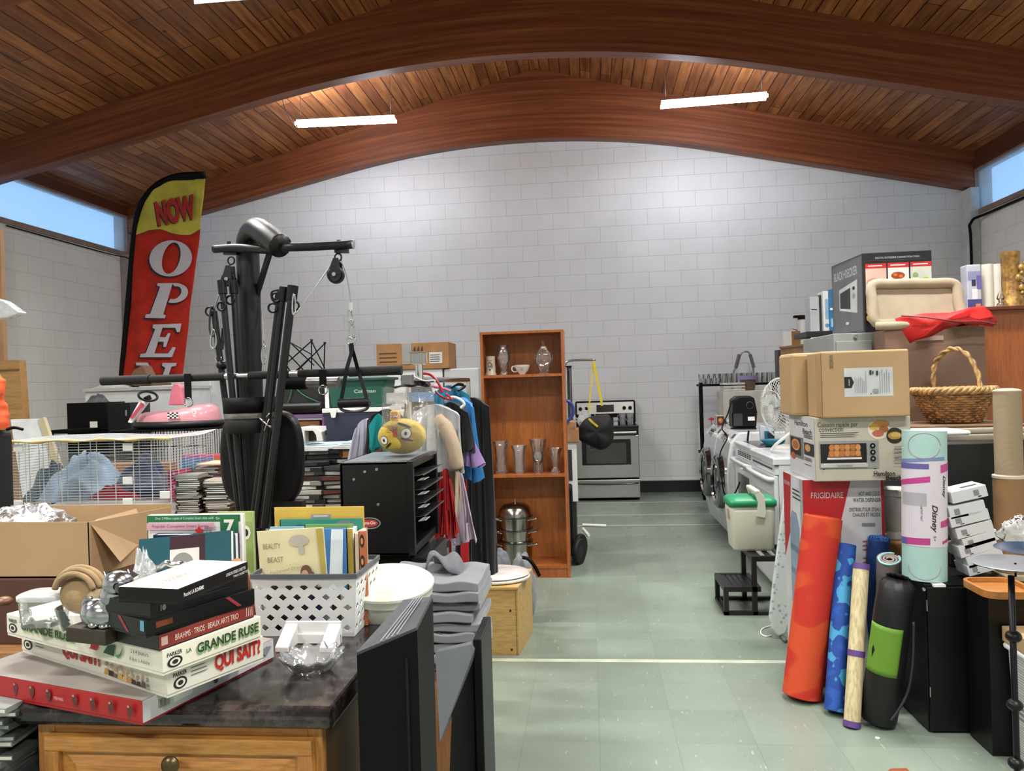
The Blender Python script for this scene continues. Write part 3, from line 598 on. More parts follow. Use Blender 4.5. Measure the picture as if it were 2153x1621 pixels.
m.add(vs, [(4*i+k, 4*i+(k+1) % 4, 4*((i+1) % n_)+(k+1) % 4, 4*((i+1) % n_)+k) for i in range(n_) for k in range(4)], RG); m.build('rim', bk)
zb = CT+.003
def bbook(label, a, b, yt, Y, th, col_, **k): return book(label, a, b, yt, Y, th, col_, z0=zb, **k)
t_, s, w_, h = bbook('tall yellow hardback, rearmost in the white basket', 575, 763, 1068, Y0+BD-.012, .010, mat('#c9a94a', .5)); s.rect(.42, .90, .64, .935, mat('#8a8e98', .5)); s.lines(.45, .61, (.915,), .008, PAPER, 0); s.build('cover_print', t_)
t_, s, w_, h = bbook('teal storybook with grey creature just in front of the yellow hardback', 588, 760, 1093, Y0+BD-.028, .010, mat('#2f8374', .5)); s.ell(.8, .93, .12, .06, mat('#6f7d7a', .6)).ell(.25, .9, .08, .05, mat('#1d5a66', .6)); s.build('cover_print', t_)
t_, s, w_, h = bbook('pale blue folder edge standing behind the princess book', 566, 735, 1108, Y0+BD-.042, .006, mat('#8fb5c9', .3)); s.rect(.0, .93, .9, .98, mat('#d5e6ee', .4)); s.build('cover_print', t_)
t_, s, w_, h = bbook('thin green edged picture book in the white basket', 640, 741, 1103, Y0+BD-.055, .006, mat('#6c9a5a', .5)); s.rect(.05, 0, .85, .95, mat('#9db7d0', .4)); s.poly([(.25, 0), (.55, 0), (.9, .95), (.6, .95)], PAPER); s.build('cover_print', t_)
t_, s, w_, h = bbook('blue and white picture book right of the princess book', 672, 727, 1113, Y0+BD-.078, .014, mat('#3f78b8', .35)); s.poly([(.2, 0), (.75, 0), (.9, 1), (.45, 1)], mat('#dfe9f2', .4)); s.build('cover_print', t_)
t_, s, w_, h = bbook('olive yellow book edge beside the blue and white book', 728, 741, 1112, Y0+BD-.075, .07, mat('#a8923c', .5))
t_, s, w_, h = bbook('cream paperback edge at the right end of the basket', 744, 752, 1122, Y0+BD-.09, .08, mat('#d8c9ab', .6))
t_, s, w_, h = bbook('orange and black patterned book at the right end of the basket', 753, 768, 1118, Y0+BD-.10, .012, mat('#b5683f', .5))
for k in range(4): s.ell(.5, .9-.22*k, .32, .07, INK).ell(.5, .9-.22*k, .16, .035, mat('#d88a5a', .5))
s.build('cover_print', t_)
for k, cc in enumerate(('#26262e', '#22264a', '#8a8d92', '#332c2a', '#d9d7cf')):
    t_, s, w_, h = bbook('thin book low in the white basket, seen through its diamond holes', 560+k*26, 655+k*20, 1232+3*k, Y0+.02+k*.006, .004, mat(cc, .5), grp='books low in the basket')
t_, s, w_, h = bbook('cream BEAUTY BEAST storybook with reading girl, front of the basket', 549, 690, 1132, Y0+.048, .006, mat('#d9d0a6', .4), tilt=R(-3), hgt=at(549, 1118, Y0+.045).z-zb)
BRO = mat('#6b4f3a', .6); GLD = mat('#b3a04a', .5)
s.text('BEAUTY', .22, .84, .055, mat('#8c7f6a', .6), width=.26); s.text('BEAST', .26, .70, .055, mat('#8c7f6a', .6), width=.24); s.ell(.63, .88, .15, .06, mat('#b5b0a0', .6)).ell(.66, .79, .04, .05, mat('#b5b0a0', .6)); s.poly([(.90, .99), (.99, .99), (.99, .45), (.93, .5)], GLD).ell(.07, .45, .06, .12, mat('#c9b96a', .5))
for j in range(16):
    a = PI*(.15+j*.055); s.ell(.52+.33*math.cos(a), .35+.30*math.sin(a), .006, .004, mat('#9c8c6a', .6), 6)
s.text('Enchanted Dreams', .45, .60, .03, mat('#9c8c6a', .6), shear=.3, width=.4, rot=.15)
s.ell(.72, .56, .085, .075, BRO).ell(.80, .40, .075, .17, BRO); s.ell(.70, .53, .055, .055, mat('#c99c7c', .6)); s.poly([(.58, .05), (.63, .36), (.74, .44), (.86, .30), (.90, .05)], mat('#d6d3cf', .5)); s.poly([(.36, .30), (.48, .34), (.60, .10), (.46, .06)], mat('#8a6a5a', .5)); s.build('cover_print', t_)
# ---------- cut glass dish and white plastic stand
q = az(645, 1422, CT)+Vector((0, .03, 0)); r = .062
def dishp(u, v_):
    a = 2*PI*u; k = 1+.07*math.cos(12*a)*v_; rr = (.022+(r-.022)*v_**.8)*k
    return q+Vector((rr*math.cos(a), rr*math.sin(a), .001+.034*v_**1.7+.004*math.cos(12*a)*v_))
ds = thing('glass_dish', 'cut glass dish with scalloped rim at the front of the worktop', 'dish', q[:])
M().grid(dishp, 96, 8, glass(alpha=.2, wave=.22, fmul=1.5, name='cut_glass', rough=.06)).build('bowl', ds, solid=.003)
M().cyl(q, q+Vector((0, 0, .003)), .023, GLS, n=24).build('foot', ds)
a, b = az(578, 1372, CT), az(706, 1366, CT)
ws = thing('plastic_stand', 'white plastic folding stand behind the cut glass dish', 'stand', ((a.x+b.x)/2, a.y+.03, CT))
w3 = b.x-a.x; o = Vector((a.x, a.y, CT))
M().fbox(o+Vector((0, .06, .0)), (w3, 0, 0), (0, .006, 0), (0, 0, .05), WHT).build('back_plate', ws, bev=.002)
for sx in (0, 1): 
    x = o.x+(w3-.03)*sx; m = M(); m.prism([(x, o.y, CT), (x, o.y+.06, CT), (x, o.y+.06, CT+.045), (x, o.y, CT+.012)], (.03, 0, 0), WHT); m.build('arm', ws, bev=.002)
M().fbox(o+Vector((.0, .054, .002)), (w3, 0, 0), (0, .006, 0), (0, 0, .02), WHT).build('crossbar', ws)
# ---------- round tub, black speaker column and black stand right of the worktop
q = at(815, 1216, 1.90); tb = thing('round_tub', 'large round translucent white plastic tub with lid behind the basket', 'food container', (q.x, q.y, CT)); tb.rotation_euler = (R(9), R(3), 0)
TW = mat('#d3d6c4', .35, var=.01, coat=.2); H0 = q.z-CT
M(w=False).lathe([(.001, .012), (.095, .012), (.102, .03), (.108, H0-.02)], (0, 0, 0), TW, 48).build('tub', tb)
M(w=False).lathe([(.108, H0-.03), (.113, H0-.028), (.114, H0-.012), (.116, H0-.010), (.116, H0-.004), (.110, H0), (.098, H0), (.094, H0-.004), (.001, H0-.004)], (0, 0, 0), TW, 48).build('lid', tb)
BG = mat('#34373b', .5, bump=.2, bs=250)
sp_ = thing('speaker_column', 'black and grey angular column with grooved slanted top, beside the worktop', 'speaker', (-.39, 1.55, 0))
A = [at(750, 1378, 1.34), at(877, 1325, 1.345), at(910, 1259, 1.62), at(850, 1266, 1.66)]
A[3].x = max(A[3].x, -.468); A[0].x = max(A[0].x, -.47)
m = M(); top = [v.copy() for v in A]; bot = [Vector((v.x, v.y, 0)) for v in A]
bot[2].x -= .005
m.add(top+bot, [(4, 5, 1, 0), (5, 6, 2, 1), (6, 7, 3, 2), (7, 4, 0, 3), (7, 6, 5, 4)], BLK); m.build('body', sp_)
nrm = (top[1]-top[0]).cross(top[3]-top[0]).normalized()*.006
if nrm.z < 0: nrm = -nrm
m = M(); T2 = [p+nrm for p in top]; m.add(top+T2, [(4, 5, 6, 7), (0, 1, 5, 4), (1, 2, 6, 5), (2, 3, 7, 6), (3, 0, 4, 7)], BG); m.build('top_panel', sp_, bev=.002)
for k_ in range(4):
    f = .42+k_*.09; M().bar(T2[0].lerp(T2[1], f)+nrm*.1, T2[3].lerp(T2[2], f)+nrm*.1, .002, .002, mat('#7b7f83', .5)).build('groove_rib', sp_)
d = (bot[1]-bot[0]); M().fbox(bot[0].lerp(bot[1], .80)+Vector((0, -.004, 0)), d*.04, Vector((0, .004, 0)), Vector((0, 0, top[1].z-.05)), BLKM).build('edge_trim', sp_)
st = thing('folding_stand', 'black and grey slanted stand of flat panels beside the plywood box', 'stand', (-.31, 2.0, 0))
p1, p2 = at(915, 1372, 2.02), at(1003, 1352, 2.10); p3, p4 = at(1000, 1372, 2.10), at(925, 1560, 1.92)
M().prism([p1, p2, p3+Vector((0, 0, -.0)), p4], (.004, .03, 0), mat('#53575b', .5)).build('slanted_panel', st)
a = at(1004, 1342, 2.10); M().box((a.x-.012, 2.09, 0.02), (a.x+.012, 2.30, a.z), BLKM).build('side_panel', st, bev=.003)
a2 = at(930, 1520, 1.95); M().prism([(a2.x-.012, 1.95, .02), (a.x-.014, 2.10, .02), at(1000, 1372, 2.10)-Vector((.004, 0, 0)), at(950, 1500, 1.98)], (0, .02, 0), BLK).build('lower_panel', st)
M().box((a.x-.02, 2.03, 0), (a.x+.03, 2.32, .03), BG).box((a2.x-.03, 1.9, 0), (a2.x+.02, 2.05, .03), BG).build('foot', st, bev=.004)
# ---------- wooden box with latch, grey folded fabric, plywood crate with toilet seat
wb = thing('wooden_box', 'narrow wooden box with a brass latch under the grey fabric', 'box', (-.75, 2.6, 0))
a = at(945, 1320, 2.45)
PLY = wood('#b08d4e', '#c9a868', 'x', .5, .6); PLY2 = wood('#a98548', '#c3a060', 'x', .55, .8)
M().box((-.95, 2.45, 0), (a.x, 2.765, .50), wood('#a26c40', '#b98459', 'z', .5, .5)).build('body', wb)
qh = at(925, 1338, 2.445); m = M(); m.tube([qh+Vector((.010*math.cos(t_), -.004, .012*math.sin(t_))) for t_ in [i*.5 for i in range(13)]], .0025, metal('#6b5a3a', .4, (1, 1, 1)), 6); m.box((qh.x-.016, 2.440, qh.z-.006), (qh.x+.002, 2.45, qh.z+.02), metal('#6b5a3a', .4, (1, 1, 1))); m.build('latch', wb)
GF = cloth('#7d8084', .06); GF2 = cloth('#66696e', .06)
def folded(name, label, cat, c, sx, sy, z0, z1, seed, mt, n=5, grp=None, rz=0):
    rnd = random.Random(seed); t_ = thing(name, label, cat, (c[0], c[1], z0), rz, grp)
    hh = (z1-z0)/n
    for k in range(n):
        jx, jy = rnd.uniform(-.02, .02), rnd.uniform(-.02, .02); w_ = sx*rnd.uniform(.93, 1.04); d_ = sy*rnd.uniform(.93, 1.04); m = M(w=False); NN = 20; ph = rnd.random()*6
        prof = [(-w_/2+w_*i/NN, hh*.12*math.sin(ph+i*.8)) for i in range(NN+1)]
        vs = []
        for j in range(9):
            y_ = -d_/2+d_*j/8
            for x_, zz in prof: vs.append((x_+jx, y_+jy, k*hh+hh*.04+zz*(.4+.6*j/8)+.0*j))
            for x_, zz in prof[::-1]: vs.append((x_+jx, y_+jy, (k+1)*hh-hh*.10+zz+.3*hh*math.sin(ph+3*x_/w_+j)*.3))
        K = 2*(NN+1); fs = [(j*K+i, j*K+(i+1) % K, (j+1)*K+(i+1) % K, (j+1)*K+i) for j in range(8) for i in range(K)]+[tuple(range(K-1, -1, -1)), tuple(8*K+i for i in range(K))]
        m.add(vs, fs, mt, False); m.build('fold', t_, bev=hh*.12, seg=2)
    return t_
fc = at(955, 1250, 2.72)
fz = at(955, 1188, 2.6).z
ff = folded('folded_fabric', 'stack of grey folded fabric covers on the wooden box', 'fabric', (fc.x-.05, 2.60), .34, .31, .501, at(955, 1212, 2.52).z, 5, GF, 9)
q1, q2, q3 = at(900, 1185, 2.6), at(945, 1175, 2.6), at(975, 1188, 2.6)
def flop(u, v_):
    p = q1.lerp(at(985, 1190, 2.6), u); return p+Vector((0, .14*v_-.04, .055*math.sin(u*PI*1.2+.3)*(1-.6*v_)+.02*math.sin(9*u+3*v_)-.10*max(0, u-.8)/.2*.4-.03+.03*math.sin(3*v_)))
M().grid(flop, 24, 8, GF2).build('loose_fold', ff, solid=.005)
M().grid(lambda u, v_: at(918+100*u, 1318+(34*u if v_ > .5 else 8*u)+22*v_*u, 2.5+.1*v_), 12, 4, GF2).build('hanging_corner', ff, solid=.006)
tg = at(950, 1238, 2.5); M().prism([tg, tg+Vector((.03, 0, .008)), tg+Vector((.05, 0, -.004)), tg+Vector((.02, 0, -.01))], (0, -.002, 0), mat('#a9abab', .5)).build('label_tag', ff)
cr = thing('plywood_crate', 'pale plywood crate with dark screw holes under the toilet seat', 'crate', (-.6, 4.25, 0))
zt = .362; xa = -.93; fr = az(1092, 1378, 0); yb = 4.62
O = Vector((xa, fr.y, 0)); 
M().prism([(xa, fr.y, 0), (fr.x, fr.y, 0), (fr.x+.045, 4.40, 0), (xa+.03, 4.42, 0)], (0, 0, zt-.012), PLY2).build('body', cr)
M().prism([(xa-.003, fr.y-.006, zt-.012), (fr.x+.003, fr.y-.006, zt-.012), (fr.x+.048, 4.41, zt-.012), (xa+.03, 4.42, zt-.012)], (0, 0, .012), PLY).build('top_board', cr)
m = M()
for px, py in ((1073, 1284), (1076, 1366)): p = at(px, py, fr.y-.001); m.cyl((p.x, fr.y+.004, p.z), (p.x, fr.y-.0015, p.z), .0065, mat('#4a1f12', .6), n=12)
m.build('screw_hole', cr)
M().fbox((fr.x-.012, fr.y-.001, 0), (.003, 0, 0), (0, .001, 0), (0, 0, zt-.02), mat('#6b5026', .6)).build('joint_line', cr)
ts = thing('toilet_seat', 'white oval toilet seat with lid lying on the plywood crate', 'toilet seat', (-.62, 4.21, zt))
PW = mat('#d8d2cc', .2, coat=.4)
M().lathe([(.001, .002), (.15, .002), (.168, .006), (.170, .014), (.162, .020), (.001, .020)], (-.535-.02, 4.20, zt), PW, 40, sx=1.18, sy=1.0).build('seat', ts)
M().lathe([(.001, .022), (.155, .022), (.166, .028), (.160, .038), (.12, .045), (.001, .048)], (-.535-.02, 4.20, zt), PW, 40, sx=1.18, sy=1.0).build('lid', ts)
M().box((-.74, 4.29, zt+.048), (-.62, 4.33, zt+.062), PAPER).build('price_label', ts)
tag(M().grid(lambda u, v_: Vector((-.80+.12*u, 3.98+.20*v_, zt+.052+.012*math.sin(8*u)+.008*math.sin(7*v_)-.0*u)), 8, 8, mat('#b9bcc0', .4)).build('cloth_scrap', solid=.003), 'pale crumpled plastic scrap beside the toilet seat', 'plastic')
# grey bags by the crate
def bag(name, label, c, r, seed, mt, extra=None, cat='bag'):
    rnd = random.Random(seed); ph = [rnd.random()*6 for _ in range(6)]
    def f(u, v_):
        a, b = u*2*PI, v_*PI; k = 1+.10*math.sin(2*a+ph[0])*math.sin(2*b)+.06*math.sin(5*a+ph[1])*math.sin(3*b+ph[2])+.03*math.sin(9*a+6*b+ph[3])
        x = math.copysign(abs(math.cos(a))**.75, math.cos(a)); y_ = math.copysign(abs(math.sin(a))**.75, math.sin(a))
        return Vector(c)+Vector((r[0]*x*math.sin(b)**.6*k, r[1]*y_*math.sin(b)**.6*k, r[2]*(1-math.cos(b))*k if b < 9 else 0))
    t_ = thing(name, label, cat, c); M().grid(f, 36, 18, mt).build('body', t_); return t_
b_ = bag('grey_bag', 'grey fabric bag with black strap standing behind the plywood crate', (at(1097, 1200, 4.62).x, 4.62, 0), (.085, .10, .190), 4, GF)
M().tube([at(1100, 1172, 4.53), at(1112, 1176, 4.51), at(1125, 1192, 4.51), at(1134, 1210, 4.53)], .012, BLK, 6, smooth=5).build('strap', b_)
M().cyl(at(1088, 1200, 4.51), at(1108, 1197, 4.50), .008, STEEL).build('buckle', b_)
bag('grey_bag', 'rounded grey fabric bundle between the clothes rack and toilet seat', (-.83, 4.7, 0), (.13, .14, .215), 9, GF)
bag('grey_bag', 'low grey fabric bundle just left of the bookcase foot', (-.62, 4.75, 0), (.10, .10, .19), 12, GF2)
# ================================================================= MIDDLE LEFT
# ---------- home gym with its attached cables and bars
GY = 3.0; GM = mat('#0e0f11', .42, var=.25, sc=20, spec=.4); CAB = mat('#8f9192', .4); RUB = mat('#101011', .8)
def g(x, y, Y=GY): return at(x, y, Y)
gym = thing('home_gym', 'tall black home gym tower with crossbar, pulleys and padded backrest', 'exercise machine', (g(530, 1000).x, GY, 0))
b0 = g(533, 1080); 
M().tube([(b0.x, GY, .0), (b0.x, GY, .6), g(531, 1000), g(528, 800), g(523, 600), g(521, 530), g(523, 502, 2.98), g(538, 482, 2.93), g(560, 494, 2.86), g(590, 518, 2.80)], .046, GM, 20, smooth=6).build('main_post', gym)
M().box((b0.x-.06, 2.4, 0), (b0.x+.06, 3.9, .06), GM).box((b0.x-.45, 3.75, 0), (b0.x+.45, 3.87, .06), GM).box((b0.x-.35, 2.4, 0), (b0.x+.35, 2.5, .06), GM).build('base_frame', gym, bev=.006)
M().tube([g(450, 524, 2.95), g(500, 521, 2.93), g(560, 525, 2.88), g(600, 520, 2.80), g(640, 519, 2.80), g(742, 514, 2.84)], .0165, GM, 14, smooth=5).cyl(g(742, 514, 2.84), g(744, 514, 2.84), .0175, STEEL).build('crossbar', gym)
M().bar(g(568, 528, 2.9), g(540, 620, 3.0), .012, .03, GM).build('brace', gym)
for x, y, yy in ((481, 508, 2.95), (712, 505, 2.84)):
    M().cyl(g(x, y, yy), g(x, y+8, yy), .008, GM, n=8).build('bolt', gym)
for x, y, yy in ((481, 535, 2.95), (715, 531, 2.84)):
    M().fbox(g(x-12, y, yy-.01), g(x+16, y, yy-.01)-g(x-12, y, yy-.01), (0, .02, 0), (0, 0, .03), GM).build('bracket', gym)
def pulley(x, y, yy, r, ring_y):
    c = g(x, y, yy); m = M()
    m.lathe([(r*.8, -.016), (r, -.013), (r, -.006), (r*.86, 0), (r, .006), (r, .013), (r*.8, .016)], c, GM, 28, ax=(.25, -1, 0)).cyl(c+Vector((0, -.018, 0)), c+Vector((0, .018, 0)), r*.82, GM, n=28).cyl(c+Vector((0, -.024, 0)), c+Vector((0, -.016, 0)), .008, STEEL, n=10)
    w_ = m.build('pulley', gym)
    t_ = g(x+3, y-32*r/.031, yy)
    M().prism([t_+Vector((-.010, -.02, 0)), t_+Vector((.010, -.02, 0)), c+Vector((r*.75, -.02, .0)), c+Vector((-r*.75, -.02, 0))], (0, .003, 0), GM).prism([t_+Vector((-.010, .017, 0)), t_+Vector((.010, .017, 0)), c+Vector((r*.75, .017, .0)), c+Vector((-r*.75, .017, 0))], (0, .003, 0), GM).build('cheek_plate', w_)
    M().tube([g(x+5+7*math.cos(a), ring_y+8*math.sin(a), yy) for a in [i*PI/6 for i in range(12)]], .0035, GM, 6, closed=True).build('ring', gym)
pulley(706, 578, 2.84, .033, 541)
pulley(481, 588, 2.95, .028, 548)
M().tube([g(622, 660, 2.7), g(650, 622, 2.75), g(690, 566, 2.83), g(700, 548, 2.84), g(718, 552, 2.84), g(729, 580, 2.84), g(736, 620, 2.84), g(737, 640, 2.84)], .0028, CAB, 6, smooth=6).build('cable', gym)
def link(parent, x, y, yy, rx, ry, r=.0032, name='carabiner', tilt=0, mt=CHROME):
    pts = [g(x+rx*math.copysign(abs(math.cos(a))**.8, math.cos(a))*(.8+.2*math.sin(a))+tilt*math.sin(a), y+ry*math.sin(a), yy) for a in [i*PI/9 for i in range(18)]]
    return M().tube(pts, r, mt, 6, closed=True).build(name, parent)
M().cyl(g(737, 636, 2.84), g(737, 652, 2.84), .007, mat('#b9bab8', .4)).build('ferrule', gym)
link(gym, 736, 667, 2.84, 5, 17, tilt=1); link(gym, 739, 692, 2.84, 6, 20)
link(gym, 618, 640, 2.7, 4, 22, .003); link(gym, 447, 675, 2.9, 8, 32, .004, mt=metal('#5a5b5c', .3, (1, 1, 1))); link(gym, 449, 713, 2.9, 7, 20, .004); link(gym, 555, 745, 2.9, 6, 20, .003, mt=CHROME); link(gym, 556, 775, 2.9, 5, 20, .003)
M().tube([g(470, 590, 2.95), g(460, 620, 2.9), g(450, 650, 2.9)], .003, CAB, 6, smooth=4).tube([g(555, 720, 2.95), g(553, 690, 2.97), g(550, 650, 2.99)], .003, CAB, 6, smooth=4).build('cable', gym)
pad = M()
pz0, pz1 = g(560, 1062, 3.13).z, g(560, 862, 3.13).z; pxl, pxr = g(466, 950, 3.13).x, g(638, 950, 3.13).x; pc = (pxl+pxr)/2; hw = (pxr-pxl)/2
pl_ = []
for i in range(48):
    a = 2*PI*i/48; cx, cz = math.cos(a), math.sin(a); e = .45
    pl_.append((pc+hw*math.copysign(abs(cx)**e, cx)*(1 if cz < 0 else 1), 3.10, (pz0+pz1)/2+(pz1-pz0)/2*math.copysign(abs(cz)**.75, cz)))
pad.prism(pl_, (0, .06, 0), mat('#0d0d0f', .45, var=.2, coat=.06, spec=.35), False).build('back_pad', gym, bev=.02, seg=4)
M().fbox(g(615, 1062, 3.1)+Vector((-.12, 0, -.06)), (.16, 0, 0), (0, .05, 0), (0, 0, .075), mat('#222326', .35)).cyl((pc+.05, 3.12, 0.05), (pc+.05, 3.12, pz0), .025, GM).build('pad_support', gym)
# ---------- lat bar across the gym
lb_ = thing('pull_down_bar', 'long black foam-covered bar with steel ends hanging level across the gym', 'exercise bar', g(530, 790, 2.88)[:])
A_, B_ = g(215, 801, 2.86), g(845, 778, 2.86)
def L(f): return A_.lerp(B_, f)
M().cyl(L(.01), L(.99), .0125, STEEL).build('steel_bar', lb_)
for f0, f1, r in ((0, .165, .0185), (.165, .42, .0155), (.50, .635, .0155), (.665, .83, .0155), (.83, 1, .0185)):
    M().cyl(L(f0), L(f1), r, RUB, n=18).build('foam_grip', lb_, bev=.004)
def loop_strap(x, y, yy, h, nm='strap'):
    a = g(x, y-14, yy); M().box((a.x-.014, yy-.022, a.z-h), (a.x+.014, yy-.019, a.z), BLK).build('strap', lb_)
    c = Vector((a.x, yy-.021, a.z-h-.012)); M().tube([c+Vector((.018*math.cos(q), 0, .018*math.sin(q))) for q in [i*PI/8 for i in range(16)]], .0028, CHROME, 6, closed=True).build('ring', lb_)
loop_strap(400, 800, 2.86, .10); loop_strap(682, 792, 2.86, .065)
M().cyl(g(590, 805, 2.95), g(645, 804, 2.95), .028, BLK).cyl(g(645, 804, 2.95), g(712, 804, 2.95), .022, metal('#a9aaab', .3, (1, 1, 1))).build('weight_peg', gym)
# ---------- stirrup handle on its webbing
hd = thing('stirrup_handle', 'black stirrup handle hanging on webbing from the right pulley', 'exercise handle', g(740, 850, 2.80)[:])
M().tube([g(739+9*math.cos(a), 717+9*math.sin(a), 2.84) for a in [i*PI/6 for i in range(12)]], .003, CHROME, 6, closed=True).build('ring', hd)
def strap(pts, w_, mt=BLK, th=.003):
    m = M()
    for a, b in zip(pts[:-1], pts[1:]): m.bar(a, b, w_, th, mt, up=(0, 1, 0))
    return m
strap([g(738, 722, 2.84), g(740, 742, 2.83)], .020).build('webbing', hd)
strap([g(740, 738, 2.83), g(729, 775, 2.79), g(716, 850, 2.77)], .014).build('webbing', hd)
strap([g(742, 738, 2.83), g(752, 775, 2.84), g(775, 850, 2.77)], .014).build('webbing', hd)
M().cyl(g(712, 848, 2.77), g(777, 845, 2.77), .017, BLKM, n=16).build('grip', hd); M().tube([g(713, 852, 2.77), g(720, 862, 2.77), g(745, 866, 2.77), g(770, 860, 2.77), g(776, 848, 2.77)], .006, mat('#2c2d30', .3), 8, smooth=4).build('bow', hd)
h2 = thing('stirrup_handle', 'black stirrup handle hanging low on the left side of the gym', 'exercise handle', g(468, 760, 2.9)[:])
strap([g(470, 690, 2.93), g(466, 735, 2.9)], .014).build('webbing', h2)
M().tube([g(459+6*math.cos(a), 754+6*math.sin(a), 2.9) for a in [i*PI/6 for i in range(12)]], .003, CHROME, 6, closed=True).build('ring', h2)
M().sph(g(467, 768, 2.9), (.024, .02, .018), BLKM).build('grip', h2)
# ---------- bundle of black poles strapped to the gym post
def pole(a, b, yy, label, cap=True, r=.0125, rings=()):
    p, q = g(*a, yy[0]), g(*b, yy[1]); t_ = thing('frame_pole', label, 'pole', q[:], 0, 'poles bundled against the gym post')
    M().cyl(p, q, r, mat('#0f1012', .32, var=.2, spec=.4), n=12).build('shaft', t_)
    d = (p-q).normalized()
    if cap: M().cyl(p-d*.05, p+d*.004, r*1.35, BLKM, n=14).build('end_cap', t_)
    for dx, dy in rings:
        c = p-d*dy+Vector((dx, -.012, 0)); M().tube([c+Vector((.017*math.cos(k), 0, .017*math.sin(k))) for k in [i*PI/8 for i in range(16)]], .0042, BLKM, 6, closed=True).build('eyelet', t_)
pole((466, 592), (515, 1110), (2.86, 2.80), 'black pole, leftmost of the strapped bundle, with a square cap', rings=((-.004, .10),))
pole((490, 592), (522, 1110), (2.90, 2.82), 'black pole just right of the leftmost one in the strapped bundle', rings=((-.01, .075),))
pole((450, 655), (507, 1110), (2.92, 2.86), 'black pole topped lower than the rest on the left of the bundle', rings=((-.012, .0),), cap=False)
pole((597, 606), (538, 1110), (2.78, 2.74), 'black pole leaning right with two eyelets at its top', rings=((-.022, .035), (-.030, .075)))
pole((616, 603), (556, 1110), (2.76, 2.72), 'black pole, rightmost of the strapped bundle, with an eyelet on its right', rings=((.020, .075),), r=.015)
pole((589, 612), (530, 1110), (2.82, 2.78), 'black pole between post and the two right-leaning poles', rings=((-.012, .015),))
q = g(527, 850, 2.85)
def cuff(y0, y1, mt, name, parent=None, r=(.105, .11), lab=None, cat=None):
    a, b = g(533, y0, 2.88), g(533, y1, 2.88); m = M(); n_ = 32
    vs = [(a.x-.008+r[0]*math.cos(2*PI*i/n_), 2.865+r[1]*math.sin(2*PI*i/n_), z) for z in (a.z, b.z) for i in range(n_)]
    m.add(vs, [(i, (i+1) % n_, (i+1) % n_+n_, i+n_) for i in range(n_)], mt, True); o = m.build(name, parent, solid=.004); return o
sb = thing('tie_strap', 'black velcro strap wound around poles and gym post', 'strap', (q.x, 2.865, q.z))
cuff(835, 867, BLK, 'upper_band', sb, (.094, .112)); cuff(872, 908, mat('#19191b', .8), 'lower_band', sb, (.085, .106))
ps = thing('tie_strap', 'strip of brown packing tape around the poles and gym post', 'tape', (q.x, 2.865, q.z-.05)); cuff(854, 878, glass(tint=(.9, .8, .62), alpha=.35, name='brown_tape', rough=.15, wave=.8), 'tape_band', ps, (.089, .109))
M().tube([g(560, 878, 2.74), g(564, 872, 2.74), g(568, 868, 2.74)], .003, CHROME, 6).tube([g(546, 880, 2.74), g(565, 895, 2.74), g(572, 900, 2.74)], .004, CHROME, 6).tube([g(556, 905, 2.74), g(566, 880, 2.74)], .003, CHROME, 6).build('clip', sb)
# ---------- black smoker grill cabinet
SY = 2.78; gx0, gx1 = at(714, 1000, SY).x, at(862, 1000, SY).x; gz1 = at(714, 972, SY).z; gz0 = at(714, 1170, SY).z; gd = .42
gr = thing('smoker_cabinet', 'black vertical smoker cabinet with open side racks and red badge', 'smoker grill', ((gx0+gx1)/2, SY+gd/2, 0))
GB = mat('#08090b', .33, var=.15, coat=.08, spec=.4)
gx2 = at(919, 1000, SY+gd).x
m = M(); m.box((gx0, SY, gz0), (gx1, SY+.02, gz1), GB).box((gx0, SY+gd, gz0), (gx2, SY+gd+.015, gz1), GB).box((gx0, SY, gz0), (gx0+.015, SY+gd, gz1), GB).box((gx0, SY, gz1-.015), (gx1, SY+gd+.015, gz1), mat('#6f7478', .3)).box((gx0, SY, gz0), (gx1, SY+gd, gz0+.015), GB).box((gx0+.015, SY+.02, gz0+.015), (gx1-.12, SY+gd, gz1-.016), BLK)
m.build('body', gr, bev=.004)
M().box((gx1-.012, SY-.004, gz0), (gx1+.012, SY+.02, gz1), GB).box((gx1-.012, SY+.02, gz1-.03), (gx1+.006, SY+gd, gz1), GB).box((gx1-.012, SY+.02, gz0), (gx1+.006, SY+gd, gz0+.03), GB).build('door_frame', gr, bev=.003)
m = M()
for x, y in ((767, 992), (792, 987), (744, 1008), (795, 1061), (728, 1068), (900, 975)):
    if x > 862: continue
    p = at(x, y, SY); m.lathe([(.001, -.004), (.004, -.004), (.006, -.002), (.0065, 0)], (p.x, SY-.001, p.z), STEEL, 14, ax=(0, 1, 0))
m.build('screw', gr)
for k, zz in enumerate((1000, 1030, 1058, 1086)):
    p = at(864, zz+4, SY+.05); z_ = p.z; rk = M()
    for j in range(9): rk.bar((gx1-.09+.002, SY+.05+j*.045, z_-.01), (gx1+.045, SY+.05+j*.045, z_+.012), .014, .002, metal('#c4c7ca', .25, (1, 1, 1)))
    rk.bar((gx1+.045, SY+.03, z_+.012), (gx1+.045, SY+gd-.02, z_+.012), .004, .004, STEEL).bar((gx1-.085, SY+.03, z_-.01), (gx1-.085, SY+gd-.02, z_-.01), .004, .004, STEEL)
    rk.fbox((gx1+.01, SY+.07, z_-.016), (.03, 0, .004), (0, .08, 0), (0, 0, .002), mat('#babdc0', .35))
    rk.build('rack_shelf', gr)
p, q = at(752, 1088, SY), at(801, 1112, SY)
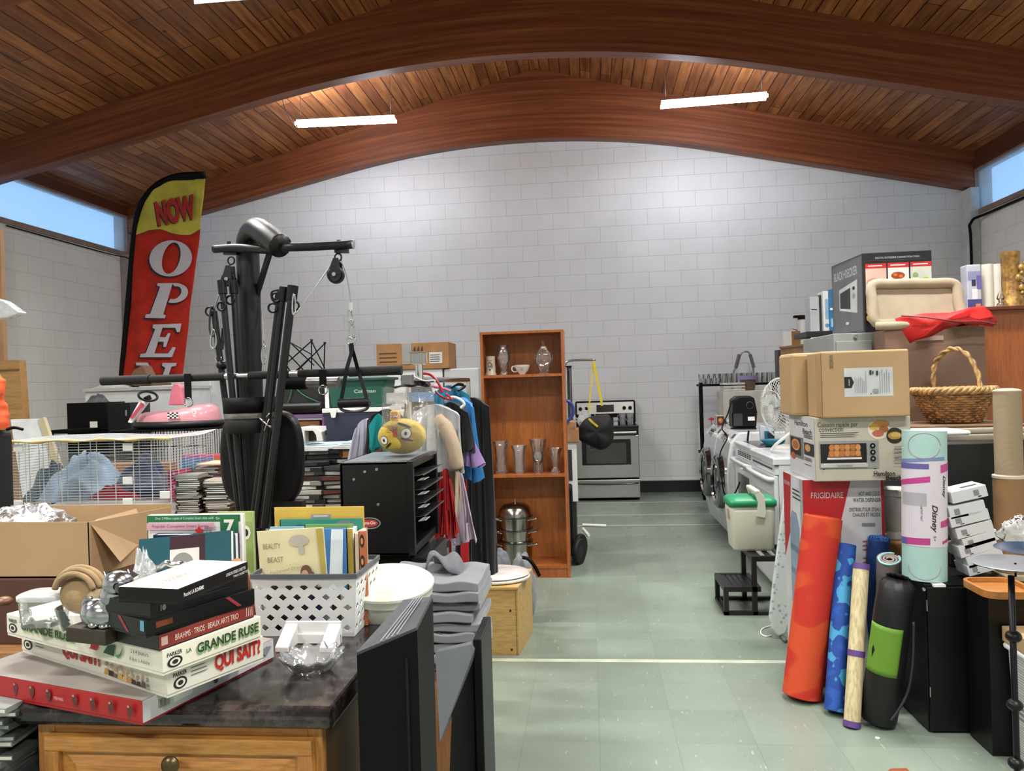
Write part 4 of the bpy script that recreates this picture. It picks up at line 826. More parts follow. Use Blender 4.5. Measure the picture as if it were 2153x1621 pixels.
s = Sheet((p.x, SY-.001, q.z), (q.x-p.x, 0, 0), (0, 0, p.z-q.z)); s.ell(.5, .5, .5, .5, mat('#8d9092', .4), 28).ell(.5, .5, .46, .42, INK, 28).ell(.48, .5, .40, .32, mat('#a83b2e', .5), 28).text('Dyna-Glo', .48, .5, .26, PAPER, width=.60, bold=.01); s.build('badge', gr)
M().box((gx0+.02, SY+.03, .0), (gx1-.02, SY+gd-.03, gz0), BLK).box((gx1-.03, SY+.05, gz0-.10), (gx1+.05, SY+gd, gz0-.015), mat('#1f2023', .25)).build('fire_box', gr, bev=.006)
cj = at(897, 1163, 3.3)
t_ = thing('chrome_lamp_shade', 'chrome ringed round shade lying behind the white tub', 'lamp shade', (cj.x, 3.4, 0))
M().cyl((cj.x-.05, 3.4, cj.z), (cj.x+.01, 3.3, cj.z), .045, CHROME, .055, n=28).build('shade', t_); M().cyl((cj.x+.012, 3.3, cj.z), (cj.x+.022, 3.28, cj.z), .058, BLKG, n=28).build('rim', t_); M().box((cj.x-.09, 3.32, 0), (cj.x+.03, 3.45, cj.z-.055), BLK).build('stand', t_)
# ---------- plush ball in clear bag on the smoker
bc = at(845, 903, 3.0); ybag = 3.0
pb = thing('plush_ball', 'round yellow plush ball with stitched goggle eyes, inside the clear bag', 'soft toy', (bc.x, ybag, gz1))
YP = cloth('#bfa443', .15); r = .082
bc.z = gz1+.009+.07
M().sph(bc, (.098, .07, .072), YP, 32, 20).build('ball', pb)
M().box((bc.x-.045, ybag-.02, bc.z+.055), (bc.x-.005, ybag+.02, bc.z+.105), cloth('#c8a24a', .1)).build('tab', pb, bev=.012, seg=3)
def onball(dx, dz, o=.001): 
    k = max(0, 1-(dx/.098)**2-(dz/.072)**2); return bc+Vector((dx, -.07*math.sqrt(k)-o, dz))
def patch(cx, cz, rx, rz_, mt, name, o=.0015, rot=0):
    m = M(); n_ = 20; c_, s_ = math.cos(rot), math.sin(rot)
    ring = [onball(cx+rx*math.cos(a)*c_-rz_*math.sin(a)*s_, cz+rx*math.cos(a)*s_+rz_*math.sin(a)*c_, o) for a in [2*PI*i/n_ for i in range(n_)]]
    m.add([onball(cx, cz, o)]+ring, [(0, 1+(i+1) % n_, 1+i) for i in range(n_)], mt, True); m.build(name, pb)
for cx, cz, rr in ((-.060, -.012, .016), (.032, .014, .019)):
    patch(cx, cz, rr*1.12, rr*1.12, INK, 'eye_outline', .001); patch(cx, cz, rr, rr, PAPER, 'eye', .002); patch(cx, cz, rr*.3, rr*.4, INK, 'pupil', .003)
patch(-.045, -.035, .022, .0045, INK, 'brow', rot=.7); patch(.035, -.010, .024, .0045, INK, 'brow', rot=-.25); patch(.022, .046, .03, .005, INK, 'brow', rot=-.35); patch(-.015, .055, .0, .0, INK, 'brow')
m = M(); m.add([onball(-.030, .065, .004), onball(-.006, .066, .004), onball(-.001, .005, .004), onball(-.016, .003, .004), onball(-.023, .035, .004), onball(-.003, .035, .004)], [(0, 1, 5, 4), (4, 5, 2, 3)], mat('#a8281c', .7)); m.build('red_strip', pb)
m = M(); 
for k in range(4): m.tube([onball(-.075+.0*k, .030+.008*k, .001), onball(-.045, .022+.008*k, .001), onball(-.03, .020+.008*k, .001)], .0007, BRN, 4)
m.build('stitching', pb)
m = M(); ac = Vector((bc.x-.025, ybag-.022, bc.z+.08)); 
for k in range(3): m.cyl(ac+Vector((-.012+.012*k, 0, 0)), ac+Vector((-.012+.012*k, -.002, 0)), .0055, mat('#c33', .6) if 0 else mat('#b8463a', .6), n=14).cyl(ac+Vector((-.012+.012*k, -.002, 0)), ac+Vector((-.012+.012*k, -.003, 0)), .0035, PAPER, n=12)
m.build('teeth_print', pb)
bx0, bx1, bzt = at(797, 900, 2.95).x, at(912, 900, 2.95).x, at(850, 815, 2.95).z
bagt = thing('clear_bag', 'clear film bag holding the yellow plush ball on the smoker', 'plastic bag', (bc.x, ybag, gz1))
def bagf(side):
    def f(u, v_):
        w_ = (bx1-bx0)*(1-.04*v_); x = (bx0+bx1)/2+(u-.5)*w_; b = math.sin(u*PI)**.6*math.sin(min(1, v_*1.15)*PI*.8+.3)
        return Vector((x, ybag+side*(.012+.085*max(0, b)*(1-v_*.6)), gz1+.003+(bzt-gz1)*v_+.004*math.sin(20*u)))
    return f
M().grid(bagf(-1), 30, 24, CLR).grid(bagf(1), 30, 24, CLR).build('film', bagt)
M().box((at(853, 850, 3).x, ybag+.07, bzt-.06), (at(905, 850, 3).x, ybag+.072, bzt-.02), mat('#3d6f9c', .5)).box((at(803, 850, 3).x, ybag+.07, bzt-.065), (at(845, 850, 3).x, ybag+.072, bzt-.02), mat('#b9bbbd', .5)).build('card_insert', bagt)
# ---------- clothes rack and garments
RY = 3.75
rk = thing('clothes_rack', 'metal clothes rail with a square chrome clamp, loaded with garments', 'clothes rack', (at(900, 800, RY).x, RY, 0))
ra, rb = at(848, 815, 3.25), at(985, 830, 4.5); rtz = 1.47
ra.z = rb.z = rtz; 
M().cyl(ra, rb, .014, CHROME).build('rail', rk)
for p in (ra+Vector((0, .1, 0)), rb): M().cyl((p.x, p.y, .05), (p.x, p.y, rtz), .013, CHROME).box((p.x-.25, p.y-.012, .02), (p.x+.25, p.y+.012, .05), CHROME).build('upright', rk)
k_ = at(854, 800, 3.2); M().box((k_.x-.024, 3.2, k_.z-.026), (k_.x+.024, 3.245, k_.z+.026), metal('#a9aaa8', .35, (20, 20, 20))).build('clamp', rk, bev=.003)
k_ = at(872, 755, 3.45); sq_ = thing('display_sign', 'small blank grey card holder standing above the clothes rail', 'sign', (k_.x, 3.45, 1.47))
pa, pb_ = at(861, 740, 3.42), at(898, 765, 3.42); M().box((pa.x, 3.42, pb_.z), (pb_.x, 3.426, pa.z), mat('#9b9d9c', .4)).build('card', sq_)
for f in ((pa.x, pb_.z, pb_.x, pb_.z+.003), (pa.x, pa.z-.003, pb_.x, pa.z), (pa.x, pb_.z, pa.x+.003, pa.z), (pb_.x-.003, pb_.z, pb_.x, pa.z), ((pa.x*.35+pb_.x*.65)-.002, pb_.z, (pa.x*.35+pb_.x*.65)+.002, pa.z)): M().box((f[0], 3.416, f[1]), (f[2], 3.42, f[3]), mat('#b9a98a', .5)).build('card_frame', sq_)
M().cyl(((pa.x+pb_.x)/2, 3.43, 1.47), ((pa.x+pb_.x)/2, 3.43, pb_.z), .018, CHROME).build('stem', sq_)
def garment(label, x, yy, zt, w_, ln, mt, rz=PI/2-.25, flare=1.25, sl=0, seed=1, neck=.07, cat='clothing', folds=9, th=.035, name='hanging_garment', slm=None, skirt=None):
    """front and back sheets meeting at the sides; local x = shoulder line"""
    rnd = random.Random(seed); ph = rnd.random()*6; ph2 = rnd.random()*6; t_ = thing(name, label, cat, (x, yy, zt), rz)
    def f(u, v_):
        a = 2*PI*u; s_ = math.cos(a); c_ = math.sin(a); ww = w_*(1+(flare-1)*v_)/2; drop = .0
        xx = s_*ww; yyy = c_*th*(.6+.7*v_)*(1-.3*abs(s_)); amp = .004+.020*v_
        yyy += amp*math.sin(folds*s_*2+ph)*(1 if c_ > 0 else .7); xx += amp*.6*math.sin(folds*1.3*s_+ph2+2*v_)
        z = -ln*v_-abs(s_)**1.6*.055*(1-v_)+.012*v_*math.sin(5*a+ph)
        return Vector((xx, yyy, z))
    m = M(w=False); m.grid(f, 64, 16, mt); m.add([f(i/64, 0) for i in range(64)], [tuple(range(64))], mt, True); m.build('body', t_)
    if sl:
        for sd in (-1, 1):
            m = M(w=False); p0 = Vector((sd*w_*.44, 0, -.055)); p1 = Vector((sd*(w_*.5+.015), 0, -.055-sl*.6)); p2 = Vector((sd*(w_*.5+.02), .01, -.055-sl))
            m.tube([p0, p0.lerp(p1, .5), p1, p2], [.030, .036, .036, .034], slm or mt, 14).build('sleeve', t_)
    return t_
def gp(x, y, Y): p = at(x, y, Y); return p.x, Y, p.z
C_ = cloth
x, y_, z = gp(905, 850, 3.42); garment('white grey childrens top hanging right of the clear bag', x+.02, y_, z, .27, .30, C_('#a9abae'), rz=-.35, sl=0, seed=2, flare=1.1)
x, y_, z = gp(935, 890, 3.5); garment('beige long sleeved sweater hanging from the rail end', x, y_, z, .14, .44, C_('#a8957f'), rz=-.5, sl=.0, seed=3, flare=1.15, th=.05)
def sleeve(label, pts, r, mt, nm='sleeve'): return tag(M().tube(pts, r, mt, 14, smooth=4).build(nm), label, 'sleeve')
sv = bpy.data.objects[ [o.name for o in bpy.data.objects if o.get('label') == 'beige long sleeved sweater hanging from the rail end'][0]]
M().tube([at(925, 880, 3.4), at(940, 905, 3.36), at(955, 950, 3.34), at(960, 985, 3.34)], [.030]*3+[.034]*9+[.028], C_('#b09d86'), 14, smooth=4).build('sleeve', sv)
x, y_, z = gp(936, 985, 3.36); garment('bright red satin dress hanging under the beige sweater', x, y_, z, .05, .30, mat('#9c1018', .3, var=.15, sc=12), rz=-.2, seed=5, flare=2.2, th=.02)
x, y_, z = gp(955, 975, 3.5); garment('pale lilac tulle skirt hanging below the red dress', x, y_, z, .08, .36, C_('#b3a3b4'), rz=-.1, seed=6, flare=2.2, folds=16)
x, y_, z = gp(963, 905, 3.75); garment('purple lilac ruffled top in the middle of the rail', x+.02, y_, z, .16, .17, C_('#8a74a6'), rz=-.6, seed=7, flare=1.5)
x, y_, z = gp(968, 835, 3.85); garment('bright blue childrens costume with short sleeve', x, y_, z, .17, .42, C_('#2a6fa8'), rz=-.5, seed=8, flare=1.45)
x, y_, z = gp(950, 845, 3.7); garment('black short garment between the beige and blue clothes', x, y_+.02, z, .18, .24, C_('#15161a'), rz=-.5, seed=9)
x, y_, z = gp(993, 835, 4.15); garment('long black coat at the far end of the rail', x, y_, z, .20, .98, C_('#131417'), rz=-.35, seed=10, flare=1.15)
x, y_, z = gp(938, 810, 4.0); garment('teal blue hooded top, highest on the clothes rail', x+.02, y_, z, .22, .16, C_('#256b84'), rz=-.3, seed=11, flare=1.1)
x, y_, z = gp(880, 790, 3.6); garment('dark top with red and pink trim hanging behind the clamp', x, y_, z, .16, .20, C_('#1c1b20'), rz=-.6, seed=12)
x, y_, z = gp(770, 880, 3.9); garment('pale grey lilac tulle gown left of the clear bag', x+.0, y_, z, .12, .30, C_('#a9a7b9'), rz=.0, seed=14, flare=2.1, folds=14)
x, y_, z = gp(800, 860, 3.8); garment('black top with white and yellow shoulder left of the bag', x+.03, y_, z, .20, .22, C_('#15161b'), rz=.2, seed=15)
x, y_, z = gp(795, 870, 3.55); garment('turquoise felt costume piece left of the yellow ball', x-.0, y_, z, .09, .17, C_('#1c8f8f'), rz=.15, seed=16, flare=1.3, th=.012, folds=2)
x, y_, z = gp(783, 920, 3.65); garment('orange brown fabric strip hanging under the turquoise felt', x+.02, y_, z, .05, .20, C_('#a0614c'), rz=.1, seed=17, flare=1.1, th=.01)
def bent(label, pts, r, mt, name='coat_hanger', cat='hanger', k=5): return tag(M().tube(pts, r, mt, 8, smooth=k).build(name), label, cat)
bent('white plastic coat hanger with rounded end', [at(935, 845, 3.62), at(950, 835, 3.60), at(968, 840, 3.58), at(976, 850, 3.58), at(968, 858, 3.58)], .007, WHT)
bent('red plastic coat hanger above the lilac top', [at(915, 822, 3.6), at(930, 835, 3.6), at(950, 840, 3.58), at(938, 828, 3.6)], .005, mat('#a81828', .4))
bent('black coat hanger with broad shoulder above the blue top', [at(948, 815, 3.9), at(962, 808, 3.9), at(977, 812, 3.9), at(962, 822, 3.9)], .008, BLKG)
bent('black coat hanger lying along the clothes rail', [at(945, 828, 4.02), at(965, 826, 4.02), at(985, 836, 4.02), at(992, 850, 4.02)], .006, BLKG)
bent('pink coat hanger between the red and teal garments', [at(895, 798, 3.68), at(910, 812, 3.66), at(925, 815, 3.66), at(948, 822, 3.66)], .007, mat('#c4698a', .5))
bent('white wire coat hanger near the clamp', [at(868, 790, 3.4), at(890, 800, 3.4), at(915, 800, 3.42), at(905, 812, 3.42)], .003, WHT)
bent('red coat hanger arched near the card holder', [at(880, 785, 3.5), at(905, 788, 3.5), at(922, 806, 3.5), at(930, 826, 3.5)], .006, mat('#a81828', .4))
bent('black plastic coat hanger draped on the clamp', [at(830, 815, 3.2), at(845, 811, 3.19), at(870, 812, 3.19), at(885, 815, 3.2)], .006, BLKG)
for a, b, lab in ((at(930, 1130, 3.6), 'red', 'red ribbon strand hanging below the tulle skirt'), (at(945, 1130, 3.62), 'red', 'second red ribbon strand nearer the dark coat')):
    tag(M().box((a.x-.004, a.y, a.z-.16), (a.x+.008, a.y+.004, a.z+.10), mat('#8f1019', .5)).build('ribbon'), lab, 'ribbon')
p = at(976, 1135, 3.9); tag(M().box((p.x-.02, p.y-.005, .02), (p.x+.02, p.y+.02, 1.1), mat('#a3131c', .5)).build('red_board', origin=None), 'narrow red board standing behind the lilac skirt', 'board')
p = at(1014, 1000, 4.9); q = at(1025, 1185, 4.9); rt = thing('wire_rack', 'black wire ladder rack standing beside the bookcase', 'rack', (p.x, 4.9, 0)); m = M()
m.cyl((p.x, 4.9, 0), (p.x, 4.9, at(1014, 895, 4.9).z), .006, BLK).build('post', rt)
m = M()
for k in range(15): m.cyl((p.x-.015, 4.9, .15+k*.08), (p.x+.025, 4.9, .15+k*.08), .003, BLK, n=6)
m.build('rungs', rt); p2 = at(1022, 1060, 5.2); 
m = M(); m.box((p2.x-.012, 5.2, 0), (p2.x+.012, 5.22, at(1022, 1055, 5.2).z), mat('#8e5230', .6)); 
tag(m.build('notched_strip'), 'narrow orange brown notched wood strip beside the bookcase', 'wood strip')
# ================================================================= LEFT BACK: tables, cage, toys, coolers
TZ = .75
def tbl(x0, x1, y0, y1, z, label, top=None, name='folding_table'):
    t_ = thing(name, label, 'table', ((x0+x1)/2, (y0+y1)/2, 0))
    M().box((x0, y0, z-.035), (x1, y1, z), top or wood('#8a5f38', '#a2744a', 'x', .5)).build('table_top', t_, bev=.004)
    for x in (x0+.08, x1-.08):
        for y in (y0+.08, y1-.08): M().cyl((x, y, 0), (x, y, z-.035), .016, DKG, n=10).build('leg', t_)
    return t_
tbl(-3.35, -.92, 4.05, 5.25, TZ, 'long brown table behind the gym holding the white cage and disc cases')
tbl(-2.35, -1.20, 2.05, 2.62, .70, 'brown table hidden under the open carton at left')
# open carton on a darker one
a, b = at(0, 1215, 2.12), at(190, 1215, 2.12)
x0, x1 = a.x-.12, b.x+.0; z0 = a.z; z1 = at(190, 1098, 2.12).z; yb = 2.44
dk = thing('carton', 'dark reddish brown carton under the open cardboard box', 'box', ((x0+x1)/2, 2.27, .70)); M().box((x0+.02, 2.11, .7), (x1+.06, 2.46, z0-.001), mat('#4e2f22', .8)).build('body', dk, bev=.003)
bx = thing('cardboard_box', 'open cardboard box with folded flap and film inside, far left', 'box', ((x0+x1)/2, 2.28, z0))
xr = at(300, 1075, 2.5).x; z1b = at(120, 1078, 2.5).z
m = M(); th = .004
m.prism([(x0, 2.12, z0), (x1, 2.12, z0), (x1, 2.12, z1), (x0, 2.12, z1+.005)], (0, th, 0), CARD)
m.prism([(x1, 2.12, z0), (x1+.06, 2.46, z0), (x1+.06, 2.46, z1-.01), (x1, 2.12, z1)], (-th, 0, 0), CARD)
m.prism([(x0, 2.46, z0), (x1+.06, 2.46, z0), (x1+.06, 2.46, z1), (x0, 2.46, z1)], (0, th, 0), CARD)
m.box((x0, 2.12, z0), (x1, 2.46, z0+th), CARD).prism([(x0, 2.12, z0), (x0, 2.46, z0), (x0, 2.46, z1), (x0, 2.12, z1)], (th, 0, 0), CARD)
m.build('body', bx)
p = [at(190, 1102, 2.13), at(205, 1092, 2.3), at(287, 1070, 2.44), at(310, 1128, 2.40), at(253, 1182, 2.16)]
M().prism(p, (.002, -.004, .002), mat('#ad906d', .85, var=.04)).build('right_flap', bx)
p = [at(-30, 1112, 2.46), at(196, 1102, 2.46), at(288, 1070, 2.52), at(60, 1080, 2.62)]; M().prism(p, (0, 0, .004), mat('#b3987a', .85)).build('rear_flap', bx)
M().fbox(p[0]+Vector((0, -.05, -.003)), (p[1]-p[0]), (0, .03, 0), (0, 0, .004), mat('#8a6a48', .85)).build('flap_edge', bx)
cc = at(70, 1112, 2.3); crumple('plastic_wrap', 'crumpled clear film filling the open cardboard box', 'plastic wrap', (cc.x-.02, 2.29, (z0+z1)/2+.02), (.15, .12, (z1-z0)/2+.0), 8, glass(alpha=.10, name='film_grey', rough=.3, wave=.6, tint=(.62, .63, .64), fmul=.5))
a = at(8, 1264, 1.9); t_ = thing('carved_figurine', 'brown rounded carved piece at the far left edge above the games', 'figurine', (a.x-.02, 1.9, .86)); M().sph(a, (.022, .02, .013), mat('#6e4a30', .4)).cyl((a.x-.03, 1.9, CT), (a.x-.03, 1.9, a.z), .012, mat('#33231b', .5)).build('body', t_)
# CD stacks low at the left, table and added black filler block behind
sx = at(16, 1560, 1.5); 
cs = M(w=False); cs.box((-.071, -.062, .0), (.071, .062, .009), glass(tint=(.75, .78, .76), alpha=.45, name='case_plastic', rough=.15)); 
def case_stack(x, y, z, n, label, grp, wd=.142, dp=.125, cols=None, th=.0105, jit=.012, seed=1, cat='disc case', name='disc_case'):
    rnd = random.Random(seed); protos = {}
    for i in range(n):
        cc_ = rnd.choice(cols); key = cc_
        loc = (x+rnd.uniform(-jit, jit), y+rnd.uniform(-jit, jit), z+i*(th+.0006)); rot = (0, 0, rnd.uniform(-.12, .12))
        if key not in protos:
            t_ = thing(name, label, cat, loc, rot[2], grp)
            M(w=False).box((-wd/2, -dp/2, 0), (wd/2, dp/2, th*.97), mat(cc_, .35, var=.03)).build('case', t_)
            M(w=False).box((-wd/2+.012, -dp/2-.0008, th*.2), (wd/2-.002, -dp/2, th*.75), mat(rnd.choice(['#cfd0cc', '#8e9494', '#5b5f60', '#d8d5c8']), .5)).build('spine_label', t_)
            protos[key] = t_
        else: dup(protos[key], loc, rot)
GREYS = ['#2a2d2c', '#4a4f4d', '#8a918e', '#3a3d3b', '#6b716e']
sh = thing('dark_gap_filler', 'black block added to fill the shadowy gap left of the oak base cabinet', 'cabinet', (-1.30, 1.9, 0)); M().box((-1.60, 1.55, 0), (-1.10, 2.0, .60), BLK).build('body', sh, bev=.005)  # added black block, stands in for the shadowy dark area beside the oak cabinet
lt_ = thing('low_shelf', 'low dark shelf board under the disc cases, far left', 'shelf', (-1.35, 1.38, 0)); M().box((-1.6, 1.24, .70), (-1.07, 1.52, .72), DKG).box((-1.58, 1.26, 0), (-1.56, 1.50, .7), DKG).box((-1.10, 1.26, 0), (-1.08, 1.50, .7), DKG).build('body', lt_)
case_stack(-1.165, 1.36, .7205, 13, 'clear or grey disc case in the low stack left of the oak cabinet', 'disc cases stacked low at the left', cols=GREYS, seed=3, wd=.15)
# ---------- the table's load: cage, clothes, toy boxes, discs, tapes
cgl, cgr = at(18, 1000, 4.12), at(318, 1000, 4.12); ct_ = at(100, 930, 4.12).z; cbz = TZ; cy0, cy1 = 4.12, 4.62
cxr2 = at(357, 935, 4.12).x
cage = thing('wire_cage', 'white wire small animal cage with yellowed film on its top', 'cage', ((cgl.x+cxr2)/2, (cy0+cy1)/2, cbz))
WW = mat('#cdd0cf', .4)
m = M(); x0, x1 = cgl.x, cxr2
nb = 24
for k in range(nb+1):
    z = cbz+.03+(ct_-cbz-.03)*k/nb; m.box((x0, cy0-.0015, z), (x1, cy0+.0015, z+.0024), WW)
for k in range(0, 10): x = x0+(x1-x0)*k/9; m.box((x-.0018, cy0-.004, cbz), (x+.0018, cy0-.0015, ct_), WW)
m.build('front_grille', cage)
m = M()
for k in range(nb+1): z = cbz+.03+(ct_-cbz-.03)*k/nb; m.box((x0, cy1-.0015, z), (x1, cy1+.0015, z+.0022), WW)
for k in range(0, 7): x = x0+(x1-x0)*k/6; m.box((x-.0015, cy1-.004, cbz), (x+.0015, cy1, ct_), WW)
m.build('back_grille', cage)
for xx, nm in ((x0, 'side_grille'), (x1, 'side_grille')):
    m = M()
    for k in range(nb+1): z = cbz+.03+(ct_-cbz-.03)*k/nb; m.box((xx-.0012, cy0, z), (xx+.0012, cy1, z+.0024), WW)
    for k in range(7): y = cy0+(cy1-cy0)*k/6; m.box((xx-.0015, y, cbz), (xx+.0015, y+.003, ct_), WW)
    m.build(nm, cage)
M().box((x0, cy0, cbz), (x1, cy1, cbz+.02), WHT).build('tray', cage, bev=.003)
for x, y_ in ((40, 1060), (270, 1055), (348, 1040), (270, 1010), (40, 942), (270, 940)):
    p = at(x, y_, cy0); M().box((p.x-.03, cy0-.010, p.z-.022), (p.x+.03, cy0-.004, p.z+.022), WHT).build('clip', cage, bev=.006)
def topf(u, v_): 
    return Vector((x0-.02+(x1-x0+.04)*u, cy0-.03+(cy1-cy0+.05)*v_, ct_+.012+.010*math.sin(9*u+4*v_)*(v_)+.004*math.sin(23*u)*(1-v_)+.03*max(0, v_-.6)*math.sin(7*u+1)))
m = M(); m.grid(topf, 50, 14, glass(tint=(.95, .95, .9), alpha=.72, name='top_film', rough=.2, wave=.6)); m.build('top_film', cage, solid=.003)
M().tube([topf(u/20, 0)+Vector((0, -.004, -.004)) for u in range(21)], [.008+.004*math.sin(i*1.7) for i in range(21)], mat('#c0ac78', .5), 8).build('yellow_rim', cage)
def heap(name, label, cat, c, r, seed, mt, sc=1, kind=None, flat=.55):
    rnd = random.Random(seed); ph = [rnd.random()*6 for _ in range(8)]
    def f(u, v_):
        a, q = u*2*PI, v_; k = 1+.14*math.sin(3*a+ph[0])+.08*math.sin(7*a+ph[1]+3*q)
        return Vector((c[0]+r[0]*math.cos(a)*q*k, c[1]+r[1]*math.sin(a)*q*k, c[2]+r[2]*((1-q**2.2)*(1+.18*math.sin(5*a*1+ph[2]+8*q)+.12*math.sin(11*q+ph[3]+2*a)))+.001))
    return tag(M().grid(f, 48, 18, mt).build(name), label, cat)
den = C_('#6f8397', .2); p = at(165, 1085, 4.8)
heap('denim_clothes', 'pale blue denim garment heaped inside view behind the cage bars', 'clothing', (p.x, 4.90, TZ), (.30, .20, .25), 3, den)
p = at(285, 1085, 4.8); heap('navy_clothes', 'dark navy garment heaped behind the right of the cage', 'clothing', (p.x, 4.92, TZ), (.20, .18, .23), 5, C_('#1f2a44', .2))
p = at(95, 1085, 4.8); heap('dark_clothes', 'dark teal garment heaped behind the left of the cage', 'clothing', (p.x-.02, 4.92, TZ), (.15, .18, .20), 7, C_('#2b3f4a', .2))
p = at(225, 1085, 4.7); heap('red_clothes', 'red and pink cloth lying low between the blue and navy garments', 'clothing', (p.x, 4.76, TZ), (.17, .07, .08), 8, C_('#96283a', .25))
wp, wq = at(172, 975, 5.15), at(362, 975, 5.15); tag(M().box((wp.x, 5.13, TZ), (wq.x, 5.2, wp.z), CARD2).build('wooden_tray', bev=.003), 'tan board standing behind the navy garment', 'board')
PNK = mat('#b8245c', .45, var=.15); 
def bxx(name, label, x0_, y0_, x1_, y1_, Y, d, mt, cat='box', z=None, bev=.003, grp=None):
    a_, b_ = at(x0_, y0_, Y), at(x1_, y1_, Y); zz = b_.z if z is None else z; t_ = thing(name, label, cat, ((a_.x+b_.x)/2, Y+d/2, zz), 0, grp)
    M().box((a_.x, Y, zz), (b_.x, Y+d, a_.z), mt).build('body', t_, bev=bev)
    return t_, Sheet((a_.x, Y, zz), (b_.x-a_.x, 0, 0), (0, 0, a_.z-zz)), a_, b_
t_, s, a_, b_ = bxx('toy_box', 'pink toy box with purple and blue top band behind the disc stacks', 382, 958, 466, 1040, 4.72, .10, PNK, 'toy', TZ)
s.rect(0, .62, 1, .99, mat('#7e6fae', .5)); s.rect(0, .62, .5, .90, mat('#3f84b8', .5)); s.rect(.8, .85, 1, .99, mat('#c96a4a', .5)); s.ell(.12, .66, .09, .06, PNK); s.build('print', t_)
t_, s, a_, b_ = bxx('toy_box', 'bright pink glittery toy packet right of the white cage', 352, 990, 384, 1070, 4.5, .12, mat('#c2336e', .4, var=.3, sc=25), 'toy', TZ)
for k in range(8): s.ell(random.random(), random.random(), .10, .05, mat(random.choice(['#4aa3b5', '#d8c0d0', '#7a2a80']), .4), 8)
s.build('print', t_)
DG = ['#3b3a39', '#26282a', '#5a5753', '#8c8780', '#2d2b2a', '#a79c8a']
x = at(405, 1000, 4.22).x
case_stack(x, 4.22, TZ+.001, 20, 'disc case in the left of the tall stacks between cage and gym', 'disc cases left of the gym post', cols=DG, seed=5, wd=.14)
case_stack(x+.16, 4.24, TZ+.001, 17, 'disc case in the right of the tall stacks between cage and gym', 'disc cases left of the gym post', cols=DG, seed=6, wd=.14)
case_stack(x+.01, 4.40, TZ+.001, 22, 'plastic disc case in the stack behind the tall ones left of gym', 'disc cases left of the gym post', cols=['#8b7f80', '#a58f92', '#9a9488'], seed=8, wd=.15)
tag(M().box((x-.02, 4.30, TZ+.262), (x+.21, 4.52, TZ+.270), mat('#c9a98c', .6)).build('cardboard_sheet'), 'thin tan sheet lying on the disc stacks', 'sheet')
# pile of tapes right of the gym pad
TC = ['#141517', '#1d1f21', '#2c2a29', '#18191b', '#4c4640', '#7f7a72', '#241a18', '#1a1a1c', '#a9a498']
rnd = random.Random(21); TP = {}
def tape(x, y, z, rz, tilt, cc_, long_=True):
    k_ = cc_
    if k_ not in TP:
        t_ = thing('video_case', 'dark video case in the jumbled pile between gym pad and smoker', 'video case', (x, y, z), rz, 'video cases piled by the smoker'); t_.rotation_euler = (0, tilt, rz)
        M(w=False).box((-.095, -.055, 0), (.095, .055, .024), mat(cc_, .35, var=.05)).build('case', t_, bev=.002)
        M(w=False).box((-.08, -.0565, .004), (.03, -.0552, .020), mat(rnd.choice(['#6f6d68', '#9b9890', '#c9c6bc', '#2c2c2e', '#5f2a22']), .5)).build('spine_label', t_)
        TP[k_] = t_
    else: dup(TP[k_], (x, y, z), (0, tilt, rz))
xa = at(580, 1060, 4.15).x; xb = at(712, 1060, 4.15).x
for c_i, xx in enumerate((xa+.02, xa+.20, xa+.37)):
    for k in range(10+(c_i == 1)):
        tape(xx+rnd.uniform(-.012, .012), 4.18+rnd.uniform(-.02, .03), TZ+.001+k*.0256, rnd.uniform(-.28, .28), 0, rnd.choice(TC))
for c_i, xx in enumerate((xa+.04, xa+.22, xa+.38)):
    for k in range(11+(c_i < 2)*2): tape(xx+rnd.uniform(-.012, .012), 4.36+rnd.uniform(-.02, .02), TZ+.001+k*.0256, rnd.uniform(-.3, .3), 0, rnd.choice(TC))
# papers on top of the tapes
zt_ = TZ+13*.0257
for k, (x, y, z, w_, lab) in enumerate(((xa+.16, 4.40, 0, .26, 'white disc sleeves spread over the pile of video cases'), (xa+.38, 4.42, .006, .22, 'clear and white plastic sleeves on the right of the video pile'))):
    t_ = thing('disc_sleeves', lab, 'disc sleeve', (x, y, zt_+z))
    for j in range(4): M().fbox((x-w_/2+.02*j, y-.11+.01*j, zt_+z+j*.009), (w_*.9, .02*(j-1), .0), (-.01, .2, 0), (0, 0, .007), mat(('#c9cac8', '#b4b8ba', '#d6d6d3', '#a9c0c6')[j], .4)).build('sleeve', t_)
dq = at(655, 955, 4.35); tag(M().cyl((dq.x, 4.38, zt_+.046), (dq.x, 4.38, zt_+.048), .06, metal('#b9c6cc', .2, (1, 1, 1)), n=32).build('disc'), 'bare silver blue disc lying on the white sleeves', 'disc')
# white plastic chair back / printer, crate, bag, frame, cooler
CZ = TZ
t_ = thing('white_caddy', 'white rounded plastic tub with dark opening below the black bag', 'plastic tub', (at(650, 930, 4.75).x, 4.85, TZ))
pa, pb_ = at(625, 898, 4.72), at(681, 960, 4.72); m = M()
fr_ = [(625, 975), (625, 903), (632, 898), (664, 899), (675, 908), (682, 945), (684, 975), (672, 975), (664, 915), (658, 906), (640, 906), (640, 975)]
m.prism([at(a, b, 4.72) for a, b in fr_][:6]+[at(a, b, 4.72) for a, b in fr_][6:], (0, .2, 0), WHT).build('shell', t_, bev=.004)
M().box((pa.x, 4.80, TZ), (pb_.x-.01, 4.92, pa.z-.03), mat('#3a3c3d', .5)).box((pa.x, 4.79, TZ), (pb_.x-.01, 4.95, at(650, 945, 4.8).z), mat('#c4c6c5', .4)).build('inner', t_)
t_ = thing('purple_crate', 'lilac purple plastic crate frame below the black bag', 'crate', (at(640, 900, 5.0).x, 5.1, TZ)); 
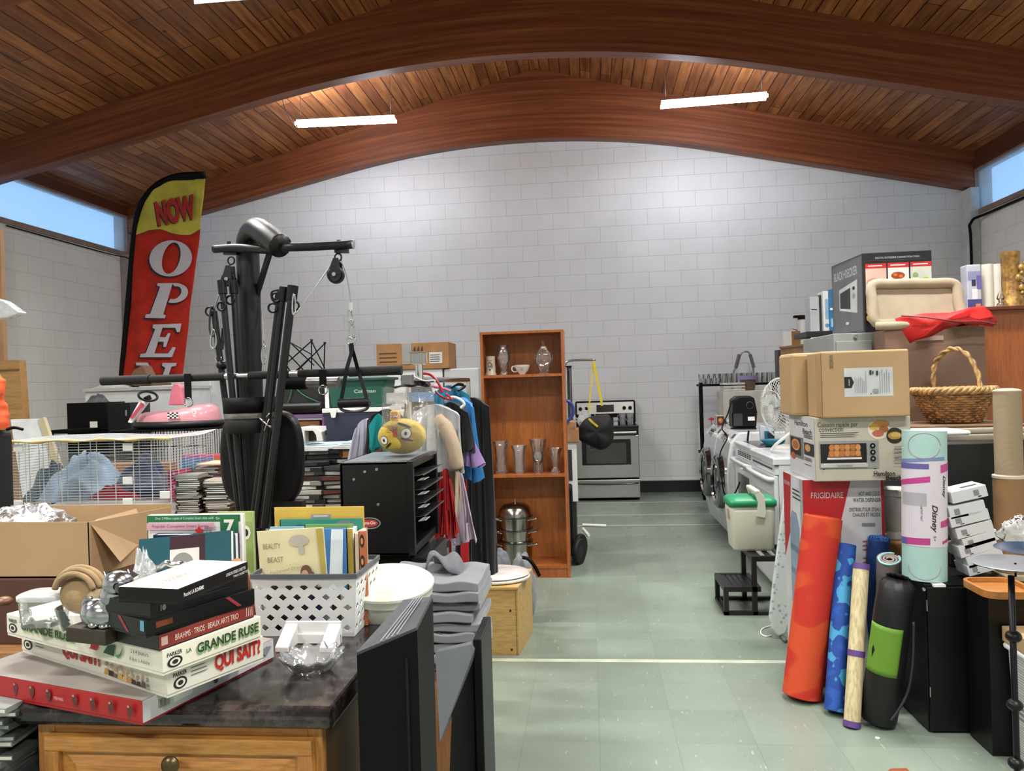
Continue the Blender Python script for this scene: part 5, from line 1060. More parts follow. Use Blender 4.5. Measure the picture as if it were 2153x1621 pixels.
a, b, c_, d = at(590, 872, 4.98), at(682, 872, 4.98), at(682, 950, 4.98), at(590, 950, 4.98); PUR = mat('#8a6b9c', .45)
M().box((a.x, 4.98, a.z-.03), (b.x, 5.24, a.z), PUR).box((b.x-.02, 4.98, TZ), (b.x, 5.24, a.z), PUR).box((a.x, 4.98, TZ), (a.x+.02, 5.24, a.z), PUR).box((a.x, 5.0, TZ), (b.x-.02, 5.24, TZ+.02), PUR).build('frame', t_, bev=.008)
cz_ = a.z
t_ = thing('carton', 'small brown carton inside the purple crate', 'box', ((a.x+b.x)/2, 5.12, TZ+.021)); M().box((a.x+.03, 5.02, TZ+.021), (b.x-.05, 5.22, a.z-.05), CARD2).build('body', t_)
t_ = thing('duffel_bag', 'black duffel bag with thin green piping above the purple crate', 'bag', (at(640, 830, 5.0).x, 5.1, cz_))
bl, br_ = at(585, 835, 4.98).x, at(681, 835, 4.98).x; bt = at(640, 792, 4.98).z
M().box((bl, 4.97, cz_+.001), (br_, 5.24, bt), mat('#141417', .5, bump=.4, bs=25)).build('body', t_, bev=.04, seg=4)
M().tube([at(597, 868, 4.965), at(610, 835, 4.96), at(617, 815, 4.96), at(640, 832, 4.96), at(676, 848, 4.96)], .0035, mat('#1f6b4c', .6), 6, smooth=5).build('piping', t_)
M().cyl(at(590, 857, 4.96), at(676, 855, 4.96), .03, BLKM).build('front_pocket', t_); M().box(at(647, 812, 4.962), at(653, 808, 4.96), PAPER).build('tag', t_)
t_ = thing('lattice_chair', 'folded black lattice chair frame standing above the black bag', 'folding chair', (at(640, 780, 5.1).x, 5.1, bt)); m = M()
Ls = [((600, 738), (640, 780)), ((608, 718), (660, 768)), ((590, 775), (655, 717)), ((625, 780), (683, 722)), ((655, 717), (683, 775)), ((655, 717), (655, 778)), ((683, 722), (681, 778)), ((652, 752), (620, 782)), ((608, 718), (592, 740)), ((590, 748), (610, 780)), ((655, 752), (682, 780)), ((655, 745), (610, 720))]
for a, b in Ls: m.cyl(at(*a, 5.08), at(*b, 5.12), .0045, BLK, n=6)
m.build('tubes', t_); m = M()
for a in ((608, 718), (655, 715), (683, 721)): m.box(at(a[0]-3, a[1]-2, 5.07), at(a[0]+3, a[1]+2, 5.11), BLK)
m.build('joints', t_)
# cooler
t_ = thing('cooler_stack', 'x', 'cooler', (0, 0, 0)); bpy.data.objects.remove(t_)
cy = 4.72; a, b = at(682, 873, cy), at(818, 945, cy); zc0, zc1 = b.z, at(700, 868, cy).z
sup = thing('carton', 'plain carton under the navy cooler, mostly hidden', 'box', ((a.x+b.x)/2, cy+.15, TZ)); M().box((a.x+.03, cy+.02, TZ), (b.x-.03, cy+.33, zc0-.001), CARD2).build('body', sup)
co = thing('cooler', 'navy blue cooler with white rim and open dark green lid', 'cooler', ((a.x+b.x)/2, cy+.16, zc0))
NV = mat('#262b40', .45)
M().prism([(a.x+.015, cy, zc0), (b.x-.015, cy, zc0), (b.x, cy, zc1), (a.x, cy, zc1)], (0, .30, 0), NV).build('body', co, bev=.01)
M().box((a.x-.012, cy-.01, zc1), (b.x+.012, cy+.31, zc1+.028), WHT).build('rim', co, bev=.004)
p = at(703, 878, cy); M().prism([(p.x-.022, cy-.011, zc1+.02), (p.x+.022, cy-.011, zc1+.02), (p.x+.012, cy-.011, zc1-.03), (p.x-.012, cy-.011, zc1-.03)], (0, -.01, 0), WHT).build('latch', co)
zl = at(720, 797, cy).z; GRD = mat('#0f4a3b', .45)
M().prism([(a.x+.03, cy+.05, zc1+.03), (b.x-.05, cy+.05, zc1+.03), (b.x-.02, cy+.05, zl), (a.x+.0, cy+.05, zl)], (0, .25, 0), GRD).build('lid', co, bev=.012)
M().box((a.x-.014, cy+.06, zc1+.03), (a.x+.012, cy+.28, zl-.04), WHT).box((a.x-.014, cy+.3, zc1+.03), (b.x-.03, cy+.31, zl-.01), WHT).build('lid_liner', co)
M().box((a.x-.01, cy+.03, zl-.012), (b.x, cy+.30, zl+.006), GRD).build('lid_edge', co, bev=.004)
s = Sheet((a.x+.02, cy+.049, zc1+.05), (b.x-a.x-.06, 0, 0), (0, 0, zl-zc1-.08)); s.text('Coleman', .66, .62, .16, mat('#a9b7b0', .5), width=.40, bold=.02); s.build('lettering', co)
# freezers / fridges
def fridge(label, xl, xr, yt, Y, split, d=.65, gap=None, name='refrigerator', mt=WHM, zb=0):
    a_, b_ = at(xl, yt, Y), at(xr, yt, Y); t_ = thing(name, label, 'refrigerator', ((a_.x+b_.x)/2, Y+d/2, 0)); z = a_.z; zs = at(xl, split, Y).z
    M().box((a_.x, Y+.05, .02), (b_.x, Y+d, z), mt).build('body', t_, bev=.01)
    for lo, hi in ((.05, zs-.006), (zs+.006, z-.004)): M().box((a_.x, Y, lo), (b_.x, Y+.05, hi), mt).build('door', t_, bev=.012)
    M().box((b_.x-.05, Y-.03, zs-.30), (b_.x-.03, Y, zs-.02), WHT).build('handle', t_, bev=.006)
    return t_, z
fridge('white refrigerator behind the clothes rail, left one under the long carton', 812, 930, 776, 7.0, 860)
t_, frz = fridge('pale grey refrigerator behind the clothes rail, right one beside the bookcase', 933, 1006, 775, 7.0, 861, mt=mat('#b9bdc0', .5, var=.02))
fridge('white refrigerator in the left corner behind the pink ride-on car', 335, 443, 802, 7.38, 873, d=.46)
p = at(930, 900, 6.99); 
a, b = at(791, 724, 6.98), at(935, 776, 6.98)
lc = thing('cardboard_carton', 'long brown shipping carton lying on the white refrigerators', 'box', ((a.x+b.x)/2, 7.15, frz))
M().box((a.x, 6.98, frz+.002), (at(957, 776, 7.3).x, 7.38, a.z), CARD2).build('body', lc, bev=.004)
s = Sheet((a.x, 6.98, frz+.002), (b.x-a.x, 0, 0), (0, 0, a.z-frz)); DB = mat('#4a3220', .8)
for y_ in (.28, .44, .60): s.rect(.04, y_, .30, y_+.05, DB)
for k in range(6): s.poly([(.38+.055*k, .68), (.42+.055*k, .68), (.41+.055*k, .88), (.39+.055*k, .80)], DB)
s.rect(.55, .15, .72, .62, mat('#a9a79f', .6)); s.rect(.78, .2, .97, .62, mat('#c9cac8', .6)); s.lines(.79, .95, (.26, .34, .42, .5), .03, DKG); s.build('print', lc)
M().box((at(845, 740, 6.97).x, 6.975, frz+.05), (at(865, 740, 6.97).x, 6.98, a.z+.01), glass(tint=(.9, .85, .75), alpha=.4, name='tape')).build('tape', lc)
# ---------- pink bumper car on the wire crate
Yk = 5.35; a, b = at(240, 908, Yk), at(432, 908, Yk); kz = a.z
wc = thing('dog_crate', 'black folding wire crate under the pink ride-on car', 'crate', ((a.x+b.x)/2, Yk+.32, 0)); m = M()
for k in range(32): x = a.x+(b.x-a.x)*k/31; m.box((x-.002, Yk-.002, 0.02), (x+.002, Yk+.002, kz), BLK)
for z in (.02, .25, .5, .75, at(300, 940, Yk).z, kz-.004): m.box((a.x, Yk-.003, z-.003), (b.x, Yk+.003, z+.003), BLK)
m.build('front_panel', wc); m = M()
for k in range(20): y = Yk+.65*k/19; m.box((b.x-.002, y-.002, .02), (b.x+.002, y+.002, kz), BLK); m.box((a.x-.002, y-.002, .02), (a.x+.002, y+.002, kz), BLK)
for z in (.02, .5, kz-.004): m.box((b.x-.003, Yk, z-.003), (b.x+.003, Yk+.65, z+.003), BLK); m.box((a.x-.003, Yk, z-.003), (a.x+.003, Yk+.65, z+.003), BLK)
m.build('side_panel', wc); M().box((a.x-.01, Yk-.01, kz), (b.x+.01, Yk+.66, kz+.008), BLK).box((a.x, Yk, 0), (b.x, Yk+.65, .02), BLK).build('tray', wc)
car = thing('ride_on_bumper_car', 'pink ride-on bumper car with black steering wheel, on the wire crate', 'ride-on toy', ((a.x+b.x)/2, Yk+.28, kz+.009)); cx = (a.x+b.x)/2; c0 = kz+.010
PK1 = mat('#c98a92', .3, var=.03, coat=.4); hwx = (b.x-a.x)/2-.01
def ring_(rx, ry, z, n=40, cy=Yk+.28): return [Vector((cx+rx*math.cos(2*PI*i/n), cy+ry*math.sin(2*PI*i/n), z)) for i in range(n)]
def loft(m, rs, mt, sm=True):
    n = len(rs[0]); m.add([v for r_ in rs for v in r_], [(j*n+i, j*n+(i+1) % n, (j+1)*n+(i+1) % n, (j+1)*n+i) for j in range(len(rs)-1) for i in range(n)]+[tuple(range(n-1, -1, -1)), tuple((len(rs)-1)*n+i for i in range(n))], mt, sm); return m
zt2 = lambda y_: at(330, y_, Yk).z
loft(M(), [ring_(hwx*.86, .22, c0), ring_(hwx*.97, .27, c0+.008), ring_(hwx, .28, c0+.03), ring_(hwx*.98, .275, c0+.048), ring_(hwx*.9, .25, c0+.055)], mat('#141416', .5)).build('bumper', car)
def shell(u, v_):     # higher at the back, lower at the front of the body
    a_ = 2*PI*u; k = [1, .98, .92, .78, .62][min(4, int(v_*4+.5))]; x = math.cos(a_); 
    return Vector((cx+hwx*.93*k*x, Yk+.28+.25*k*math.sin(a_), c0+.05+(.075+.055*max(0, x))*[0, .45, .8, 1, .92][min(4, int(v_*4+.5))]))
M().grid(shell, 40, 4, PK1).build('body', car)
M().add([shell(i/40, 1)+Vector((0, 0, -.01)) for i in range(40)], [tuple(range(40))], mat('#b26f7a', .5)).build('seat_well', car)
s0 = at(395, 878, Yk+.02); 
q0 = at(392, 806, Yk+.44)
M().prism([at(362, 852, Yk+.4), at(385, 852, Yk+.4), at(381, 815, Yk+.4), at(375, 806, Yk+.4), at(365, 806, Yk+.4), at(360, 815, Yk+.4), at(353, 852, Yk+.4)], (0, .05, 0), mat('#c5707f', .4)).build('seat_back', car, bev=.01)
pw = [at(268, 888, Yk), at(276, 890, Yk), at(311, 845, Yk+.05), at(308, 838, Yk+.05), at(295, 838, Yk+.05)]
M().prism(pw, (0, .03, 0), WHT).build('steering_column', car, bev=.004)
M().prism([at(272, 880, Yk-.003), at(279, 880, Yk-.003), at(303, 850, Yk+.02), at(297, 846, Yk+.02)], (0, -.003, 0), mat('#b33a50', .5)).build('column_stripe', car)
wc_ = at(311, 833, Yk+.03); up_ = Vector((.8, -.2, .45)).normalized()
M().tube([wc_+Vector((.072*math.cos(t_), 0, -.028*math.cos(t_)*.6+.032*math.sin(t_)))+Vector((0, .03*math.sin(t_), 0)) for t_ in [i*PI/10 for i in range(20)]], .009, BLKM, 8, closed=True).cyl(wc_+Vector((-.01, 0, 0)), wc_+Vector((0, .01, -.03)), .025, BLKM).build('steering_wheel', car)
p = at(353, 880, Yk+.03); s = Sheet((p.x, Yk+.025, p.z), (.085, 0, .0), (0, 0, .045))
for i in range(5):
    for j in range(4):
        s.rect(i/5, j/4, (i+1)/5, (j+1)/4, INK if (i+j) % 2 else PAPER); s.k = 0
s.build('checker_decal', car)
p = at(404, 867, Yk+.0); s = Sheet((p.x-.016, Yk+.03, p.z-.016), (.032, 0, 0), (0, 0, .032)); s.ell(.5, .5, .5, .5, PAPER).text('B', .5, .5, .5, mat('#b33a50', .5)); s.build('round_decal', car)
# ---------- corner: black cartons, white freezer, boxes, plastic, board, orange coat
fr2 = thing('white_cabinet', 'low white cabinet with open papers on top beneath the flag', 'cabinet', (at(285, 850, 6.9).x, 7.1, 0)); a, b = at(178, 824, 6.85), at(392, 824, 6.85)
M().box((a.x, 6.85, 0), (b.x, 7.31, a.z), WHM).build('body', fr2, bev=.008); M().box((a.x-.01, 6.83, a.z), (b.x+.01, 7.32, a.z+.03), mat('#b9bbb8', .5)).build('top', fr2)
ft = a.z+.03
t_, s, a_, b_ = bxx('monitor_box', 'black upright box with small white label, left of the pink car', 140, 848, 222, 925, 6.3, .3, BLK, 'box', .75)
M().box((a_.x, 6.3, 0), (b_.x, 6.6, .75), BLK).build('lower_case', t_); s.rect(.60, .62, .80, .74, PAPER); s.build('label_print', t_)
t_, s, a_, b_ = bxx('monitor_box', 'black case with slanted corner just left of the pink car seat', 226, 848, 276, 925, 6.2, .3, mat('#17181b', .4), 'box', .75); M().box((a_.x, 6.2, 0), (b_.x, 6.5, .75), BLK).build('lower_case', t_); s.rect(.78, .82, .84, .90, mat('#8d9499', .5)); s.build('logo_print', t_)
p = at(205, 845, 6.4); heap('grey_scarf', 'dark grey woollen scarf bundled on the black boxes', 'scarf', (p.x, 6.42, at(205, 849, 6.3).z), (.10, .10, .07), 12, C_('#4c4c50', .3))
t_ = thing('torn_carton', 'torn brown carton piece standing in front of the flag', 'box', (at(290, 800, 6.95).x, 7.0, ft)); 
M().prism([at(262, 808, 6.9), at(282, 778, 6.9), at(299, 768, 6.9), at(318, 806, 6.9)], (0, .15, 0), mat('#7a5b45', .85)).prism([at(270, 806, 6.88), at(284, 812, 6.88), at(316, 808, 6.88), at(312, 795, 6.88)], (0, .02, 0), mat('#5d4433', .85)).box((at(264, 0, 6.9).x, 6.9, ft), (at(318, 0, 6.9).x, 7.05, at(290, 806, 6.9).z), mat('#6a5040', .85)).build('body', t_)
t_, s, a_, b_ = bxx('white_box', 'white carton on the white cabinet right of the torn carton', 292, 812, 360, 822, 6.88, .3, WHM, 'box', ft)
p = at(240, 818, 6.9); heap('paper_heap', 'crumpled white papers lying on the white cabinet', 'paper', (p.x, 7.0, ft), (.28, .12, .05), 15, mat('#c4c4bf', .6))
sh2 = thing('side_table', 'black framed side table behind the white leaning board', 'table', (at(115, 905, 6.0).x, 6.1, 0)); a, b = at(100, 905, 5.95), at(155, 905, 5.95)
M().box((a.x, 5.95, a.z-.03), (b.x, 6.3, a.z), BLK).build('top', sh2)
for x in (a.x+.02, b.x-.02): M().box((x-.012, 5.96, 0), (x+.012, 5.98, a.z-.03), BLK).box((x-.012, 6.26, 0), (x+.012, 6.28, a.z-.03), BLK).build('leg', sh2)
t_ = thing('white_board', 'white padded board with beige edge leaning behind the cage', 'board', (at(60, 950, 5.1).x, 5.15, TZ))
q = [at(22, 882, 5.16), at(88, 880, 5.16), at(140, 1030, 5.12), at(48, 1050, 5.12)]
M().prism(q, (0, .04, 0), mat('#cdd0d2', .4)).build('panel', t_)
M().bar(q[1], q[2], .05, .03, mat('#b5a888', .6), up=(0, 1, 0)).build('edge', t_)
t_ = thing('plywood_cabinet', 'tall tan plywood cabinet standing at the far left edge', 'cabinet', (at(-40, 900, 5.3).x, 5.33, 0))
a, b = at(-230, 757, 5.3), at(40, 757, 5.3); lean = at(58, 900, 5.3)
M().prism([(a.x, 5.3, 0), (lean.x+.02, 5.3, 0), (b.x, 5.3, b.z), (a.x, 5.3, b.z)], (0, .07, 0), wood('#8a6535', '#9c7440', 'x', .6, .4)).build('body', t_); z_ = at(0, 778, 5.3).z
M().box((a.x, 5.29, z_-.004), (b.x+.0, 5.3, z_+.004), mat('#5f4425', .7)).build('joint_line', t_)
p = at(-6, 480, 5.45); tag(M().box((p.x-.3, 5.45, 0), (at(4, 620, 5.45).x, 5.49, p.z), mat('#8d6f50', .6)).build('wooden_screen'), 'tall narrow brown panel edge rising at the far left', 'panel')
oc = thing('orange_coat', 'bright orange high visibility coat hanging at the far left edge', 'coat', (at(0, 850, 3.6).x-.05, 3.6, .1)); a = at(0, 780, 3.6)
def cf(u, v_):
    a_ = 2*PI*u; zz = at(0, 778, 3.6).z-(v_*.30); ed = [.0, .018, .022, .012, .026, .040, .045][min(6, int(v_*6.99))]
    return Vector((at(0, 850, 3.6).x-.06+math.cos(a_)*(.06+ed)*(.35+.65*min(1, v_*6)), 3.6+math.sin(a_)*.06+.008*math.sin(12*v_), zz))
m = M(); m.grid(cf, 28, 24, mat('#d8561f', .6, var=.12, bump=.3, bs=30)); m.build('coat_body', oc)
bz = at(0, 905, 3.6).z; M().box((-3.3, 3.55, 0.02), (at(-14, 1000, 3.55).x, 3.70, bz), mat('#121316', .7, bump=.3, bs=20)).build('lower_part', oc, bev=.03, seg=3)
M().tube([at(15, 903, 3.58), at(30, 899, 3.56), at(48, 903, 3.56)], .008, BLK, 6, smooth=4).build('cuff_strap', oc)
ws_ = thing('dress_stand', 'pole stand at the far left carrying the clear plastic sleeve', 'stand', (at(-25, 650, 3.4).x, 3.4, 0)); M().cyl((at(-25, 650, 3.4).x, 3.4, 0), (at(-25, 650, 3.4).x, 3.4, at(0, 655, 3.4).z), .015, BLK).box((at(-25, 650, 3.4).x-.2, 3.3, 0), (at(-25, 650, 3.4).x+.2, 3.5, .02), BLK).build('pole', ws_)
q = [at(-30, 622, 3.4), at(8, 632, 3.4), at(43, 657, 3.4), at(15, 668, 3.4), at(-30, 672, 3.4)]
m = M(); m.prism(q, (0, .05, 0), glass(tint=(.9, .92, .94), alpha=.45, name='clear_sleeve', rough=.15, wave=1.0)); tag(m.build('plastic_sleeve', bev=.006), 'clear plastic sleeve tip poking in at the left edge', 'plastic sleeve')
# ---------- NOW OPEN feather flag
FY = 7.9
fl = thing('feather_flag', 'red and yellow NOW OPEN feather flag with black edge sleeve', 'flag', (at(262, 820, FY).x, FY, 0))
edge = [(250, 900), (255, 800), (262, 720), (268, 650), (274, 580), (279, 520), (285, 470), (294, 435), (310, 408), (335, 385), (372, 370), (430, 366)]
edge = [at(x, y, FY) for x, y in edge]; edge = spline(edge, 5); inn = [(432, 376), (428, 420), (423, 460), (419, 500), (411, 560), (404, 620), (397, 680), (388, 750), (382, 800), (374, 900)]
inn = spline([at(x, y, FY) for x, y in inn[::-1]], 6)
def atz(L_, z):
    for p, q in zip(L_[:-1], L_[1:]):
        if min(p.z, q.z) <= z <= max(p.z, q.z) and abs(p.z-q.z) > 1e-9: return p.lerp(q, (z-p.z)/(q.z-p.z)).x
    return L_[-1].x if z > L_[-1].z else L_[0].x
zlo, zhi = edge[0].z, edge[-1].z-.03
ML = lambda x: 0
REDF = cloth('#b02a1c', .12); YELF = cloth('#c3bb4a', .08)
def wav(x, z): return .009*math.sin(x*22+z*2.0)+.004*math.sin(x*50+z*5)
def zb_(x):   # wavy border between red and yellow
    pts = [(286, 495), (300, 488), (315, 483), (340, 482), (360, 490), (380, 494), (400, 494), (418, 482)]
    P = [at(a_, b_, FY) for a_, b_ in pts]
    for p, q in zip(P[:-1], P[1:]):
        if p.x <= x <= q.x: return p.z+(q.z-p.z)*(x-p.x)/(q.x-p.x)
    return P[0].z if x < P[0].x else P[-1].z
def flagpanel(z0f, z1f, mt, nm):
    def f(u, v_):
        zt_ = zlo+(zhi-zlo)*v_; 
        xl_, xr_ = atz(edge, zt_)+.02, atz(inn, min(zt_, inn[-1].z)); x = xl_+(xr_-xl_)*u
        return x, zt_
    m = M(); nu = 24
    vs = []; nv = 40
    for j in range(nv+1):
        for i in range(nu+1):
            u = i/nu; x, _ = f(u, .5); 
            # iterate: column position depends on z
            lo, hi = z0f, z1f
            z = None
            t_v = j/nv; zz = lo(0)+(hi(0)-lo(0))*t_v if False else None
            za = lo(x); zb2 = hi(x); z = za+(zb2-za)*t_v
            for _k in range(3):
                xl_, xr_ = atz(edge, min(z, edge[-1].z-.005))+.015, atz(inn, min(z, inn[-1].z)); x = xl_+(xr_-xl_)*u
                z = lo(x)+(hi(x)-lo(x))*t_v
            vs.append(Vector((x, FY+wav(x, z), z)))
    m.add(vs, [(j*(nu+1)+i, j*(nu+1)+i+1, (j+1)*(nu+1)+i+1, (j+1)*(nu+1)+i) for j in range(nv) for i in range(nu)], mt, True); return m.build(nm, fl, solid=.003)
flagpanel(lambda x: zlo, zb_, REDF, 'red_field')
flagpanel(zb_, lambda x: inn[-1].z-.0, YELF, 'yellow_field')
m = M(); n_ = len(edge); 
m.tube([p+Vector((0, 0, 0)) for p in edge], .030, BLK, 10); m.build('pole_sleeve', fl)
m = M()
top = [p for p in edge if p.z > inn[-1].z-.10]
vs = []
for p in top: vs += [p+Vector((0, .0, 0)), Vector((p.x+.02, FY+.002, min(p.z, inn[-1].z)-.002))]
m.add(vs, [(2*i, 2*i+2, 2*i+3, 2*i+1) for i in range(len(top)-1)], BLK, True); m.build('top_hem', fl, solid=.003)
M().cyl((edge[0].x, FY, 0), edge[0], .018, DKG).build('pole', fl); M().box((edge[0].x-.3, FY-.02, 0), (edge[0].x+.2, FY+.02, .02), DKG).box((edge[0].x-.02, FY-.03, 0), (edge[0].x+.02, FY+.4, .02), DKG).build('cross_base', fl)
LW = mat('#c3bdc4', .7, var=.03); LR = mat('#a8201c', .7); LK = mat('#221f26', .7)
def flagtext(st, cx, cy, wpx, hpx, mt, sh, nm, bold=.05, shx=.03, skew=0, rot=0, depth=0):
    vs, fs, wd = text(st, bold, sh); c = at(cx, cy, FY); sx = wpx/1600*FY/wd; sy = hpx/1600*FY
    cr_, sr_ = math.cos(rot), math.sin(rot); vv = [((x*sx)*cr_-(y*sy)*sr_, (x*sx)*sr_+(y*sy)*cr_) for x, y in vs]
    for off, mm, dx, dz in ((.022, LK, -shx, -shx*.6), (.026, mt, 0, 0)):
        M().add([Vector((c.x+x+dx, FY-off, c.z+y+dz)) for x, y in vv], fs, mm).build(nm if mm != LK else nm+'_outline', fl)
flagtext('NOW', 372, 443, 92, 48, LR, 0, 'lettering_now', .06, .012, rot=.14)
def flagpoly(parts, nm):      # serif letters drawn as flat shapes sewn on the cloth
    for off, mm, dx, dz in ((.022, LK, -.020, -.014), (.026, LW, 0, 0)):
        m = M()
        for pts in parts:
            P = [at(200+x/3.523, 340+y/3.523, FY-off) for x, y in pts]
            for k in range(len(pts) if 0 else 1): m.add([p+Vector((dx, 0, dz)) for p in P], [tuple(range(len(P)))], mm)
        m.build(nm if mm != LK else nm+'_outline', fl)
def ringq(cx, cy, rx, ry, ix, iy, r2, a0=0, a1=2*PI, n=28):
    o = []
    for i in range(n):
        q = [a0+(a1-a0)*(i+k)/n for k in (0, 1)]; f = lambda a: (cx+rx*math.cos(a)-8*math.sin(a), cy+ry*math.sin(a)); g_ = lambda a: (cx+4+ix*math.cos(a)-r2*math.sin(a), cy-2+iy*math.sin(a))
        o.append([f(q[0]), f(q[1]), g_(q[1]), g_(q[0])])
    return o
flagpoly(ringq(560, 716, 158, 134, 66, 116, 22), 'lettering_o')
flagpoly([[(462, 900), (575, 898), (505, 1130), (524, 1138), (516, 1160), (368, 1156), (376, 1132), (408, 1126), (482, 925), (458, 918)]]+ringq(585, 972, 104, 74, 48, 48, 14, -PI/2-.25, PI/2+.35, 16), 'lettering_p')
flagpoly([[(430, 1205), (508, 1203), (438, 1425), (420, 1448), (330, 1448), (338, 1425), (375, 1418), (445, 1240), (425, 1230)], [(500, 1203), (640, 1198), (628, 1262), (606, 1262), (594, 1230), (496, 1230)], [(476, 1298), (520, 1300), (540, 1270), (560, 1270), (525, 1372), (505, 1372), (508, 1334), (464, 1332)], [(420, 1448), (438, 1420), (540, 1420), (575, 1372), (598, 1376), (570, 1448)]], 'lettering_e')
flagpoly([[(304, 1488), (388, 1487), (482, 1640), (470, 1740), (355, 1548), (338, 1510), (302, 1508)], [(500, 1490), (605, 1490), (598, 1512), (565, 1520), (492, 1745), (465, 1745), (472, 1660), (520, 1525), (494, 1510)], [(352, 1540), (374, 1575), (330, 1700), (358, 1714), (352, 1732), (270, 1732), (276, 1712), (302, 1700)]], 'lettering_n')
# ================================================================= BOOKCASE, glassware, the stove and what stands by it
SBY = 5.62; bl, br_ = at(1010, 705, SBY).x+.012, at(1188, 697, SBY).x+.005; bl, br_ = -.80, -.178; BT = 1.815; DPT = .29
ORG = wood('#8e4c1f', '#a85f2a', 'z', .4, .8); ORGB = wood('#9c5720', '#b56c2c', 'z', .45, .5); 
bc_ = thing('bookcase', 'tall narrow orange brown bookcase with glassware and a steel pot', 'bookcase', ((bl+br_)/2, SBY+DPT/2, 0), 0)
T = .020
M().box((bl, SBY, 0), (bl+T, SBY+DPT, BT), ORG).build('side_panel', bc_); M().box((br_-T, SBY, 0), (br_, SBY+DPT, BT), ORG).build('side_panel', bc_)
M().box((bl-.001, SBY-.001, BT), (br_+.001, SBY+DPT, BT+.018), ORG).build('top_panel', bc_)
M().box((bl+T, SBY+DPT-.006, .0), (br_-T, SBY+DPT, BT), ORGB).build('back_panel', bc_)
S1, S2, S3 = at(1100, 787, SBY).z, at(1110, 998, SBY).z, .09
for z in (S1, S2, S3): M().box((bl+T, SBY+.003, z-.02), (br_-T, SBY+DPT-.006, z), ORG).build('shelf', bc_)
M().box((bl+T, SBY+.01, 0), (br_-T, SBY+.025, .07), ORG).build('plinth', bc_)
def sp(px, z, dy=.10): return Vector((at(px, 900, SBY+dy).x, SBY+dy, z+.0005))
def spx(px, py, z, dy=.10): return Vector((at(px, py, SBY+dy).x, SBY+dy, z+.0005))
# stein
q = spx(1031, 760, S1); t_ = thing('beer_stein', 'cream stoneware stein with printed crest, left on the top shelf', 'mug', q[:])
M().lathe([(.001, 0), (.044, 0), (.045, .012), (.038, .022), (.036, .13), (.037, .145), (.033, .145), (.031, .02), (.001, .015)], q, mat('#c4b8a0', .35, coat=.2), 28).build('body', t_)
s = Sheet(q+Vector((-.026, -.0385, .025)), (.052, 0, 0), (0, 0, .10)); s.text('Brewer', .5, .86, .09, INK, width=.7).ell(.5, .55, .30, .20, mat('#5a5a5c', .6)).ell(.5, .55, .18, .13, mat('#b3a890', .5)).ell(.5, .18, .13, .08, DKG).ell(.15, .45, .1, .2, mat('#8a8578', .6)).ell(.85, .45, .1, .2, mat('#8a8578', .6)); s.build('print', t_)
GV = GLS
def vase(name, label, px, py, z, prof, mt=GLS, fl=0, nf=12, dy=.10, cat='vase', grp=None, extra=None):
    q = spx(px, py, z, dy); o = thing(name, label, cat, q[:], 0, grp); M().lathe(prof, q, mt, 40, flute=fl, nf=nf).build('glass_body', o)
    if extra: extra(o, q)
    return o, q
def tagp(o, q, dz, r): M().fbox(q+Vector((-.008, -r, dz)), (.018, 0, 0), (0, -.001, 0), (0, 0, .012), PAPER).build('price_tag', o)
vase('vase', 'clear glass urn vase with price tag, second on the top shelf', 1059, 760, S1, [(.001, .0), (.036, 0), (.034, .012), (.022, .03), (.040, .08), (.052, .13), (.046, .18), (.030, .205), (.040, .225), (.038, .225), (.028, .205), (.044, .175), (.048, .13), (.035, .08), (.001, .04)], extra=lambda o, q: tagp(o, q, .195, .042))
q = spx(1098, 772, S1); t_ = thing('teacup', 'wide white teacup with printed lettering on the top shelf', 'cup', q[:])
CW = mat('#d3d0ca', .3, coat=.3)
M().lathe([(.001, .0), (.022, 0), (.024, .006), (.045, .03), (.055, .06), (.057, .072), (.054, .072), (.042, .034), (.020, .012), (.001, .01)], q, CW, 36).build('bowl', t_)
M().tube([q+Vector((-.050, 0, .058)), q+Vector((-.072, 0, .062)), q+Vector((-.080, 0, .042)), q+Vector((-.066, 0, .022)), q+Vector((-.040, 0, .022))], .0055, CW, 8, smooth=5).build('handle', t_)
s = Sheet(q+Vector((-.03, -.058, .03)), (.06, 0, 0), (0, 0, .03)); s.lines(.1, .95, (.6, .75), .05, DKG); s.ell(.5, .25, .2, .2, mat('#6f7a6a', .5)); s.build('print', t_)
vase('candy_jar', 'glass candy jar with knobbed lid, right on the top shelf', 1143, 760, S1, [(.001, 0), (.045, 0), (.045, .008), (.03, .02), (.052, .05), (.066, .10), (.070, .13), (.060, .155), (.052, .165), (.056, .168), (.03, .20), (.010, .215), (.008, .225), (.016, .235), (.012, .25), (.001, .252)], fl=.03, nf=8, cat='jar', extra=lambda o, q: tagp(o, q, .19, .03))
vase('vase', 'cut crystal vase, leftmost on the middle shelf', 1053, 950, S2, [(.001, 0), (.046, 0), (.045, .03), (.042, .12), (.048, .19), (.060, .245), (.057, .245), (.044, .19), (.038, .12), (.040, .02), (.001, .015)], glass(alpha=.07, wave=.5, fmul=2.2, name='crystal'), fl=.04, nf=14, extra=lambda o, q: tagp(o, q, .215, .055))
vase('vase', 'smooth frosted flared vase, second on the middle shelf', 1091, 950, S2, [(.001, 0), (.040, 0), (.039, .01), (.040, .12), (.048, .17), (.062, .21), (.059, .21), (.044, .165), (.036, .12), (.035, .015), (.001, .012)], glass(alpha=.14, wave=.1, fmul=1.5, name='frosted_glass', rough=.1), extra=lambda o, q: tagp(o, q, .175, .05))
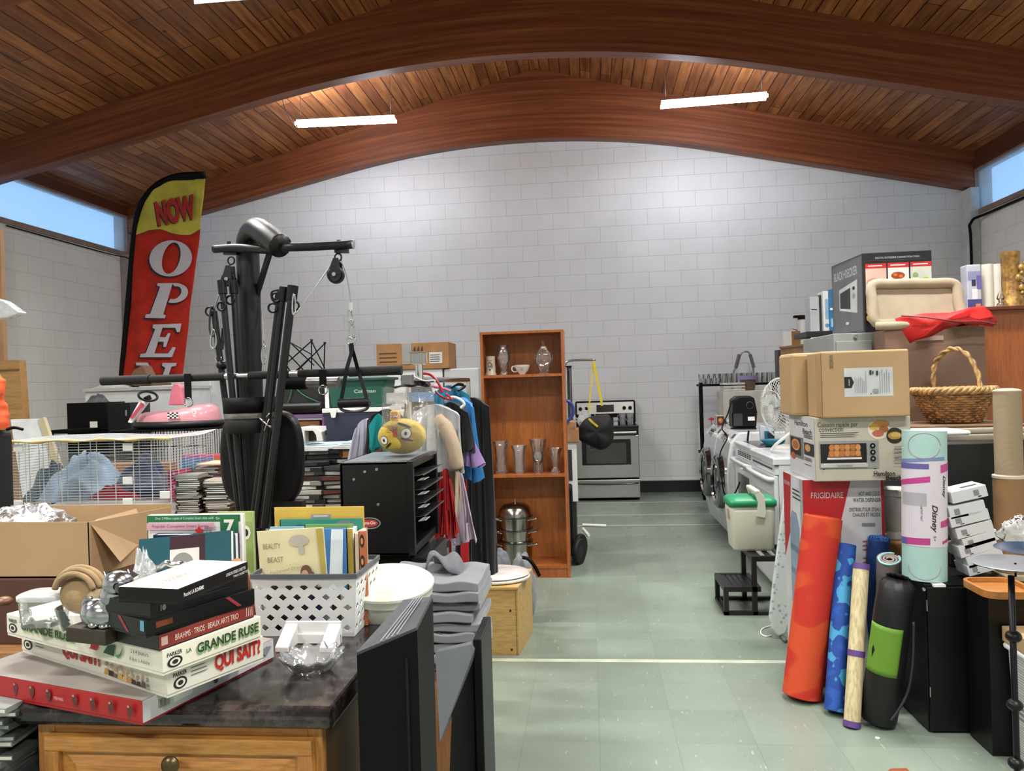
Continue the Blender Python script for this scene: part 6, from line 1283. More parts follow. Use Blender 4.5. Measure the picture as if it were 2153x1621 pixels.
vase('vase', 'large crystal vase in the middle of the middle shelf', 1131, 950, S2, [(.001, 0), (.045, 0), (.044, .05), (.040, .10), (.050, .17), (.066, .25), (.063, .25), (.045, .17), (.036, .10), (.038, .02), (.001, .015)], glass(alpha=.07, wave=.5, fmul=2.2, name='crystal'), fl=.05, nf=10, dy=.18)
def gob(o, q): M().sph(q+Vector((0, -.04, .11)), (.006,)*3, mat('#5a3f4c', .4), 10, 8).build('inset_dot', o)
vase('goblet', 'cut glass goblet standing before the large crystal vase', 1132, 990, S2, [(.001, 0), (.028, 0), (.026, .004), (.006, .012), (.005, .055), (.012, .065), (.035, .09), (.041, .125), (.036, .16), (.034, .16), (.038, .125), (.030, .09), (.001, .07)], dy=.07, cat='goblet', extra=gob)
vase('trifle_vase', 'footed fluted glass vase, rightmost on the middle shelf', 1167, 950, S2, [(.001, 0), (.038, 0), (.036, .008), (.016, .04), (.020, .055), (.030, .10), (.040, .155), (.055, .185), (.052, .185), (.036, .15), (.025, .10), (.001, .06)], glass(alpha=.08, wave=.3, fmul=2.0, name='fluted_glass'), fl=.06, nf=12)
# steamer pot
q = spx(1087, 1190, S3, .15); t_ = thing('steamer_pot', 'tall stainless steel stacked steamer pot with lid, bottom of bookcase', 'steamer pot', q[:])
SS = metal('#b5b3ae', .2, (6, 6, .5)); r = .125
zz = 0; h_ = [.16, .10, .10]
for k, hh in enumerate((.16, .095, .095)):
    M().lathe([(.001, zz), (r*(.93+.03*k)-.004, zz), (r*(.95+.0*k), zz+.006), (r, zz+hh-.004), (r+.006, zz+hh-.004), (r+.006, zz+hh), (r-.003, zz+hh), (.001, zz+hh-.002)], q, SS, 40).build('pot_tier', t_)
    for sd in (-1, 1):
        M().tube([q+Vector((sd*(r-.01), -.03, zz+hh-.025)), q+Vector((sd*(r+.035), -.055, zz+hh-.012)), q+Vector((sd*(r+.04), -.085, zz+hh-.012)), q+Vector((sd*(r-.03), -.09, zz+hh-.025))], .0045, CHROME, 8, smooth=4).build('handle', t_)
    zz += hh; M().lathe([(r+.0062, zz-.001), (r+.0062, zz+.002)], q, BLK, 40).build('seam', t_); M().lathe([(r+.0005, zz-.012), (r+.0005, zz-.006)], q, DKG, 40).build('seam', t_)
M().lathe([(r+.004, zz), (r, zz+.02), (r*.93, zz+.055), (r*.7, zz+.085), (.015, zz+.097), (.001, zz+.097)], q, SS, 40).build('lid', t_)
M().cyl(q+Vector((0, 0, zz+.095)), q+Vector((0, 0, zz+.125)), .008, CHROME).build('lid_knob', t_)
# ---------- stainless stove
stx0, stx1, sty = -.185, .578, 9.28; M0 = STEEL
sv = thing('electric_range', 'stainless steel electric range with black cooktop against the back wall', 'stove', ((stx0+stx1)/2, 9.6, 0))
SST = metal('#c4c4c2', .32, (.6, 1, 40))
H = .905
M().box((stx0+.005, sty+.03, .02), (stx1-.005, 9.92, H-.02), BLK).build('body', sv)
M().box((stx0, sty, .035), (stx1, sty+.03, .255), SST).build('storage_drawer', sv, bev=.006)
M().tube([(stx0+.03, sty-.006, .215), (stx0+.06, sty-.035, .212), ((stx0+stx1)/2, sty-.045, .205), (stx1-.06, sty-.035, .212), (stx1-.03, sty-.006, .215)], .011, metal('#5a5a5a', .3, (1, 1, 1)), 8, smooth=5).build('drawer_handle', sv)
dr_ = M().box((stx0, sty-.005, .275), (stx1, sty+.03, .79), SST).build('oven_door', sv, bev=.008)
M().box((stx0+.075, sty-.012, .435), (stx1-.10, sty-.004, .745), BLKG).build('door_window', dr_, bev=.006); M().box((stx0+.13, sty-.014, .455), (stx1-.155, sty-.0118, .70), mat('#3a3e3b', .15)).build('inner_glass', dr_)
M().cyl((stx0+.03, sty-.05, .825), (stx1-.03, sty-.05, .825), .016, STEEL).box((stx0+.03, sty-.05, .815), (stx0+.06, sty, .835), BLK).box((stx1-.06, sty-.05, .815), (stx1-.03, sty, .835), BLK).build('oven_handle', sv)
M().box((stx0, sty-.004, .79), (stx1, sty+.03, .885), BLKG).build('control_strip', sv); M().box((stx0-.004, sty-.02, .885), (stx1+.004, 9.84, H), BLKG).build('cooktop', sv, bev=.006)
pbk = M().prism([(stx0, 9.76, H), (stx1, 9.76, H), (stx1, 9.80, 1.20), (stx0, 9.80, 1.20)], (0, .10, 0), BLK).build('backguard', sv, bev=.02)
f0, f1 = Vector((stx0+.02, 9.772, 1.03)), Vector((0, .020, .15)); M().fbox(f0, (stx1-stx0-.04, 0, 0), f1, (0, -.012, .001), metal('#cfcfca', .35, (.6, 1, 40))).build('control_panel', sv, bev=.006)
M().fbox(f0+Vector((.25, -.014, .03)), (.22, 0, 0), (0, .013, .09), (0, -.004, 0), BLKG).build('display', sv)
for x in (.045, .12, .60, .675): M().cyl(f0+f1*.5+Vector((x, -.012, 0)), f0+f1*.5+Vector((x, -.036, 0)), .022, BLK, n=18).build('knob', sv)
M().cyl((stx0+.20, sty-.0125, .655), (stx0+.20, sty-.0145, .655), .04, mat('#5b5f5e', .4), n=24).cyl((stx0+.20, sty-.0145, .655), (stx0+.20, sty-.0155, .655), .028, mat('#26292a', .4), n=24).build('round_sticker', sv)
# teapots, mugs and glasses on the cooktop
PORC = mat('#cfcdc9', .25, coat=.4)
def teapot(x, y, s_, label, rz=0):
    q = Vector((x, y, H+.001)); t_ = thing('teapot', label, 'teapot', q[:])
    M().lathe([(.001, 0), (.04*s_, 0), (.06*s_, .03*s_), (.068*s_, .06*s_), (.055*s_, .10*s_), (.035*s_, .12*s_)], q, PORC, 28).build('body', t_)
    M().lathe([(.038*s_, .118*s_), (.028*s_, .135*s_), (.006, .142*s_), (.010, .152*s_), (.001, .16*s_)], q, PORC, 20).build('lid', t_)
    M().tube([q+Vector((-.055*s_, 0, .05*s_)), q+Vector((-.09*s_, 0, .07*s_)), q+Vector((-.105*s_, 0, .115*s_))], [.014, .010, .007], PORC, 10).build('spout', t_)
    M().tube([q+Vector((.05*s_, 0, .10*s_)), q+Vector((.09*s_, 0, .10*s_)), q+Vector((.095*s_, 0, .05*s_)), q+Vector((.055*s_, 0, .03*s_))], .006, PORC, 8, smooth=4).build('handle', t_)
    for k in range(3): M().sph(q+Vector((-.02+.02*k, -.062*s_, .05*s_+.01*(k % 2))), (.008, .003, .008), mat('#6f6a78', .5), 8, 6).build('flower_print', t_)
teapot(stx0+.09, 9.42, 1.0, 'floral white porcelain teapot, nearer one at the left of the cooktop')
teapot(stx0+.12, 9.62, 1.35, 'taller white porcelain teapot standing behind the nearer teapot')
for k, (x, lab) in enumerate(((stx0+.225, 'white porcelain cup just right of the teapots'), (stx0+.28, 'white porcelain cup nearest the black hanging bag on the cooktop'))):
    q = Vector((x, 9.66, H+.001)); t_ = thing('cup', lab, 'cup', q[:]); M().lathe([(.001, 0), (.02, 0), (.035, .04), (.042, .08), (.039, .08), (.03, .04), (.001, .01)], q, PORC, 24).build('bowl', t_); M().tube([q+Vector((.035, 0, .06)), q+Vector((.06, 0, .06)), q+Vector((.055, 0, .03)), q+Vector((.032, 0, .03))], .004, PORC, 6, smooth=3).build('handle', t_)
q = Vector((stx0+.50, 9.5, H+.001)); t_ = thing('white_mug', 'small white mug right of the black hanging bag on the cooktop', 'mug', q[:]); M().lathe([(.001, 0), (.030, 0), (.031, .09), (.028, .09), (.027, .01), (.001, .008)], q, PORC, 24).build('body', t_); M().lathe([(.0315, .035), (.0315, .055)], q, mat('#8d9098', .5), 24).build('band_print', t_)
for k, (x, lab) in enumerate(((stx0+.585, 'cut glass tumbler with handle, left of the pair on the cooktop'), (stx0+.675, 'cut glass tumbler with handle, right of the pair on the cooktop'))):
    q = Vector((x, 9.5, H+.001)); t_ = thing('glass_mug', lab, 'glass mug', q[:]); G3 = glass(alpha=.2, wave=.9, fmul=2.2, name='cut_mug'); M().lathe([(.001, 0), (.036, 0), (.036, .05), (.042, .135), (.039, .135), (.033, .05), (.001, .01)], q, G3, 28, flute=.04, nf=10).build('body', t_); M().tube([q+Vector((-.04, 0, .12)), q+Vector((-.062, 0, .10)), q+Vector((-.035, 0, .04))], .005, G3, 6, smooth=4).build('handle', t_)
# ---------- things between bookcase and stove
KY = 6.6
st_ = thing('folding_walker', 'silver bent tube frame standing behind the bookcase with a yellow strap', 'metal frame', (at(1192, 900, KY).x, KY, 0))
AL = metal('#9c9da3', .3, (1, 1, 1))
M().tube([(at(1187, 900, KY).x, KY, 0), at(1187, 900, KY), at(1187, 790, KY), at(1188, 768, KY), at(1196, 759, KY), at(1220, 757, KY), at(1252, 757, KY)], .010, AL, 10, smooth=4).build('bent_tube', st_)
a = at(1191, 772, KY); b = at(1201, 772, KY); M().box((a.x, KY+.03, 0), (b.x, KY+.06, a.z), mat('#3b3d42', .4)).box((a.x-.005, KY+.02, a.z), (b.x+.004, KY+.07, a.z+.012), BLK).build('flat_post', st_); M().cyl((at(1198, 900, KY).x, KY+.02, 0), at(1198, 775, KY+.02), .007, AL).build('inner_tube', st_)
bg_ = thing('black_bag', 'black drawstring bag hanging on a long yellow strap before the range', 'bag', at(1250, 900, KY)[:])
YS = mat('#c4ae1c', .6)
strap([at(1248, 759, KY-.01), at(1258, 810, KY-.01), at(1266, 853, KY-.01)], .020, YS).build('yellow_strap', bg_); strap([at(1248, 759, KY+.01), at(1243, 810, KY), at(1238, 866, KY-.01)], .012, YS).build('yellow_strap', bg_)
strap([at(1238, 880, KY-.08), at(1246, 888, KY-.09), at(1257, 897, KY-.08)], .018, YS).build('yellow_tail', bg_)
bpts = [(1262, 872), (1282, 874), (1290, 900), (1288, 928), (1266, 946), (1240, 937), (1216, 922), (1217, 900), (1232, 880)]
cen = at(1254, 908, KY); bsp = spline([at(x, y, KY) for x, y in bpts], 6, True)
def bagm(u, v_):
    n_ = len(bsp); p = bsp[int(u*n_+.5) % n_]; ph_ = v_*PI
    k = math.sin(ph_)**.7; q = cen.lerp(p, k); return Vector((q.x, KY-math.cos(ph_)*.07+.01*math.sin(9*u*PI)*k, q.z))
M().grid(bagm, 54, 14, mat('#0c0c0e', .7, bump=.5, bs=18)).build('bag_body', bg_)
hs = at(1195, 870, 6.3); tag(M().tube([at(1180, 846, 6.3), at(1193, 843, 6.3), at(1203, 853, 6.3), at(1205, 868, 6.3), at(1199, 880, 6.3), at(1185, 892, 6.3)], .014, mat('#1e3f86', .35, coat=.3), 10, smooth=5).build('blue_hose'), 'loop of blue hose showing right of the bookcase', 'hose')
ds_ = thing('white_dresser', 'white panelled cabinet standing just behind the bookcase', 'cabinet', (at(1195, 980, 6.35).x-.15, 6.5, 0)); a, b = at(1212, 930, 6.35), at(1212, 1020, 6.35)
M().box((-.35, 6.35, .45), (a.x, 6.37, a.z), WHT).box((-.35, 6.37, 0.05), (a.x-.02, 6.75, a.z-.004), mat('#26282a', .5)).build('body', ds_)
p = at(1203, 975, 6.345); M().box((p.x-.035, 6.344, b.z+.04), (p.x+.0, 6.349, a.z-.06), mat('#2b2e30', .3)).build('dark_panel', ds_)
ez = a.z
for k, (y0_, y1_, xr_, lab) in enumerate(((904, 925, 1217, 'lower flat brown carton on the white panelled cabinet'), (888, 905, 1211, 'upper flat brown carton on the white panelled cabinet'))):
    a_, b_ = at(1150, y0_, 6.33), at(xr_, y1_, 6.33); t_ = thing('flat_carton', lab, 'box', ((a_.x+b_.x)/2, 6.45, b_.z if k else ez+.001)); M().box((a_.x, 6.33, b_.z if k else ez+.001), (b_.x, 6.6, a_.z), mat('#9c7350', .8, var=.15)).build('body', t_, bev=.006)
su = thing('black_suitcase', 'black case standing upright beside the bookcase, wheels showing', 'suitcase', (-.17, 6.1, 0)); a = at(1202, 1022, 6.1)
M().box((-.35, 6.02, .06), (at(1204, 1100, 6.0).x, 6.28, a.z), BLK).build('body', su, bev=.02, seg=3)
wh = at(1222, 1112, 6.15); 
for k, (px, py, r_) in enumerate(((1217, 1138, .10), (1219, 1112, .105))):
    c = at(px, py, 6.05+.15*k); c.z = r_+.0; tt = thing('cart_wheel', ('black rubber wheel nearer the bookcase foot', 'black rubber wheel just behind the nearer one')[k], 'wheel', (c.x-.02, c.y, 0)); M().lathe([(r_*.6, -.022), (r_*.95, -.020), (r_, -.008), (r_, .008), (r_*.95, .020), (r_*.6, .022), (.02, .018), (.001, .018)], c, mat('#0c0c0c', .6), 36, ax=(.92, -.4, 0)).build('tyre', tt); M().cyl(c-Vector((.92, -.4, 0))*.02, c+Vector((.92, -.4, 0))*.02, r_*.55, mat('#1d1e1f', .5), n=20).build('hub', tt)
p = at(1205, 1085, 6.6); M().box((at(1180, 0, 6.6).x, 6.6, .12), (at(1212, 1060, 6.6).x, 6.63, at(1205, 1050, 6.6).z), WHT).build('white_leg_panel', ds_)
p, q = az(1225, 1102, .02), az(1275, 1104, .02); tag(M().cyl((p.x, p.y, .014), (q.x, q.y, .014), .014, WHT).build('white_pipe'), 'white pipe lying on the floor right of the black wheels', 'pipe')
p, q = az(1226, 1110, .02), az(1238, 1124, .02); tag(M().cyl((p.x, p.y, .014), (q.x, q.y, .014), .013, WHT).build('white_pipe'), 'short white pipe end pointing forward beside the wheels', 'pipe')
# ---------- wire shelf by the back wall
WY = 9.25; wx0, wx1 = at(1474, 808, WY).x, 2.25; wt = at(1480, 808, WY).z; wm = at(1480, 952, WY).z
sh_ = thing('wire_shelf', 'black wire shelving unit with glassware against the back wall', 'shelf', ((wx0+wx1)/2, 9.45, 0))
for x, y in ((wx0, WY), (wx0+.04, 9.62), (wx1, WY), (wx1, 9.62)): M().cyl((x, y, 0), (x, y, wt+.02), .018, BLK, n=12).build('post', sh_)
for z in (wt, wm, .12):
    m = M().bar((wx0, WY, z-.012), (wx1, WY, z-.012), .01, .028, BLK).bar((wx0, 9.62, z-.012), (wx1, 9.62, z-.012), .01, .028, BLK).bar((wx0, WY, z-.012), (wx0, 9.62, z-.012), .01, .028, BLK).bar((wx1, WY, z-.012), (wx1, 9.62, z-.012), .01, .028, BLK)
    for k in range(30): x = wx0+(wx1-wx0)*k/29; m.box((x-.002, WY, z-.003), (x+.002, 9.62, z), BLK)
    m.build('wire_deck', sh_)
gl = None; rnd = random.Random(4); G2 = glass(alpha=.12, wave=.1, fmul=1.6, name='tumbler_glass', tint=(.97, .98, .98))
i = 0
for k in range(30):
    x = wx0+.04+(wx1-wx0-.10)*(k % 15)/14+rnd.uniform(-.01, .01); y = WY+.07+(k//15)*.14+rnd.uniform(-.02, .02); h = .07+.09*min(1, (k % 15)/6)*rnd.uniform(.8, 1.1)
    if gl is None or k % 15 == 4:
        gl = thing('drinking_glass', 'clear drinking glass among the rows on top of the wire shelf', 'glass', (x, y, wt), 0, 'drinking glasses on the wire shelf'); M(w=False).lathe([(.001, 0), (.026, 0), (.027, .01), (.034, h), (.032, h), (.025, .012), (.001, .01)], (0, 0, 0), G2, 20).build('glass_body', gl)
    else: dup(gl, (x, y, wt), 0)
for k in range(3):
    a_, b_ = at(1520, 811+10*k, 9.1), at(1563, 819+10*k, 9.1)
t_ = thing('white_box', 'white tall panel box standing behind the black heater', 'box', (at(1570, 870, 8.9).x, 8.8, 0)); a, b = at(1520, 823, 8.7), at(1613, 823, 8.7)
M().box((a.x, 8.7, 0), (b.x, 9.15, a.z), mat('#c9c7bd', .5)).build('body', t_, bev=.006); bzt2 = a.z
for k in range(3): 
    t_ = thing('white_plate', 'white flat tray in the small stack on the white panel box', 'tray', (at(1540, 820, 8.85).x, 8.85, bzt2+.001+k*.034), 0, 'white trays stacked on the box'); M(w=False).box((-.12, -.12, 0), (.12, .12, .024), mat('#c6c4bd', .4)).build('tray_body', t_, bev=.006)
t_ = thing('plastic_pot', 'brown plastic tub with lilac rim above the white panel box', 'tub', (at(1570, 815, 8.9).x, 8.9, bzt2)); c = (at(1570, 815, 8.9).x+.02, 8.92, bzt2); M().lathe([(.001, .002), (.07, .002), (.085, .12)], c, mat('#6a5440', .5), 24).build('pot', t_); M().lathe([(.085, .12), (.10, .125), (.10, .17), (.09, .17)], c, mat('#8d86b0', .4), 24).build('rim', t_)
# walker
t_ = thing('walker', 'grey padded walker frame rising behind the drinking glasses', 'walker', (at(1565, 780, 9.0).x, 9.7, 0)); WKY = 9.72
M().tube([(at(1540, 808, WKY).x, WKY, .02), at(1540, 808, WKY), at(1550, 770, WKY), at(1558, 744, WKY), at(1568, 739, WKY), at(1576, 744, WKY), at(1583, 770, WKY), at(1585, 808, WKY), (at(1585, 808, WKY).x, WKY, .02)], .012, metal('#a9aaa8', .35, (1, 1, 1)), 10, smooth=5).build('frame', t_)
M().cyl(at(1547, 773, WKY), at(1554, 745, WKY), .021, mat('#6b6b6a', .7)).build('foam_grip', t_); M().cyl(at(1585, 773, WKY), at(1577, 745, WKY), .021, mat('#6b6b6a', .7)).build('foam_grip', t_)
# ================================================================= RIGHT SIDE
ENM = mat('#cfd2d4', .22, var=.015, coat=.4); GRYW = mat('#b3b7ba', .3, var=.02, coat=.3)
# ---------- front-loading washers, fronts facing the aisle
def washer(y0, y1, label):
    t_ = thing('washing_machine', label, 'washing machine', (1.56, (y0+y1)/2, 0), 0, 'front loading washing machines'); xf, H_ = 1.16, .975
    pf = [(1.95, .02), (1.95, H_), (xf+.10, H_), (xf+.02, H_-.09), (xf-.005, .75), (xf-.02, .55), (xf-.005, .25), (xf+.04, .06), (xf+.07, .02)]
    M().prism([(a, y0, b) for a, b in pf], (0, y1-y0, 0), ENM).build('body', t_, bev=.012)
    yc = (y0+y1)/2; c = Vector((xf-.015, yc, .52))
    d = M().lathe([(.001, .01), (.15, .014), (.17, .040), (.19, .055), (.21, .056), (.235, .040), (.245, .0)], c, metal('#8d8f94', .12, (2, 2, 2)), 44, ax=(-1, 0, 0)).build('door', t_)
    M().lathe([(.001, .05), (.10, .045), (.155, .030), (.16, .02)], c, mat('#15161a', .05, coat=1), 36, ax=(-1, 0, 0)).build('door_glass', d)
    M().lathe([(.165, .045), (.178, .062), (.192, .060), (.20, .05)], c, CHROME, 44, ax=(-1, 0, 0)).build('chrome_ring', d)
    kx = xf+.042
    M().lathe([(.045, 0), (.045, .008), (.032, .012), (.030, .040), (.001, .042)], (kx, yc-.02, H_-.07), CHROME, 24, ax=(-.78, 0, .6)).build('dial', t_)
    M().fbox((xf+.05, y0+.06, H_-.055), (.03, 0, .033), (0, .05, 0), (-.004, 0, .004), DKG).build('display', t_)
    M().fbox((xf+.045, y1-.26, H_-.06), (.035, 0, .038), (0, .18, 0), (-.004, 0, .004), GRYW).build('detergent_drawer', t_)
    return t_
washer(6.62, 7.30, 'white front loading washer nearer the camera, the black heater on it')
washer(7.33, 8.01, 'white front loading washer further back beside the wire shelf')
# ---------- two white ranges
def range_(y0, y1, xf, label, vents, win, top):
    t_ = thing('electric_range', label, 'stove', (xf+.33, (y0+y1)/2, 0), 0, 'white ranges along the aisle'); H_ = .905; yc = (y0+y1)/2
    M().box((xf+.03, y0+.005, .02), (xf+.54, y1-.005, H_-.03), ENM).build('body', t_)
    M().box((xf-.005, y0, H_-.05), (xf+.56, y1, H_), ENM).build('cooktop', t_, bev=.008)
    M().box((xf+.06, y0+.05, H_), (xf+.50, y1-.05, H_+.003), top).build('cooktop_surface', t_)
    dr_ = M().box((xf, y0+.01, .24), (xf+.03, y1-.01, H_-.115), ENM).build('oven_door', t_, bev=.01)
    M().box((xf-.003, y0+.14, .36), (xf, y1-.14, .66), win).build('door_window', dr_, bev=.002)
    M().box((xf+.005, y0+.01, .05), (xf+.03, y1-.01, .225), ENM).build('storage_drawer', t_, bev=.008)
    M().tube([(xf+.005, y0+.03, H_-.145), (xf-.035, y0+.06, H_-.14), (xf-.045, yc, H_-.14), (xf-.035, y1-.06, H_-.14), (xf+.005, y1-.03, H_-.145)], .016, ENM, 10, smooth=4).build('oven_handle', t_)
    M().box((xf+.006, y0+.01, H_-.112), (xf+.03, y1-.01, H_-.052), ENM).box((xf+.004, y0, H_-.052), (xf+.03, y1, H_-.047), BLK).build('vent_panel', t_)
    m = M()
    if vents == 1:
        for k in range(18): y = y0+.08+(y1-y0-.16)*k/17; m.box((xf+.003, y, H_-.085), (xf+.006, y+.018, H_-.073), DKG)
    else:
        for k in range(6):
            y = y0+.10+(y1-y0-.2)*k/6
            for j in range(3): m.box((xf+.003, y, H_-.100+.014*j), (xf+.006, y+.05, H_-.092+.014*j), DKG)
    m.build('vent_slots', t_)
    return t_
range_(5.11, 5.84, 1.185, 'white electric range nearer the camera, pale grey oven window', 1, GRYW, ENM)
range_(5.87, 6.59, 1.205, 'white electric range with black glass top, next to the washer', 2, mat('#4a4e50', .15), BLKG)
# ---------- heater, fan, packets
hy = 7.0; a, b = at(1541, 905, hy), at(1590, 832, hy); zt0 = .976
h_ = thing('space_heater', 'black upright space heater standing on the nearer washer', 'heater', ((a.x+b.x)/2, hy+.1, zt0)); z1_ = b.z
M().prism([(a.x, hy+.1, zt0), (a.x+.04, hy, zt0), (b.x-.01, hy-.02, zt0), (b.x+.01, hy+.12, zt0)], (0, 0, .012), BLKM).build('foot', h_)
M().prism([(a.x+.005, hy+.02, zt0+.012), (b.x, hy+.02, zt0+.012), (b.x+.012, hy+.02, (zt0+z1_)/2), (b.x-.01, hy+.02, z1_-.02), (b.x-.05, hy+.02, z1_), (a.x+.06, hy+.02, z1_-.0), (a.x+.012, hy+.02, z1_-.03)], (0, .2, 0), BLKM).build('body', h_, bev=.015, seg=3)
M().box((a.x+.003, hy+.04, zt0+.04), (a.x+.0, hy+.18, z1_-.15), DKG).box((a.x+.012, hy+.016, zt0+.03), (a.x+.09, hy+.02, zt0+.14), mat('#3a3c3e', .3)).build('grille', h_)
M().lathe([(.028, 0), (.034, .004), (.028, .008)], (b.x-.055, hy+.018, z1_-.085), DKG, 24, ax=(0, -1, 0)).build('dial', h_)
M().box((b.x-.075, hy+.017, zt0+.075), (b.x-.015, hy+.019, zt0+.11), PAPER).build('label_sticker', h_)
tag(M().tube([at(1547, 838, hy+.1), at(1538, 845, hy+.05), at(1530, 870, 6.9), at(1518, 900, 6.75), (1.17, 6.70, .93), (1.10, 6.68, .78), (1.10, 6.60, .55), (1.125, 6.63, .45), (1.14, 6.3, .50), (1.15, 6.1, .62)], .006, BLK, 6, smooth=6).build('power_cord'), 'black power cord looping from the heater down the washer front', 'cord')
tag(M().tube([at(1576, 905, 6.95), at(1574, 915, 6.75), (1.33, 6.60, .985), (1.30, 6.50, .915)], .008, BLK, 6, smooth=5).build('power_cord'), 'short black cord end behind the white ranges', 'cord')
t_ = thing('snack_box', 'small red and brown picture box beside the heater', 'box', (at(1512, 880, 7.6).x, 7.6, .976)); a, b = at(1507, 896, 7.6), at(1523, 874, 7.6)
M().box((a.x, 7.6, .976), (b.x, 7.75, b.z), mat('#b9b2a8', .5)).build('body', t_); s = Sheet((a.x+.004, 7.6, .98), (b.x-a.x-.008, 0, 0), (0, 0, b.z-.985)); s.rect(0, 0, 1, 1, mat('#5a1f16', .5)).ell(.5, .55, .3, .3, mat('#b3703f', .5)).ell(.4, .6, .12, .12, mat('#d8b08a', .5)); s.build('print', t_)
t_ = thing('red_ornament', 'small red diamond shape on the far washer beside the rack post', 'ornament', (at(1496, 881, 7.8).x, 7.8, .976)); p = at(1496, 881, 7.8); M().prism([p+Vector((-.035, 0, 0)), p+Vector((0, 0, -.02)), p+Vector((.035, 0, 0)), p+Vector((0, 0, .02))], (0, .01, 0), mat('#9c2430', .5)).box((p.x-.003, 7.803, .976), (p.x+.003, 7.807, p.z), DKG).build('body', t_)
q = Vector((at(1532, 895, 7.5).x, 7.5, .976)); t_ = thing('glass_bowl', 'small clear glass bowl between the picture box and heater', 'bowl', q[:]); M().lathe([(.001, 0), (.03, 0), (.04, .03), (.055, .07), (.05, .07), (.035, .03), (.001, .01)], q, GLS, 24).build('bowl', t_)
# fan
fy = 5.75; fc = Vector((at(1640, 860, fy).x+.0, fy, at(1640, 858, fy).z)); fn = thing('desk_fan', 'white round desk fan seen nearly side on above the white ranges', 'fan', (fc.x, fy, .91))
FWT = mat('#cfcfc9', .35); axf = Vector((-.93, -.36, 0)).normalized(); fu = Vector((0, 0, 1)); fv = axf.cross(fu); rr = (at(1640, 800, fy).z-at(1640, 925, fy).z)/2
def fp(r_, a_, o): return fc+fu*(r_*math.sin(a_))+fv*(r_*math.cos(a_))+axf*o
m = M()
for k in range(44):
    a_ = 2*PI*k/44; m.tube([fp(.03, a_, .075), fp(rr*.6, a_, .070), fp(rr*.9, a_, .04), fp(rr, a_, 0), fp(rr*.9, a_, -.03), fp(rr*.45, a_, -.06)], .0016, FWT, 4)
m.build('cage_wires', fn)
M().tube([fp(rr, 2*PI*k/36, 0) for k in range(36)], .007, FWT, 8, closed=True).build('cage_ring', fn)
M().tube([fp(rr*.6, 2*PI*k/28, .072) for k in range(28)], .002, FWT, 5, closed=True).tube([fp(rr*.45, 2*PI*k/28, -.06) for k in range(28)], .003, FWT, 5, closed=True).build('cage_hoops', fn)
M().cyl(fc+axf*.078, fc+axf*.07, .03, FWT, n=20).cyl(fc-axf*.03, fc-axf*.14, .045, FWT, .035, n=20).build('motor_housing', fn)
for k in range(4):
    a_ = k*PI/2+.4; M().prism([fp(.02, a_, .02), fp(rr*.8, a_-.28, .03), fp(rr*.85, a_+.15, .0), fp(rr*.6, a_+.5, -.015), fp(.02, a_+.6, -.01)], axf*.002, glass(alpha=.45, name='fan_blade', rough=.2, tint=(.9, .93, .95))).build('blade', fn)
M().cyl(fc-axf*.07+Vector((0, 0, -.02)), (fc.x+.05, fy+.02, .93), .018, FWT).build('neck', fn); M().lathe([(.001, 0), (.11, 0), (.11, .012), (.04, .03), (.001, .032)], (fc.x+.05, fy+.02, .9085), FWT, 28).build('base', fn)
a, b = at(1600, 932, 6.15), at(1625, 893, 6.15); t_ = thing('blue_pouch', 'blue and white plastic pouch standing beside the fan', 'pouch', ((a.x+b.x)/2, 6.15, .909))
M().prism([(a.x, 6.15, .91), (b.x+.02, 6.15, .91), (b.x+.01, 6.17, b.z-.03), (a.x, 6.17, b.z)], (0, .05, 0), mat('#b9c2cf', .3)).build('pouch_body', t_, bev=.008)
s = Sheet((a.x+.03, 6.149, .92), (b.x-a.x-.02, 0, 0), (0, .015, b.z-.96)); s.off = .004; s.rect(.0, .0, 1, .9, mat('#1f5f7d', .4)).rect(.3, .35, 1, .75, mat('#12202c', .4)); s.build('print', t_)
t_ = thing('blue_bowl', 'teal blue bowl on the black glass range top under the fan', 'bowl', (at(1612, 930, 6.0).x, 6.0, .909)); M().lathe([(.001, 0), (.05, 0), (.085, .035), (.095, .05), (.09, .05), (.001, .01)], (at(1616, 930, 6.0).x+.03, 5.98, .909), mat('#2a7d92', .3), 28).build('bowl_body', t_)
t_ = thing('round_dish', 'shallow white dish with pale food coloured spot beside the fan foot', 'dish', (1.38, 5.98, .909)); 
tag(M().tube([at(1622, 946, 5.5), at(1632, 934, 5.4), at(1652, 918, 5.35), at(1664, 908, 5.35)], .010, WHT, 8, smooth=5).build('power_cord'), 'thick white cord rising from the nearer range toward the boxes', 'cord'); bpy.data.objects.remove(t_)
M0_ = M(); 
# ---------- cooler on the black step stool
SB = mat('#14100f', .4, var=.15)
ss = thing('step_stool', 'dark brown slatted two step stool under the green lidded cooler', 'step stool', (.99, 4.88, 0))
X1, X2, X3, Y1, Y2 = .775, .975, 1.30, 4.71, 5.06
def fr(x0, x1, z, nm):
    m = M(); m.box((x0, Y1, z-.03), (x1, Y1+.03, z), SB).box((x0, Y2-.03, z-.03), (x1, Y2, z), SB).box((x0, Y1+.03, z-.03), (x0+.03, Y2-.03, z), SB).box((x1-.03, Y1+.03, z-.03), (x1, Y2-.03, z), SB); m.build(nm, ss)
    for k in range(5): x = x0+.045+(x1-x0-.09)*k/4; M().box((x-.014, Y1+.03, z-.014), (x+.014, Y2-.03, z-.003), SB).build('slat', ss)
fr(X1, X2+.02, .172, 'lower_step'); fr(X2-.03, X3, .355, 'upper_step')
for x, z in ((X1, .142), (X2-.03, .325), (X3-.03, .325)):
    for y in (Y1, Y2-.03): 
        M().box((x, y, 0), (x+.028, y+.03, z), SB).build('leg', ss)
